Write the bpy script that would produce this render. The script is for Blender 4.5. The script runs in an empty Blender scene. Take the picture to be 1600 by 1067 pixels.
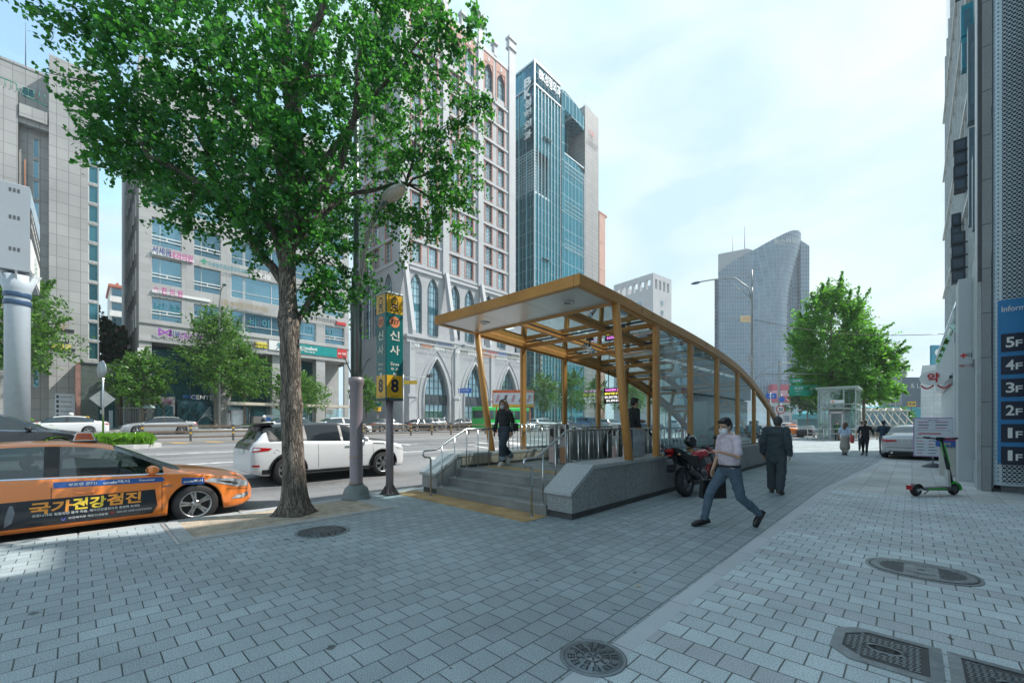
import bpy, bmesh, math, random
from mathutils import Vector, Matrix, noise as mnoise
from math import sin, cos, pi, radians, sqrt, atan2
import numpy as np
C = bpy.context
SC = C.scene
COL = SC.collection
rnd = random.Random(7)

# ---------------------------------------------------------------- camera, sky, sun, exposure
cam_d = bpy.data.cameras.new('camera')
cam = bpy.data.objects.new('camera', cam_d)
COL.objects.link(cam)
cam.location = (0, 0, 1.6)
cam.rotation_euler = (pi/2, 0, radians(43.8327))
cam_d.sensor_width = 36
cam_d.lens = 651/1600*36
cam_d.shift_y = 127.5/1600
cam_d.clip_start = 0.1
cam_d.clip_end = 3000
SC.camera = cam

SUN_EL = radians(52)
SUN_AZ = atan2(0.52, 0.85)            # clockwise from +Y
w = bpy.data.worlds.new("World")
SC.world = w
w.use_nodes = True
nt = w.node_tree
nt.nodes.clear()
wo = nt.nodes.new('ShaderNodeOutputWorld')
bg = nt.nodes.new('ShaderNodeBackground')
sky = nt.nodes.new('ShaderNodeTexSky')
sky.sky_type = 'NISHITA'
sky.sun_disc = False
sky.sun_elevation = SUN_EL
sky.sun_rotation = SUN_AZ
sky.air_density = 1.0
sky.dust_density = 1.4
sky.ozone_density = 1.0
bg.inputs['Strength'].default_value = 0.12
tc = nt.nodes.new('ShaderNodeTexCoord')
mp = nt.nodes.new('ShaderNodeMapping')
mp.inputs['Scale'].default_value = (1.2, 1.2, 3.0)
mp.inputs['Rotation'].default_value = (0.25, 0.15, 0.9)
nz = nt.nodes.new('ShaderNodeTexNoise')
nz.inputs['Scale'].default_value = 1.7
nz.inputs['Detail'].default_value = 9
nz.inputs['Roughness'].default_value = 0.58
nz.inputs['Distortion'].default_value = 0.25
cr = nt.nodes.new('ShaderNodeValToRGB')
cr.color_ramp.elements[0].position = 0.42
cr.color_ramp.elements[0].color = (0.04, 0.04, 0.04, 1)
cr.color_ramp.elements[1].position = 0.72
cr.color_ramp.elements[1].color = (0.55, 0.55, 0.55, 1)
mx = nt.nodes.new('ShaderNodeMixRGB')
mx.inputs['Color2'].default_value = (4.3, 5.2, 5.45, 1)
nt.links.new(tc.outputs['Generated'], mp.inputs['Vector'])
nt.links.new(mp.outputs['Vector'], nz.inputs['Vector'])
nt.links.new(nz.outputs['Fac'], cr.inputs['Fac'])
nt.links.new(cr.outputs['Color'], mx.inputs['Fac'])
tn = nt.nodes.new('ShaderNodeMixRGB'); tn.blend_type = 'MULTIPLY'; tn.inputs['Fac'].default_value = 1; tn.inputs['Color2'].default_value = (0.90, 1.04, 1.0, 1)
nt.links.new(sky.outputs['Color'], tn.inputs['Color1'])
nt.links.new(tn.outputs['Color'], mx.inputs['Color1'])
nz2 = nt.nodes.new('ShaderNodeTexNoise'); nz2.inputs['Scale'].default_value = 2.6; nz2.inputs['Detail'].default_value = 7; nz2.inputs['Roughness'].default_value = .55; nz2.inputs['Distortion'].default_value = .4
nt.links.new(mp.outputs['Vector'], nz2.inputs['Vector'])
cr2 = nt.nodes.new('ShaderNodeValToRGB'); cr2.color_ramp.elements[0].position = .36; cr2.color_ramp.elements[0].color = (1.72,2.32,2.68,1); cr2.color_ramp.elements[1].position = .68; cr2.color_ramp.elements[1].color = (2.5,2.86,2.98,1)
nt.links.new(nz2.outputs['Fac'], cr2.inputs['Fac'])
dk_ = nt.nodes.new('ShaderNodeMixRGB'); dk_.blend_type = 'DARKEN'; dk_.inputs['Fac'].default_value = 1
nt.links.new(mx.outputs['Color'], dk_.inputs['Color1']); nt.links.new(cr2.outputs['Color'], dk_.inputs['Color2'])
nt.links.new(dk_.outputs['Color'], bg.inputs['Color'])
nt.links.new(bg.outputs['Background'], wo.inputs['Surface'])

sd = bpy.data.lights.new('sun', 'SUN')
sd.energy = 2.15
sd.angle = radians(0.5)
sd.color = (1.0, 0.96, 0.90)
so = bpy.data.objects.new('sun', sd)
COL.objects.link(so)
sv = Vector((sin(SUN_AZ)*cos(SUN_EL), cos(SUN_AZ)*cos(SUN_EL), sin(SUN_EL)))
so.rotation_euler = sv.to_track_quat('Z', 'Y').to_euler()
so.location = (0, 0, 60)

SC.view_settings.view_transform = 'Standard'
SC.view_settings.look = 'None'
SC.view_settings.gamma = 1
SC.view_settings.use_curve_mapping = False
SC.view_settings.exposure = 1.68
SC.cycles.max_bounces = 8
SC.cycles.transparent_max_bounces = 16
SC.cycles.use_denoising = True

# ---------------------------------------------------------------- materials
MATS = {}
def srgb(r, g, b):
    f = lambda c: (c/255/12.92 if c/255 <= 0.04045 else ((c/255+0.055)/1.055)**2.4)
    return (f(r), f(g), f(b))
def mat(name, col=(.5,.5,.5), rough=.6, metal=0., noise=0.12, ns=4., bump=0., bs=60., spec=.5, coat=0., fine=0., alpha=None, emit=None, es=1.):
    if name in MATS: return MATS[name]
    m = bpy.data.materials.new(name); m.use_nodes = True
    n = m.node_tree; b = n.nodes['Principled BSDF']
    b.inputs['Roughness'].default_value = rough
    b.inputs['Metallic'].default_value = metal
    b.inputs['Specular IOR Level'].default_value = spec
    b.inputs['Coat Weight'].default_value = coat
    b.inputs['Coat Roughness'].default_value = 0.04
    b.inputs['Base Color'].default_value = (*col, 1)
    if emit:
        b.inputs['Emission Color'].default_value = (*emit, 1); b.inputs['Emission Strength'].default_value = es
    t = None
    if noise or bump or fine:
        t = n.nodes.new('ShaderNodeTexCoord')
    if noise or fine:
        x = n.nodes.new('ShaderNodeTexNoise'); x.inputs['Scale'].default_value = ns; x.inputs['Detail'].default_value = 5
        n.links.new(t.outputs['Object'], x.inputs['Vector'])
        mr = n.nodes.new('ShaderNodeMapRange'); mr.inputs[1].default_value = .3; mr.inputs[2].default_value = .7
        mr.inputs[3].default_value = 1-noise; mr.inputs[4].default_value = 1+noise
        n.links.new(x.outputs['Fac'], mr.inputs[0])
        val = mr.outputs[0]
        if fine:
            y = n.nodes.new('ShaderNodeTexNoise'); y.inputs['Scale'].default_value = bs; y.inputs['Detail'].default_value = 2
            n.links.new(t.outputs['Object'], y.inputs['Vector'])
            mr2 = n.nodes.new('ShaderNodeMapRange'); mr2.inputs[1].default_value = .3; mr2.inputs[2].default_value = .7
            mr2.inputs[3].default_value = 1-fine; mr2.inputs[4].default_value = 1+fine
            n.links.new(y.outputs['Fac'], mr2.inputs[0])
            mu = n.nodes.new('ShaderNodeMath'); mu.operation = 'MULTIPLY'
            n.links.new(val, mu.inputs[0]); n.links.new(mr2.outputs[0], mu.inputs[1]); val = mu.outputs[0]
        vm = n.nodes.new('ShaderNodeVectorMath'); vm.operation = 'SCALE'; vm.inputs[0].default_value = col
        n.links.new(val, vm.inputs['Scale'])
        n.links.new(vm.outputs[0], b.inputs['Base Color'])
    if bump:
        z = n.nodes.new('ShaderNodeTexNoise'); z.inputs['Scale'].default_value = bs; z.inputs['Detail'].default_value = 4
        n.links.new(t.outputs['Object'], z.inputs['Vector'])
        bp = n.nodes.new('ShaderNodeBump'); bp.inputs['Strength'].default_value = bump; bp.inputs['Distance'].default_value = .01
        n.links.new(z.outputs['Fac'], bp.inputs['Height']); n.links.new(bp.outputs['Normal'], b.inputs['Normal'])
    MATS[name] = m
    return m

def grid_mat(name, col, line, bw, bh, mort=.01, off=0., rough=.6, metal=0., axis='xz', var=.1, rough_l=None, spec=.5, bump=0., bw_shift=(0,0), nz=.1, ns=.6, fine=0., coat=0):
    """Surface of rectangular units (stone slabs, glass panes, bricks) laid out in object space."""
    if name in MATS: return MATS[name]
    m = bpy.data.materials.new(name); m.use_nodes = True
    n = m.node_tree; b = n.nodes['Principled BSDF']; L = n.links.new
    b.inputs['Roughness'].default_value = rough; b.inputs['Metallic'].default_value = metal
    b.inputs['Specular IOR Level'].default_value = spec; b.inputs['Coat Weight'].default_value = coat
    t = n.nodes.new('ShaderNodeTexCoord'); s = n.nodes.new('ShaderNodeSeparateXYZ'); L(t.outputs['Object'], s.inputs[0])
    cb = n.nodes.new('ShaderNodeCombineXYZ')
    idx = {'x':0,'y':1,'z':2}
    if axis == 'dz':          # any vertical face: use x+y as the horizontal run
        ad = n.nodes.new('ShaderNodeMath'); L(s.outputs[0], ad.inputs[0]); L(s.outputs[1], ad.inputs[1]); L(ad.outputs[0], cb.inputs[0]); L(s.outputs[2], cb.inputs[1])
    else:
        L(s.outputs[idx[axis[0]]], cb.inputs[0]); L(s.outputs[idx[axis[1]]], cb.inputs[1])
    va = n.nodes.new('ShaderNodeVectorMath'); va.inputs[1].default_value = (bw_shift[0], bw_shift[1], 0); L(cb.outputs[0], va.inputs[0])
    br = n.nodes.new('ShaderNodeTexBrick')
    br.offset = off; br.squash = 1
    br.inputs['Scale'].default_value = 1
    br.inputs['Brick Width'].default_value = bw; br.inputs['Row Height'].default_value = bh
    br.inputs['Mortar Size'].default_value = mort; br.inputs['Mortar Smooth'].default_value = 0.1
    br.inputs['Bias'].default_value = 0
    br.inputs['Color1'].default_value = (*[c*(1-var) for c in col], 1); br.inputs['Color2'].default_value = (*[min(1, c*(1+var)) for c in col], 1)
    br.inputs['Mortar'].default_value = (*line, 1)
    L(va.outputs[0], br.inputs['Vector'])
    x = n.nodes.new('ShaderNodeTexNoise'); x.inputs['Scale'].default_value = ns; x.inputs['Detail'].default_value = 6
    L(t.outputs['Object'], x.inputs['Vector'])
    mr = n.nodes.new('ShaderNodeMapRange'); mr.inputs[1].default_value = .3; mr.inputs[2].default_value = .7; mr.inputs[3].default_value = 1-nz; mr.inputs[4].default_value = 1+nz
    L(x.outputs['Fac'], mr.inputs[0]); val = mr.outputs[0]
    if fine:
        y = n.nodes.new('ShaderNodeTexNoise'); y.inputs['Scale'].default_value = 160; y.inputs['Detail'].default_value = 2
        L(t.outputs['Object'], y.inputs['Vector'])
        m2 = n.nodes.new('ShaderNodeMapRange'); m2.inputs[1].default_value = .35; m2.inputs[2].default_value = .65; m2.inputs[3].default_value = 1-fine; m2.inputs[4].default_value = 1+fine
        L(y.outputs['Fac'], m2.inputs[0])
        mu = n.nodes.new('ShaderNodeMath'); mu.operation = 'MULTIPLY'; L(val, mu.inputs[0]); L(m2.outputs[0], mu.inputs[1]); val = mu.outputs[0]
    vs = n.nodes.new('ShaderNodeVectorMath'); vs.operation = 'SCALE'; L(br.outputs['Color'], vs.inputs[0]); L(val, vs.inputs['Scale'])
    L(vs.outputs[0], b.inputs['Base Color'])
    if rough_l is not None:
        m3 = n.nodes.new('ShaderNodeMapRange'); m3.inputs[3].default_value = rough; m3.inputs[4].default_value = rough_l
        L(br.outputs['Fac'], m3.inputs[0]); L(m3.outputs[0], b.inputs['Roughness'])
        if metal:
            m4 = n.nodes.new('ShaderNodeMapRange'); m4.inputs[3].default_value = metal; m4.inputs[4].default_value = 0
            L(br.outputs['Fac'], m4.inputs[0]); L(m4.outputs[0], b.inputs['Metallic'])
    if bump:
        bp = n.nodes.new('ShaderNodeBump'); bp.invert = True; bp.inputs['Strength'].default_value = bump; bp.inputs['Distance'].default_value = .01
        L(br.outputs['Fac'], bp.inputs['Height']); L(bp.outputs['Normal'], b.inputs['Normal'])
    MATS[name] = m
    return m

def glass_mat(name, tint=(.8,.9,.9), refl=.35, rough=.02, opaque=0., ocol=(.02,.03,.035), dust=0.):
    """thin sheet glass: clear tint with a mirror coat that grows at grazing angles; 'opaque' mixes in a dark body"""
    if name in MATS: return MATS[name]
    m = bpy.data.materials.new(name); m.use_nodes = True
    n = m.node_tree; n.nodes.clear(); L = n.links.new
    o = n.nodes.new('ShaderNodeOutputMaterial')
    tr = n.nodes.new('ShaderNodeBsdfTransparent'); tr.inputs[0].default_value = (*tint, 1)
    gl = n.nodes.new('ShaderNodeBsdfGlossy'); gl.inputs['Roughness'].default_value = rough; gl.inputs[0].default_value = (.85,.95,1,1)
    fr = n.nodes.new('ShaderNodeFresnel'); fr.inputs[0].default_value = 1.5
    mu = n.nodes.new('ShaderNodeMath'); mu.operation = 'MULTIPLY_ADD'; mu.inputs[1].default_value = 1.0; mu.inputs[2].default_value = refl*.1; mu.use_clamp = True
    L(fr.outputs[0], mu.inputs[0])
    base = tr.outputs[0]
    if dust:
        tx_ = n.nodes.new('ShaderNodeTexCoord'); mp_ = n.nodes.new('ShaderNodeMapping'); mp_.inputs['Scale'].default_value = (5,5,.8); no_ = n.nodes.new('ShaderNodeTexNoise'); no_.inputs['Scale'].default_value = 1.2; no_.inputs['Detail'].default_value = 6
        L(tx_.outputs['Object'], mp_.inputs[0]); L(mp_.outputs[0], no_.inputs['Vector']); mq = n.nodes.new('ShaderNodeMapRange'); mq.inputs[1].default_value = .4; mq.inputs[2].default_value = .75; mq.inputs[3].default_value = dust*.25; mq.inputs[4].default_value = dust; L(no_.outputs['Fac'], mq.inputs[0])
        dd = n.nodes.new('ShaderNodeBsdfDiffuse'); dd.inputs[0].default_value = (.62,.68,.68,1); md = n.nodes.new('ShaderNodeMixShader'); L(mq.outputs[0], md.inputs[0]); L(base, md.inputs[1]); L(dd.outputs[0], md.inputs[2]); base = md.outputs[0]
    if opaque:
        df = n.nodes.new('ShaderNodeBsdfDiffuse'); df.inputs[0].default_value = (*ocol, 1)
        m1 = n.nodes.new('ShaderNodeMixShader'); m1.inputs[0].default_value = opaque; L(tr.outputs[0], m1.inputs[1]); L(df.outputs[0], m1.inputs[2]); base = m1.outputs[0]
    mx = n.nodes.new('ShaderNodeMixShader'); L(mu.outputs[0], mx.inputs[0]); L(base, mx.inputs[1]); L(gl.outputs[0], mx.inputs[2])
    L(mx.outputs[0], o.inputs[0])
    MATS[name] = m
    return m

def leaf_mat(name, col, col2, trans=.45):
    if name in MATS: return MATS[name]
    m = bpy.data.materials.new(name); m.use_nodes = True
    n = m.node_tree; n.nodes.clear(); L = n.links.new
    o = n.nodes.new('ShaderNodeOutputMaterial')
    t = n.nodes.new('ShaderNodeTexCoord'); x = n.nodes.new('ShaderNodeTexNoise'); x.inputs['Scale'].default_value = 3.5; x.inputs['Detail'].default_value = 3
    L(t.outputs['Object'], x.inputs['Vector'])
    g = n.nodes.new('ShaderNodeNewGeometry')
    ad = n.nodes.new('ShaderNodeMath'); ad.operation = 'MULTIPLY_ADD'; ad.inputs[1].default_value = .55; L(g.outputs['Random Per Island'], ad.inputs[0]); L(x.outputs['Fac'], ad.inputs[2])
    mr = n.nodes.new('ShaderNodeMapRange'); mr.inputs[1].default_value = .35; mr.inputs[2].default_value = 1.15; L(ad.outputs[0], mr.inputs[0])
    mc = n.nodes.new('ShaderNodeMixRGB'); mc.inputs[1].default_value = (*col, 1); mc.inputs[2].default_value = (*col2, 1); L(mr.outputs[0], mc.inputs[0])
    p = n.nodes.new('ShaderNodeBsdfPrincipled'); p.inputs['Roughness'].default_value = .45; p.inputs['Specular IOR Level'].default_value = .35; L(mc.outputs[0], p.inputs['Base Color'])
    tl = n.nodes.new('ShaderNodeBsdfTranslucent')
    hs = n.nodes.new('ShaderNodeMixRGB'); hs.blend_type = 'MULTIPLY'; hs.inputs[0].default_value = 1; hs.inputs[2].default_value = (2.1, 2.2, .9, 1); L(mc.outputs[0], hs.inputs[1]); L(hs.outputs[0], tl.inputs[0])
    mx = n.nodes.new('ShaderNodeMixShader'); mx.inputs[0].default_value = trans; L(p.outputs[0], mx.inputs[1]); L(tl.outputs[0], mx.inputs[2])
    L(mx.outputs[0], o.inputs[0])
    MATS[name] = m
    return m

# ---------------------------------------------------------------- mesh builder
def V(*a): return Vector(a)
class MB:
    def __init__(s): s.v = []; s.f = []; s.m = []; s.s = []
    def add(s, vs, fs, m=0, smooth=False):
        b = len(s.v); s.v.extend([tuple(v) for v in vs])
        for f in fs: s.f.append([b+i for i in f]); s.m.append(m); s.s.append(smooth)
    def box(s, x0, x1, y0, y1, z0, z1, m=0):
        s.add([(x0,y0,z0),(x1,y0,z0),(x1,y1,z0),(x0,y1,z0),(x0,y0,z1),(x1,y0,z1),(x1,y1,z1),(x0,y1,z1)],
              [(0,3,2,1),(4,5,6,7),(0,1,5,4),(1,2,6,5),(2,3,7,6),(3,0,4,7)], m)
    def obox(s, c, a, b, d, m=0):
        c, a, b, d = Vector(c), Vector(a), Vector(b), Vector(d)
        vs = [c+i*a+j*b+k*d for k in (-1,1) for i, j in ((-1,-1),(1,-1),(1,1),(-1,1))]
        s.add(vs, [(0,3,2,1),(4,5,6,7),(0,1,5,4),(1,2,6,5),(2,3,7,6),(3,0,4,7)], m)
    def bar(s, p, q, w, h, m=0, up=(0,0,1)):
        """rectangular bar from p to q, width w (sideways) and h (along up)"""
        p, q = Vector(p), Vector(q); d = (q-p); L = d.length; d.normalize()
        u = Vector(up); sd = d.cross(u)
        if sd.length < 1e-4: sd = d.cross(Vector((1,0,0)))
        sd.normalize(); u = sd.cross(d)
        s.obox((p+q)/2, d*(L/2), sd*(w/2), u*(h/2), m)
    def tube(s, pts, r, n=8, m=0, cap=True, smooth=True):
        pts = [Vector(p) for p in pts]; N = len(pts)
        rs = r if isinstance(r, (list, tuple)) else [r]*N
        d0 = (pts[1]-pts[0]).normalized()
        ref = Vector((0,0,1)) if abs(d0.z) < .9 else Vector((1,0,0))
        u = d0.cross(ref).normalized()
        vs = []
        for i, p in enumerate(pts):
            a = pts[max(i-1,0)]; b = pts[min(i+1,N-1)]
            d = (b-a).normalized()
            u = (u - d*u.dot(d)).normalized(); w_ = d.cross(u)
            for k in range(n):
                t = 2*pi*k/n
                vs.append(p + (u*cos(t)+w_*sin(t))*rs[i])
        fs = []
        for i in range(N-1):
            for k in range(n):
                k2 = (k+1) % n
                fs.append((i*n+k, i*n+k2, (i+1)*n+k2, (i+1)*n+k))
        s.add(vs, fs, m, smooth)
        if cap:
            b = len(s.v)-len(vs)
            s.f.append([b+k for k in range(n-1,-1,-1)]); s.m.append(m); s.s.append(False)
            s.f.append([b+(N-1)*n+k for k in range(n)]); s.m.append(m); s.s.append(False)
    def lathe(s, prof, o=(0,0,0), n=16, m=0, ax='z', smooth=True, cap=True):
        o = Vector(o); vs = []
        for r, z in prof:
            for k in range(n):
                t = 2*pi*k/n; a, b = r*cos(t), r*sin(t)
                vs.append(o+Vector((a,b,z) if ax == 'z' else ((z,a,b) if ax == 'x' else (b,z,a))))
        fs = [(i*n+k, i*n+(k+1)%n, (i+1)*n+(k+1)%n, (i+1)*n+k) for i in range(len(prof)-1) for k in range(n)]
        s.add(vs, fs, m, smooth)
        if cap:
            b = len(s.v)-len(vs)
            if prof[0][0] > 1e-6: s.f.append([b+k for k in range(n-1,-1,-1)]); s.m.append(m); s.s.append(False)
            e = b+(len(prof)-1)*n
            if prof[-1][0] > 1e-6: s.f.append([e+k for k in range(n)]); s.m.append(m); s.s.append(False)
    def ell(s, c, r, m=0, n=14, k=9, rot=None):
        vs = []; c = Vector(c)
        for i in range(k+1):
            a = pi*i/k
            for j in range(n):
                b = 2*pi*j/n
                p = Vector((r[0]*sin(a)*cos(b), r[1]*sin(a)*sin(b), -r[2]*cos(a)))
                if rot: p = rot @ p
                vs.append(c+p)
        fs = [(i*n+j, i*n+(j+1)%n, (i+1)*n+(j+1)%n, (i+1)*n+j) for i in range(k) for j in range(n)]
        s.add(vs, fs, m, True)
    def prism(s, poly, o, u, v, d, m=0, smooth=False):
        """polygon given in (u,v) at o, extruded by vector d"""
        o, u, v, d = Vector(o), Vector(u), Vector(v), Vector(d); n = len(poly)
        a = [o+u*p[0]+v*p[1] for p in poly]; b = [p+d for p in a]
        s.add(a+b, [tuple(range(n-1,-1,-1)), tuple(range(n,2*n))], m)
        s.add(a+b, [(i, (i+1)%n, n+(i+1)%n, n+i) for i in range(n)], m, smooth)
    def quad(s, a, b, c, d, m=0): s.add([a,b,c,d], [(0,1,2,3)], m)
    def facade(s, O, U, N, xs, zs, hole, depth, m=0, mr=None):
        """wall sheet on a grid with recessed openings; hole(i,j) -> True leaves an opening with reveals"""
        O, U, N = Vector(O), Vector(U), Vector(N); Z = Vector((0,0,1)); I = -N*depth
        P = lambda x, z: O+U*x+Z*z
        nx, nz_ = len(xs)-1, len(zs)-1
        H = [[bool(hole(i,j)) for j in range(nz_)] for i in range(nx)]
        mr = m if mr is None else mr
        for j in range(nz_):
            i = 0
            while i < nx:
                if H[i][j]: i += 1; continue
                k = i
                while k+1 < nx and not H[k+1][j]: k += 1
                s.quad(P(xs[i],zs[j]), P(xs[k+1],zs[j]), P(xs[k+1],zs[j+1]), P(xs[i],zs[j+1]), m); i = k+1
        for i in range(nx):
            for j in range(nz_):
                if not H[i][j]: continue
                x0,x1,z0,z1 = xs[i],xs[i+1],zs[j],zs[j+1]
                if i == 0 or not H[i-1][j]: s.quad(P(x0,z0), P(x0,z1), P(x0,z1)+I, P(x0,z0)+I, mr)
                if i == nx-1 or not H[i+1][j]: s.quad(P(x1,z1), P(x1,z0), P(x1,z0)+I, P(x1,z1)+I, mr)
                if j == 0 or not H[i][j-1]: s.quad(P(x1,z0), P(x0,z0), P(x0,z0)+I, P(x1,z0)+I, mr)
                if j == nz_-1 or not H[i][j+1]: s.quad(P(x0,z1), P(x1,z1), P(x1,z1)+I, P(x0,z1)+I, mr)
    def text(s, body, o, u, v, h, w=None, m=0, depth=.01, bold=0., align='c', maxw=None):
        """raised lettering: centred at o, reading along u, up along v, total height h (and width w if given)"""
        r = text_geo(body, bold)
        if not r: return
        vs, fs = r
        xs = [p[0] for p in vs]; ys = [p[1] for p in vs]
        x0,x1,y0,y1 = min(xs),max(xs),min(ys),max(ys)
        sy = h/max(y1-y0,1e-6); sx = w/max(x1-x0,1e-6) if w else sy
        if maxw and (x1-x0)*sx > maxw: sx = maxw/(x1-x0)
        o, u, v = Vector(o), Vector(u).normalized(), Vector(v).normalized(); n = u.cross(v)
        ox = (x0+x1)/2 if align == 'c' else x0
        front = [o+u*((p[0]-ox)*sx)+v*((p[1]-(y0+y1)/2)*sy)+n*depth for p in vs]
        s.add(front, fs, m)
    def obj(s, name, mats, parent=None, world=False):
        me = bpy.data.meshes.new(name)
        vs = s.v
        if world and parent is not None:
            Mi = (Matrix.Translation(parent.location) @ parent.rotation_euler.to_matrix().to_4x4()).inverted()
            vs = [tuple(Mi @ Vector(p)) for p in vs]
        me.from_pydata(vs, [], s.f)
        if not isinstance(mats, (list, tuple)): mats = [mats]
        for m_ in mats: me.materials.append(m_)
        me.polygons.foreach_set('material_index', s.m)
        me.polygons.foreach_set('use_smooth', s.s)
        me.update()
        o = bpy.data.objects.new(name, me); COL.objects.link(o)
        if parent is not None: o.parent = parent
        return o
TG = {}
def text_geo(body, bold=0.):
    k = (body, bold)
    if k in TG: return TG[k]
    cu = bpy.data.curves.new('lettering', 'FONT'); cu.body = body; cu.offset = bold; cu.resolution_u = 3
    o = bpy.data.objects.new('lettering', cu)
    me = o.to_mesh()
    r = ([tuple(v.co) for v in me.vertices], [tuple(p.vertices) for p in me.polygons]) if me and len(me.vertices) else None
    o.to_mesh_clear(); bpy.data.objects.remove(o); bpy.data.curves.remove(cu)
    TG[k] = r
    return r
def tag(o, label, cat, group=None, kind=None):
    o['label'] = label; o['category'] = cat
    if group: o['group'] = group
    if kind: o['kind'] = kind
    return o
def root(name, loc, rz, label, cat, group=None):
    o = bpy.data.objects.new(name, None); COL.objects.link(o)
    o.location = loc; o.rotation_euler = (0, 0, rz); o.empty_display_size = .2
    return tag(o, label, cat, group)
def struct(o): o['kind'] = 'structure'; return o
def kids(o): return [c for c in bpy.data.objects if c.parent == o]
CH = {}
def dup(src, loc, rz, label=None, group=None):
    """a copy of a thing with copies of its parts and sub-parts"""
    ch = {}
    if src.name not in CH:
        CH[src.name] = [(c, kids(c)) for c in kids(src)]
    r = src.copy(); COL.objects.link(r); r.location = loc; r.rotation_euler = (0, 0, rz)
    if label: r['label'] = label
    if group: r['group'] = group
    for c, gs in CH[src.name]:
        d = c.copy(); COL.objects.link(d); d.parent = r
        for g in gs:
            e = g.copy(); COL.objects.link(e); e.parent = d
    return r
def child_copy(src, parent, loc, rz=0):
    d = src.copy(); COL.objects.link(d); d.parent = parent; d.location = loc; d.rotation_euler = (0,0,rz)
    return d
def bevel(o, w_=.006, seg=2):
    b = o.modifiers.new('edge', 'BEVEL'); b.width = w_; b.segments = seg; b.limit_method = 'ANGLE'; b.angle_limit = radians(40)
    return o
def lerp(a, b, t): return a+(b-a)*t
def interp(tab, x):
    if x <= tab[0][0]: return tab[0][1]
    for (a, b), (c, d) in zip(tab, tab[1:]):
        if x <= c: return b+(d-b)*(x-a)/(c-a) if c > a else d
    return tab[-1][1]
def smooth_interp(tab, x):
    """monotone-ish cubic through the table"""
    if x <= tab[0][0]: return tab[0][1]
    if x >= tab[-1][0]: return tab[-1][1]
    for i in range(len(tab)-1):
        x0, y0 = tab[i]; x1, y1 = tab[i+1]
        if x <= x1:
            sl = lambda k: 0 if k <= 0 or k >= len(tab)-1 else (tab[k+1][1]-tab[k-1][1])/(tab[k+1][0]-tab[k-1][0])
            m0 = sl(i) if i > 0 else (y1-y0)/(x1-x0); m1 = sl(i+1) if i+1 < len(tab)-1 else (y1-y0)/(x1-x0)
            h = x1-x0; t = (x-x0)/h
            return (2*t**3-3*t*t+1)*y0+(t**3-2*t*t+t)*h*m0+(-2*t**3+3*t*t)*y1+(t**3-t*t)*h*m1
ROADZ = [(-60,1.45),(-52,1.3),(-47.2,1.05),(-47.0,.75),(-44,.65),(-28.7,.6),(-19,.42),(-11.6,0.),(-8.8,-.15)]
def gz(x): return interp(ROADZ, x) if x < -8.78 else 0.
# ---------------------------------------------------------------- shared materials
M_gran = mat('grey granite', (.26,.27,.27), .55, noise=.12, ns=1.3, fine=.5, bs=62)
M_granp = mat('polished granite coping', (.39,.40,.405), .28, noise=.1, ns=1.2, fine=.35, bs=70)
M_step = mat('worn granite step', (.215,.215,.205), .6, noise=.22, ns=2.2, fine=.3, bs=140)
M_base = mat('dark base course', (.06,.06,.06), .6, noise=.2)
M_tile = grid_mat('warm stone tiles', (.40,.34,.27), (.16,.13,.1), .28, .5, .008, 0, .6, axis='yz', var=.08, nz=.15)
M_brz = mat('ochre painted steel', (.57,.262,.072), .42, metal=0, noise=.16, ns=1.1, fine=.10, bs=34)
M_soff = mat('brushed soffit panel', (.66,.64,.60), .28, metal=.55, noise=.08, ns=.9)
M_inox = mat('stainless steel', (.62,.62,.62), .22, metal=1., noise=.05)
M_cglass = glass_mat('canopy glass', (.78,.94,.94), 1.4, .015, dust=.16)
M_rub = mat('black rubber', (.012,.012,.012), .5)
M_black = mat('black plastic', (.015,.015,.016), .4)
M_dkgrey = mat('dark grey metal', (.07,.075,.08), .5)
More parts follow.
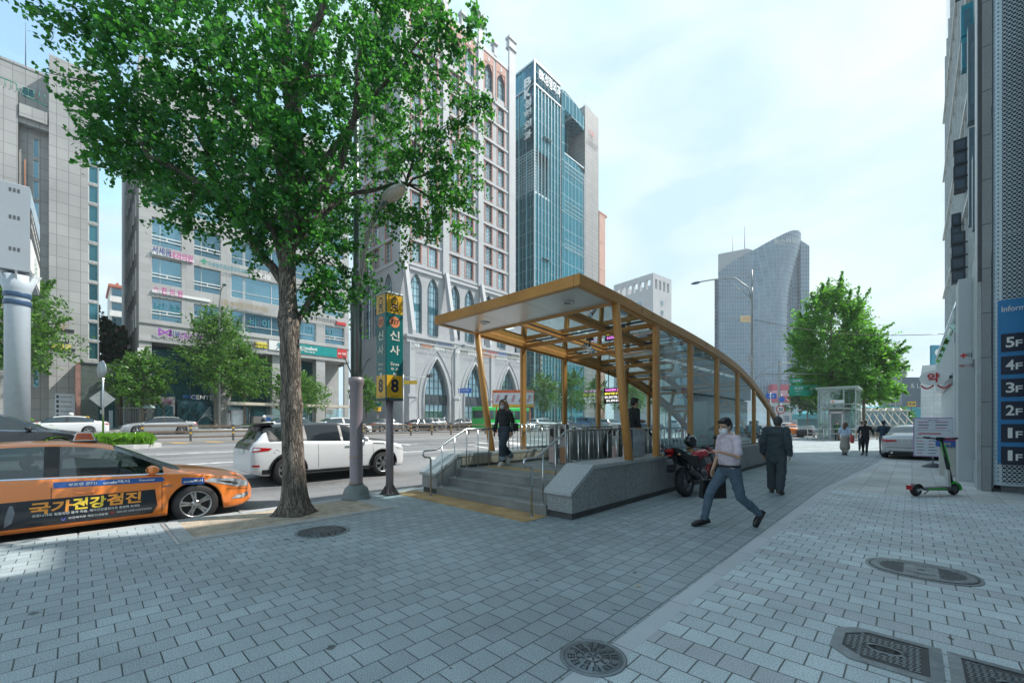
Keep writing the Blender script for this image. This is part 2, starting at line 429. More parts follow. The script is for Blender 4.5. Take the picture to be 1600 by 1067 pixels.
# ---------------------------------------------------------------- ground, pavements, road
def paver_mat(name, rot, bw, bh, col, line, mort, grey=None, var=.17):
    m = bpy.data.materials.new(name); m.use_nodes = True
    n = m.node_tree; b = n.nodes['Principled BSDF']; L = n.links.new
    t = n.nodes.new('ShaderNodeTexCoord')
    s = n.nodes.new('ShaderNodeSeparateXYZ'); L(t.outputs['Object'], s.inputs[0])
    # laid by hand: the joint lines wander a few millimetres
    wn = n.nodes.new('ShaderNodeTexNoise'); wn.inputs['Scale'].default_value = 1.3; wn.inputs['Detail'].default_value = 3; L(t.outputs['Object'], wn.inputs['Vector'])
    wv = n.nodes.new('ShaderNodeVectorMath'); wv.operation = 'MULTIPLY_ADD'; wv.inputs[1].default_value = (.022,.022,0); wv.inputs[2].default_value = (-.011,-.011,0); L(wn.outputs['Color'], wv.inputs[0])
    cb = n.nodes.new('ShaderNodeCombineXYZ')
    L(s.outputs[1 if rot else 0], cb.inputs[0]); L(s.outputs[0 if rot else 1], cb.inputs[1])
    va = n.nodes.new('ShaderNodeVectorMath'); L(cb.outputs[0], va.inputs[0]); L(wv.outputs[0], va.inputs[1])
    br = n.nodes.new('ShaderNodeTexBrick'); br.offset = .5
    br.inputs['Scale'].default_value = 1; br.inputs['Brick Width'].default_value = bw; br.inputs['Row Height'].default_value = bh
    br.inputs['Mortar Size'].default_value = mort; br.inputs['Mortar Smooth'].default_value = .15; br.inputs['Bias'].default_value = -.25
    br.inputs['Color1'].default_value = (*[c*(1-var*.4) for c in col], 1); br.inputs['Color2'].default_value = (*[c*(1+var) for c in col], 1)
    br.inputs['Mortar'].default_value = (*line, 1)
    L(va.outputs[0], br.inputs['Vector'])
    colr = br.outputs['Color']
    if grey:
        dv = n.nodes.new('ShaderNodeMath'); dv.operation = 'DIVIDE'; dv.inputs[1].default_value = bh*grey[0]; sy = n.nodes.new('ShaderNodeSeparateXYZ'); L(va.outputs[0], sy.inputs[0]); L(sy.outputs[1], dv.inputs[0])
        fr = n.nodes.new('ShaderNodeMath'); fr.operation = 'FRACT'; L(dv.outputs[0], fr.inputs[0])
        lt = n.nodes.new('ShaderNodeMath'); lt.operation = 'LESS_THAN'; lt.inputs[1].default_value = 1/grey[0]; L(fr.outputs[0], lt.inputs[0])
        iv = n.nodes.new('ShaderNodeMath'); iv.operation = 'SUBTRACT'; iv.inputs[0].default_value = 1; L(br.outputs['Fac'], iv.inputs[1])
        mu = n.nodes.new('ShaderNodeMath'); mu.operation = 'MULTIPLY'; L(lt.outputs[0], mu.inputs[0]); L(iv.outputs[0], mu.inputs[1])
        mg = n.nodes.new('ShaderNodeMixRGB'); mg.inputs[2].default_value = (*grey[1], 1); L(mu.outputs[0], mg.inputs[0]); L(colr, mg.inputs[1]); colr = mg.outputs[0]
    def mul(colr, scale, lo, hi, a=.3, c=.7, det=5, coord='Object'):
        x = n.nodes.new('ShaderNodeTexNoise'); x.inputs['Scale'].default_value = scale; x.inputs['Detail'].default_value = det; L(t.outputs[coord], x.inputs['Vector'])
        mr = n.nodes.new('ShaderNodeMapRange'); mr.inputs[1].default_value = a; mr.inputs[2].default_value = c; mr.inputs[3].default_value = lo; mr.inputs[4].default_value = hi; L(x.outputs['Fac'], mr.inputs[0])
        vs = n.nodes.new('ShaderNodeVectorMath'); vs.operation = 'SCALE'; L(colr, vs.inputs[0]); L(mr.outputs[0], vs.inputs['Scale'])
        return vs.outputs[0], x
    colr, _ = mul(colr, .55, .80, 1.13)
    colr, _ = mul(colr, 3.1, .93, 1.06)
    colr, gn = mul(colr, 120, .66, 1.32, .36, .64, 2)     # granite speckle
    # chewing-gum spots and drips
    vo = n.nodes.new('ShaderNodeTexVoronoi'); vo.inputs['Scale'].default_value = 3.4; vo.inputs['Randomness'].default_value = 1
    mp_ = n.nodes.new('ShaderNodeMapping'); mp_.inputs['Scale'].default_value = (1,1,0); L(t.outputs['Object'], mp_.inputs['Vector'])
    wob = n.nodes.new('ShaderNodeTexNoise'); wob.inputs['Scale'].default_value = 14; L(t.outputs['Object'], wob.inputs['Vector'])
    w2 = n.nodes.new('ShaderNodeVectorMath'); w2.operation = 'MULTIPLY_ADD'; w2.inputs[1].default_value = (.09,.09,0); L(wob.outputs['Color'], w2.inputs[0]); L(mp_.outputs[0], w2.inputs[2])
    L(w2.outputs[0], vo.inputs['Vector'])
    sr = n.nodes.new('ShaderNodeSeparateColor'); L(vo.outputs['Color'], sr.inputs[0])
    sz = n.nodes.new('ShaderNodeMapRange'); sz.inputs[1].default_value = .5; sz.inputs[2].default_value = 1; sz.inputs[3].default_value = 0; sz.inputs[4].default_value = .13; L(sr.outputs[0], sz.inputs[0])
    cmpn = n.nodes.new('ShaderNodeMath'); cmpn.operation = 'LESS_THAN'; L(vo.outputs['Distance'], cmpn.inputs[0]); L(sz.outputs[0], cmpn.inputs[1])
    sm = n.nodes.new('ShaderNodeMath'); sm.operation = 'MULTIPLY'; sm.inputs[1].default_value = .72; L(cmpn.outputs[0], sm.inputs[0])
    ms = n.nodes.new('ShaderNodeMixRGB'); ms.inputs[2].default_value = (.035,.04,.042,1); L(sm.outputs[0], ms.inputs[0]); L(colr, ms.inputs[1])
    L(ms.outputs[0], b.inputs['Base Color'])
    b.inputs['Roughness'].default_value = .62; b.inputs['Specular IOR Level'].default_value = .4
    hi = n.nodes.new('ShaderNodeMath'); hi.operation = 'MULTIPLY_ADD'; hi.inputs[1].default_value = -1; L(br.outputs['Fac'], hi.inputs[0])
    gm = n.nodes.new('ShaderNodeMath'); gm.operation = 'MULTIPLY'; gm.inputs[1].default_value = .12; L(gn.outputs['Fac'], gm.inputs[0]); L(gm.outputs[0], hi.inputs[2])
    bp = n.nodes.new('ShaderNodeBump'); bp.inputs['Strength'].default_value = .5; bp.inputs['Distance'].default_value = .006
    L(hi.outputs[0], bp.inputs['Height']); L(bp.outputs['Normal'], b.inputs['Normal'])
    MATS[name] = m
    return m
M_pdark = paver_mat('dark pavers', True, .2, .2, (.31,.358,.37), (.055,.063,.066), .0045)
M_plight = paver_mat('light pavers', False, .208, .208, (.50,.56,.572), (.12,.13,.125), .0055, grey=(7,(.45,.475,.49)))
M_slab = paver_mat('granite slabs', True, .9, .45, (.50,.50,.485), (.15,.15,.14), .005)
M_kerb = mat('kerb granite', (.33,.335,.33), .7, noise=.12, ns=1.5, fine=.2, bs=180)
M_strip = grid_mat('border stone', (.47,.495,.51), (.12,.12,.12), 1.0, 60, .004, 0, .65, axis='yx', var=.05, fine=.12, bw_shift=(.3,30))
def asphalt():
    m = mat('asphalt', (.165,.165,.168), .85, noise=.16, ns=.35, bump=.35, bs=240, fine=.35)
    n = m.node_tree; L = n.links.new; b = n.nodes['Principled BSDF']; src = b.inputs['Base Color'].links[0].from_socket
    t = n.nodes.new('ShaderNodeTexCoord')
    def layer(src, sc, det, a, c, lo, hi, dist=0):     # wheel tracks along the lanes, patches, stains
        mp_ = n.nodes.new('ShaderNodeMapping'); mp_.inputs['Scale'].default_value = sc; L(t.outputs['Object'], mp_.inputs[0])
        x = n.nodes.new('ShaderNodeTexNoise'); x.inputs['Scale'].default_value = 1; x.inputs['Detail'].default_value = det; x.inputs['Distortion'].default_value = dist; L(mp_.outputs[0], x.inputs['Vector'])
        r = n.nodes.new('ShaderNodeMapRange'); r.inputs[1].default_value = a; r.inputs[2].default_value = c; r.inputs[3].default_value = lo; r.inputs[4].default_value = hi; L(x.outputs['Fac'], r.inputs[0])
        v = n.nodes.new('ShaderNodeVectorMath'); v.operation = 'SCALE'; L(src, v.inputs[0]); L(r.outputs[0], v.inputs['Scale']); return v.outputs[0]
    src = layer(src, (1.1,.03,1), 3, .35, .65, .78, 1.18); src = layer(src, (.12,.08,1), 5, .45, .55, .9, 1.08); src = layer(src, (1.6,.5,1), 6, .62, .72, 1, .66, 1.)
    mp_ = n.nodes.new('ShaderNodeMapping'); mp_.inputs['Scale'].default_value = (.35,.35,1); L(t.outputs['Object'], mp_.inputs[0]); x = n.nodes.new('ShaderNodeTexNoise'); x.inputs['Scale'].default_value = 2; x.inputs['Detail'].default_value = 8; L(mp_.outputs[0], x.inputs['Vector'])
    s1 = n.nodes.new('ShaderNodeMath'); s1.operation = 'SUBTRACT'; s1.inputs[1].default_value = .5; L(x.outputs['Fac'], s1.inputs[0]); s2 = n.nodes.new('ShaderNodeMath'); s2.operation = 'ABSOLUTE'; L(s1.outputs[0], s2.inputs[0])
    r = n.nodes.new('ShaderNodeMapRange'); r.inputs[1].default_value = .001; r.inputs[2].default_value = .004; r.inputs[3].default_value = .55; r.inputs[4].default_value = 1; L(s2.outputs[0], r.inputs[0])
    v = n.nodes.new('ShaderNodeVectorMath'); v.operation = 'SCALE'; L(src, v.inputs[0]); L(r.outputs[0], v.inputs['Scale']); L(v.outputs[0], b.inputs['Base Color'])
    return m
M_asph = asphalt()
M_white = mat('road paint white', (.55,.55,.53), .7, noise=.4, ns=3)
M_yel = mat('road paint yellow', (.55,.33,.06), .7, noise=.25, ns=6)

def sheet(name, pts, m, z=None):
    mb = MB(); mb.add([(p[0],p[1],z if z is not None else p[2]) for p in pts], [tuple(range(len(pts)))], 0)
    return struct(mb.obj(name, m))
# base ground far to the horizon (lies under everything)
g = MB(); g.quad((-900,-900,-1.2),(900,-900,-1.2),(900,1500,-1.2),(-900,1500,-1.2))
struct(g.obj('ground', mat('far ground', (.16,.16,.155), .9)))
KX = -8.62                                           # kerb line
sw = MB()
for q in (((KX,-40),(-1.57,-40),(-1.57,10),(KX,10)), ((KX,10),(-7.7,10),(-7.7,20.6),(KX,20.6)), ((-4.6,10),(-1.57,10),(-1.57,12.6),(-4.6,12.6)),
          ((-4.6,12.6),(-1.57,12.6),(-1.11,20.6),(-4.6,20.6)), ((KX,20.6),(-1.11,20.6),(-1.0,22.5),(-1.0,58),(KX,58))):
    sw.add([(a,b_,0) for a,b_ in q], [tuple(range(len(q)))])
struct(sw.obj('sidewalk', M_pdark))
sheet('light_pavement', [(-1.42,-40,0),(60,-40,0),(60,12.62,0),(-1.42,12.62,0)], M_plight, 0)
sheet('granite_pavement', [(-1.42,12.62,0),(60,12.62,0),(60,58,0),(-.85,58,0),(-.85,22.5,0)], M_slab, 0)
b = MB()
b.add([(-1.57,-40,.001),(-1.42,-40,.001),(-1.42,12.6,.001),(-1.57,12.6,.001)], [(0,1,2,3)])
b.add([(-1.57,12.6,.001),(-1.42,12.6,.001),(-.85,22.5,.001),(-1.0,22.5,.001)], [(0,1,2,3)])
b.add([(-1.0,22.5,.001),(-.85,22.5,.001),(-.85,58,.001),(-1.0,58,.001)], [(0,1,2,3)])
struct(b.obj('border_strip', M_strip))
k = MB()
y = -40
while y < 58:
    k.box(KX-.17, KX, y+.004, y+.996, -.5, .004); y += 1
bevel(struct(k.obj('kerb', M_kerb)), .02, 2)
# road: one cross-section profile swept along the street
prof = [(-47.0,.75),(-44,.65),(-36,.62),(-28.7,.6),(-24,.53),(-19,.42),(-15,.2),(-11.6,0.),(-8.6,-.15)]
r = MB(); ys = [-140,-60,-20,0,20,40,60,63]+[80,120,200,320,520]
for i in range(len(ys)-1):
    for (x0,z0),(x1,z1) in zip(prof, prof[1:]):
        r.quad((x0,ys[i],z0),(x1,ys[i],z1),(x1,ys[i+1],z1),(x0,ys[i+1],z0))
# the side street at the end of the pavement
for (x0,x1) in ((-8.6,-3),(-3,60)):
    r.quad((x0,58.0,-.15),(x1,58.0,-.15),(x1,520,-.15),(x0,520,-.15))
struct(r.obj('road', M_asph))
k2 = MB(); k2.box(-8.79,60,57.9,58.06,-.5,.004); struct(k2.obj('kerb', M_kerb))
fs = MB()
for (x0,z0),(x1,z1) in (((-110,1.7),(-52,1.3)),((-52,1.3),(-47.2,.97))):
    for y0,y1 in ((-140,0),(0,60),(60,200),(200,520)):
        fs.quad((x0,y0,z0),(x1,y0,z1),(x1,y1,z1),(x0,y1,z0))
struct(fs.obj('far_sidewalk', grid_mat('far pavers', (.42,.41,.39), (.2,.2,.19), .6,.6,.01,.5,.8,axis='xy')))
k3 = MB(); k3.box(-47.2,-47.0,-140,520,.2,.98); struct(k3.obj('far_kerb', M_kerb))
# lane lines
def line(mb, x0, x1, y0, y1, m):
    mb.quad((x0,y0,gz(x0)+.006),(x1,y0,gz(x1)+.006),(x1,y1,gz(x1)+.006),(x0,y1,gz(x0)+.006), m)
lm = MB()
for X in (-13.2,-16.6,-20.0,-23.4):
    y = -30
    while y < 200:
        line(lm, X-.08, X+.08, y, y+3.2, 0); y += 8
for X in (-33,-36.4,-39.8,-43.2):
    y = -32
    while y < 200:
        line(lm, X-.08, X+.08, y, y+3.2, 0); y += 8
line(lm, -9.22, -9.1, -40, 4.2, 1)
line(lm, -26.6, -26.45, 2.5, 200, 0)
line(lm, -28.2, -28.05, 2.0, 200, 1)
# yellow chevrons on the widened median
for i in range(6):
    y0 = 3.2+i*1.5
    lm.add([(-27.9,y0,gz(-27.9)+.007),(-27.9,y0+.35,gz(-27.9)+.007),(-25.6,y0+1.35,gz(-25.6)+.007),(-25.6,y0+1.0,gz(-25.6)+.007)], [(3,2,1,0)], 1)
# faded criss-cross box in the junction mouth
for i in range(26):
    a = rnd.uniform(-24,-15); c = rnd.uniform(9,30)
    line(lm, a, a+rnd.uniform(.8,2.2), c, c+rnd.uniform(.25,.7), 0)
# zebra at the far crossing
for i in range(22):
    line(lm, -30+i*1.0, -29.5+i*1.0, 60, 64, 0)
struct(lm.obj('road_marking', [M_white, M_yel]))
# yellow tactile paving before the entrance steps
M_tact = grid_mat('tactile tiles', (.42,.27,.125), (.22,.16,.09), .3,.3,.004,0,.75,axis='xy',var=.1,fine=.15,nz=.2,ns=3)
tm = MB(); tm.box(-8.5,-4.5,5.0,5.58,-.05,.008)
for i in range(int(4.0/.05)):
    for j in range(int(.56/.05)):
        x, yy = -8.475+i*.05, 5.025+j*.05
        tm.add([(x-.016,yy-.016,.008),(x+.016,yy-.016,.008),(x+.016,yy+.016,.008),(x-.016,yy+.016,.008),(x-.01,yy-.01,.013),(x+.01,yy-.01,.013),(x+.01,yy+.01,.013),(x-.01,yy+.01,.013)],
               [(4,5,6,7),(0,1,5,4),(1,2,6,5),(2,3,7,6),(3,0,4,7)])
struct(tm.obj('tactile_pavement', M_tact))
# tree pit with sandy soil and a concrete frame
tp = MB(); tp.box(-8.5,-7.05,1.1,4.0,-.03,.006); struct(tp.obj('tree_pit_soil', mat('sandy soil', (.38,.31,.235), .95, noise=.25, ns=5, bump=.6, bs=60, fine=.25)))
tf = MB()
for (x0,x1,y0,y1) in ((-7.2,-7.05,.95,4.15),(-8.6,-7.2,.95,1.12),(-8.6,-7.2,3.98,4.15)):
    tf.box(x0,x1,y0+.003,y1-.003,-.05,.016)
bevel(struct(tf.obj('tree_pit_border', mat('pit kerb', (.34,.345,.34), .7, fine=.2, bs=150))), .008)
tf = MB(); tf.box(-7.02,-6.985,.9,4.2,-.03,.01); tf.box(-8.6,-7.02,4.19,4.225,-.03,.01); tf.box(-8.6,-7.02,.9,.935,-.03,.01)
struct(tf.obj('tree_pit_edging', mat('steel edging', (.5,.5,.49), .45, .6)))
# ---------------------------------------------------------------- buildings across the street (fronts on X = -52) and round about
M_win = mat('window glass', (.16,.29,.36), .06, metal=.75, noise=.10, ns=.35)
M_wind = mat('dark window glass', (.05,.15,.18), .06, metal=.6, noise=.1, ns=.35)  # darker glass tone for shopfronts, doors and some windows
def vary(m, lo, hi):        # each window takes its own tone
    n = m.node_tree; b = n.nodes['Principled BSDF']; src = b.inputs['Base Color'].links[0].from_socket
    oi = n.nodes.new('ShaderNodeObjectInfo'); r = n.nodes.new('ShaderNodeMapRange'); r.inputs[3].default_value = lo; r.inputs[4].default_value = hi; n.links.new(oi.outputs['Random'], r.inputs[0])
    v = n.nodes.new('ShaderNodeVectorMath'); v.operation = 'SCALE'; n.links.new(src, v.inputs[0]); n.links.new(r.outputs[0], v.inputs['Scale']); n.links.new(v.outputs[0], b.inputs['Base Color'])
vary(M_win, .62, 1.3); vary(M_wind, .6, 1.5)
M_fr = mat('pale window frame', (.62,.62,.60), .45)
M_frd = mat('dark window frame', (.06,.09,.10), .4)
M_pink = mat('terracotta surround', (.42,.20,.15), .7, noise=.08, ns=2)
M_sgn_w = mat('sign white', (.75,.75,.73), .45, noise=.04)
def letter_mat(n, c): return mat('letters '+n, c, .45, noise=.03)
LM = {k: letter_mat(k, c) for k, c in dict(white=(.8,.8,.78), navy=(.02,.06,.22), magenta=(.45,.05,.25), red=(.55,.03,.03), dark=(.03,.035,.04), green=(.02,.25,.16), gold=(.30,.24,.14), yellow=(.75,.62,.05), blue=(.03,.13,.5), teal=(.01,.2,.25), orange=(.65,.2,.03), steel=(.5,.5,.48), purple=(.3,.08,.4)).items()}
Xf = -52.0
def fy(px): # where a sight line through photo column px meets the building line
    q = (px-800)/651; a = (-.69256+.72137*q, .72137+.69256*q); return a[1]*Xf/a[0]
def win_mesh(name, w, h, vx, hz, fw=.06, glass=None, frame=None, depth=.12, extra=None):
    """window unit, local origin at its lower left outer corner; x right, y inward, z up"""
    b = MB(); b.quad((0,depth,0),(w,depth,0),(w,depth,h),(0,depth,h),0)
    d0 = depth-.07
    for x0,x1 in ((0,fw),(w-fw,w)): b.box(x0,x1,d0,depth-.003,0,h,1)
    b.box(fw,w-fw,d0,depth-.003,0,fw,1); b.box(fw,w-fw,d0,depth-.003,h-fw,h,1)
    for x in vx: b.box(x-fw*.35,x+fw*.35,d0+.012,depth-.004,fw,h-fw,1)
    for z in hz: b.box(fw,w-fw,d0+.017,depth-.005,z-fw*.35,z+fw*.35,1)
    mats = [glass or M_win, frame or M_fr]
    if extra: extra(b, mats)
    me = bpy.data.meshes.new(name); me.from_pydata(b.v, [], b.f)
    for m_ in mats: me.materials.append(m_)
    me.polygons.foreach_set('material_index', b.m); me.update()
    return me
def put(name, me, parent, loc, rz=0):
    o = bpy.data.objects.new(name, me); COL.objects.link(o); o.parent = parent; o.location = loc; o.rotation_euler = (0,0,rz); return o
def sign_text(parent, s, x, z, h, w, m, y=-.12, depth=.08, bold=.02, u=(1,0,0)):
    b = MB(); b.text(s, (x,y,z), u, (0,0,1), h, w=w, m=0, depth=depth, bold=bold)
    return b.obj('sign_lettering', m, parent)

# ---- building with the clinics (centre left)
M_b2 = grid_mat('pale stone cladding', (.37,.37,.365), (.25,.25,.245), 1.15, .72, .012, 0, .75, axis='dz', var=.07, nz=.12, ns=.25)
B2 = root('clinic_building', (Xf,3.93,0), pi/2, 'pale stone office block with wide blue windows and rows of clinic signs', 'building')
xs = [0,.91,3.16,4.13,6.38,7.29,16.02,17.09,19.49,20.07]
rows = [(11.43,13.61),(14.95,17.44),(18.53,21.2),(22.29,24.9),(25.9,28.5),(29.5,32.1)]
zs = [1.1,9.31]; 
for a,b_ in rows: zs += [a,b_]
zs += [36]
def hole2(i,j):
    if j == 0: return i in (1,2,3,5,7)
    return j % 2 == 0 and j >= 2 and i in (1,3,5,7)
b = MB(); b.facade((0,0,0),(1,0,0),(0,-1,0),xs,zs,hole2,.35,0)
b.quad((0,22,1.1),(0,0,1.1),(0,0,36),(0,22,36)); b.quad((20.07,0,9),(20.07,22,9),(20.07,22,36),(20.07,0,36)); b.quad((0,0,36),(20.07,0,36),(20.07,22,36),(0,22,36))
b.box(.2,19.9,2.6,21.9,1.1,9.3); b.box(.3,19.8,.6,21.9,9.32,35.9)
for x0,x1 in ((5.9,6.38),(11.3,12.3),(16.02,17.0)): b.box(x0,x1,.25,1.1,1.1,9.3)
b.box(-.02,20.1,-.12,-.003,9.31,9.6); b.box(-.02,20.1,-.1,-.003,11.0,11.18)
b.obj('wall', M_b2, B2)
def rails(w):
    def f(b, mats):
        for z in (.62,.92): b.box(0,w,.02,.06,z-.045,z+.045,1)
        b.box(w/2-.04,w/2+.04,.025,.055,.62,.92,1)
    return f
for k_,(z0,z1) in enumerate(rows):
    h = z1-z0
    for x0,x1 in ((.91,3.16),(4.13,6.38),(17.09,19.49)):
        put('window', win_mesh('window', x1-x0, h, [(x1-x0)*.28], [], .05, depth=.3, extra=rails(x1-x0)), B2, (x0,0,z0))
    put('window', win_mesh('window', 8.73, h, [1.15,1.3,3.9,6.2], [.75], .07, depth=.25), B2, (7.29,0,z0))
    cv = MB(); cv.box(.98,1.5,.305,.34,z0+.06,z1-.06); cv.obj('curtain', mat('teal curtain', (.02,.14,.17), .8), B2)
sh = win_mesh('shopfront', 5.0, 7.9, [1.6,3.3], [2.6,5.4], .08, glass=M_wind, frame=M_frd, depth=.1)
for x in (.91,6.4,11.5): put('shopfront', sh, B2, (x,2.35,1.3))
dr = MB(); dr.box(1.0,2.75,.9,1.9,1.25,4.2,0); dr.box(1.25,1.8,.85,.9,1.3,3.3,1); dr.box(1.95,2.6,.85,.9,1.3,3.3,1); dr.text('아이템',(1.95,.86,3.75),(1,0,0),(0,0,1),.38,m=2,depth=.05)
dr.obj('side_entrance', [mat('shop frame', (.20,.21,.21), .5), M_wind, LM['magenta']], B2)
dr = MB(); dr.box(2.95,6.2,.8,1.9,1.25,3.9,0); dr.box(3.1,4.3,.76,.8,1.3,3.5,1); dr.box(4.4,6.0,.76,.8,1.3,3.5,1)
for q in range(6): dr.bar((4.5+q*.12,.75,1.6+q*.2),(5.6+q*.05,.75,3.3-q*.28),.03,.05,2)
dr.text('CENTER',(5.1,.78,4.25),(1,0,0),(0,0,1),.42,m=2,depth=.06); dr.text('서세움',(3.9,.78,4.25),(1,0,0),(0,0,1),.4,m=3,depth=.06)
dr.obj('main_entrance', [mat('teal shop front', (.02,.07,.09), .4), M_wind, LM['white'], LM['blue']], B2)
# signs of the tenants (boards and raised lettering)
def board(x0,x1,z0,z1,m,y=-.12): b = MB(); b.box(x0,x1,y,-.004,z0,z1); b.obj('sign_board', m, B2)
X2 = lambda px: fy(px)-3.93
board(X2(237),X2(302),17.62,17.95,M_sgn_w)
sign_text(B2,'서세움',X2(252),18.02,.75,2.0*.72,LM['navy'],-.2); sign_text(B2,'내과의원',X2(283),17.92,.75,1.75,LM['magenta'],-.2)
sign_text(B2,'✤',X2(318),17.95,.6,.6,LM['green'],-.2); sign_text(B2,'이세웅치과교정과치과의원',X2(358),17.85,.55,3.7,LM['teal'],-.2); sign_text(B2,'하나모',X2(412),17.8,.62,1.3,LM['white'],-.2)
board(X2(237),X2(328),13.98,14.22,M_sgn_w); sign_text(B2,'❀ 한 의 원',X2(262),14.25,.7,2.2,LM['magenta'],-.2)
sign_text(B2,'지율 ✱새봄과학과의원',X2(380),14.2,.65,4.6,LM['gold'],-.2)
sign_text(B2,'BEST',X2(470),14.2,.75,1.5,LM['white'],-.2); sign_text(B2,'● 다이아트치과의원',X2(505),14.15,.55,3.2,LM['dark'],-.2); board(X2(525),X2(540),13.95,14.3,LM['red'])
sign_text(B2,'⋈',X2(257),10.3,.75,1.0,LM['purple'],-.2); sign_text(B2,'리뷰',X2(272),10.25,.68,.85,LM['navy'],-.2); sign_text(B2,'성형외과의원',X2(298),10.2,.66,1.9,LM['purple'],-.2)
sign_text(B2,'소아의원',X2(388),10.2,.7,1.6,LM['dark'],-.2); board(X2(398),X2(417),9.95,10.5,LM['yellow']); sign_text(B2,'3 안과소안과',X2(407.5),10.22,.25,1.2,LM['dark'],-.13,.02)
board(X2(420),X2(441),9.85,10.9,M_sgn_w); sign_text(B2,'え',X2(436),10.35,.8,.7,LM['teal'],-.13,.03)
board(X2(441),X2(526),9.8,10.9,mat('bank green', (.0,.26,.25), .4)); board(X2(526),X2(541),9.8,10.9,LM['red'])
sign_text(B2,'HanaBank',X2(484),10.5,.4,1.7,LM['white'],-.13,.03); sign_text(B2,'하나은행',X2(483),10.08,.22,1.2,LM['white'],-.13,.03); sign_text(B2,'하나',X2(472),10.35,.6,.6,LM['white'],-.13,.03); sign_text(B2,'365 자동',X2(533.5),10.35,.3,1.0,LM['white'],-.13,.03)
for s_,px in (('비',250),('발',274),('바',397),('이',416),('클',468),('리',484),('닉',516)):
    sign_text(B2,s_,X2(px),12.7,.95,.75,mat('window decal', (.05,.22,.28), .4),.2,.01)
# narrow windows of the end wall
wm = win_mesh('end_window', .8, 2.2, [], [1.1], .06, depth=.1)
for d_ in (2.5,5,7.5,10,12.5,15):
    for z in range(7): put('end_window', wm, B2, (-.1+.0,d_+.8,10.9+z*3.6), -pi/2)
b = MB(); b.box(-.25,-.01,8.5,9.2,1.2,10,0); b.obj('pilaster', M_fr, B2)
b = MB(); b.box(-.1,.35,-.14,-.004,5.5,8.6); b.obj('vertical_sign', M_sgn_w, B2)

# ---- building at the far left
M_b1 = grid_mat('grey beige panels', (.345,.345,.34), (.20,.20,.198), .70, .92, .022, 0, .8, axis='dz', var=.06, nz=.14, ns=.22)
B1 = root('stone_tower', (Xf,-16,0), pi/2, 'grey beige panelled office tower at the left edge with a recessed stair strip', 'building')
X1 = lambda px: fy(px)+16
b = MB()
b.facade((0,0,0),(1,0,0),(0,-1,0),[0,X1(0)-2.2,X1(0)-.9,X1(28)],[1.1]+sum([[5+3.5*i,7+3.5*i] for i in range(7)],[])+[28.3],lambda i,j: i==1 and j%2==1,.2,0)
b.facade((0,.9,0),(1,0,0),(0,-1,0),[X1(28),X1(50),X1(60),X1(76.5)],[1.1,4]+sum([[4.6+1.75*i,6.1+1.75*i] for i in range(12)],[])+[26.0],lambda i,j: i==1 and j>=2 and j%2==0 and j<26,.15,0)
xr0, xr1 = X1(138), X1(153.5)
b.facade((0,-.05,0),(1,0,0),(0,-1,0),[X1(76.5),xr0,xr1,X1(154.5)],[1.1]+sum([[7.2+1.72*i,8.7+1.72*i] for i in range(11)],[])+[32.4],lambda i,j: i==1 and j%2==1,.15,0)
b.box(0,X1(76.5),2.5,20,26.0,31.9); b.box(X1(28),X1(76.5),.2,2.5,26.0,27.2); b.box(X1(30),X1(74),-.1,.2,26.4,27.4)
b.quad((X1(28),0,1.1),(X1(28),.9,1.1),(X1(28),.9,28.3),(X1(28),0,28.3)); b.quad((X1(76.5),.9,1.1),(X1(76.5),-.05,1.1),(X1(76.5),-.05,32.4),(X1(76.5),.9,32.4))
b.box(X1(76.5)+.005,X1(154.5)-.005,.3,20,1.1,32.35); b.box(0,X1(76.5),1.2,20,1.1,26); b.quad((X1(154.5),-.05,1.1),(X1(154.5),.4,1.1),(X1(154.5),.4,32.4),(X1(154.5),-.05,32.4))
b.box(0,X1(28),.0+.01,1.3,28.0,28.3); b.box(0,X1(28),.2,1.2,1.1,28)
b.box(-.05,X1(77),2.45,2.7,31.8,32.0,0)
b.obj('wall', M_b1, B1)
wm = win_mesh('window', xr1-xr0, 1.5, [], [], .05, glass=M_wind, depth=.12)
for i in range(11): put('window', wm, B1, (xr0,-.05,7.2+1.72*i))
wm = win_mesh('stair_window', X1(60)-X1(50), 1.5, [], [], .04, glass=M_win, depth=.12)
for i in range(12): put('stair_window', wm, B1, (X1(50),.9,4.6+1.75*i))
wm = win_mesh('window', 1.3, 2.0, [.65], [], .06, depth=.15)
for i in range(7): put('window', wm, B1, (X1(0)-2.2,0,5+3.5*i))
wm = win_mesh('attic_window', .7, .75, [.35], [], .05, depth=.03, glass=M_wind); put('attic_window', wm, B1, (X1(30),2.4,29.4))
b = MB(); b.tube([(X1(-40),-.05,28.9),(X1(24),-.05,28.9),(X1(30),.1,28.3),(X1(74),.1,28.0)],.045,8)
for i in range(12): b.tube([(X1(-30)+i*.3,-.05,28.3),(X1(-30)+i*.3,-.05,28.9)],.02,6)
b.obj('roof_railing', mat('green railing', (.01,.2,.14), .4), B1)
b = MB(); b.tube([(X1(35),3,31.9),(X1(35),3,36)],[.04,.015],6); b.obj('mast', M_dkgrey, B1)
b = MB(); b.tube([(X1(38),.5,17.5),(X1(38),.5,23.2)],.035,6); b.obj('drain_pipe', mat('rust pipe', (.35,.14,.07), .7), B1)
sign_text(B1,'이비인후과의원',X1(38),9.95,.5,2.4,LM['white'],-.15); sign_text(B1,'4F',X1(96),9.7,.55,.75,LM['gold'],-.15)
b = MB(); b.box(X1(56),X1(116),-.1,-.055,9.35,9.6); b.obj('sign_rail', LM['dark'], B1)
sign_text(B1,'피부과',X1(96),7.05+1.0,.52,1.2,LM['yellow'],-.18); sign_text(B1,'진료과목',X1(98),8.6,.2,.6,LM['white'],-.18,.03); sign_text(B1,'뷰 의원',X1(68),8.05,.3,.9,LM['white'],.8)
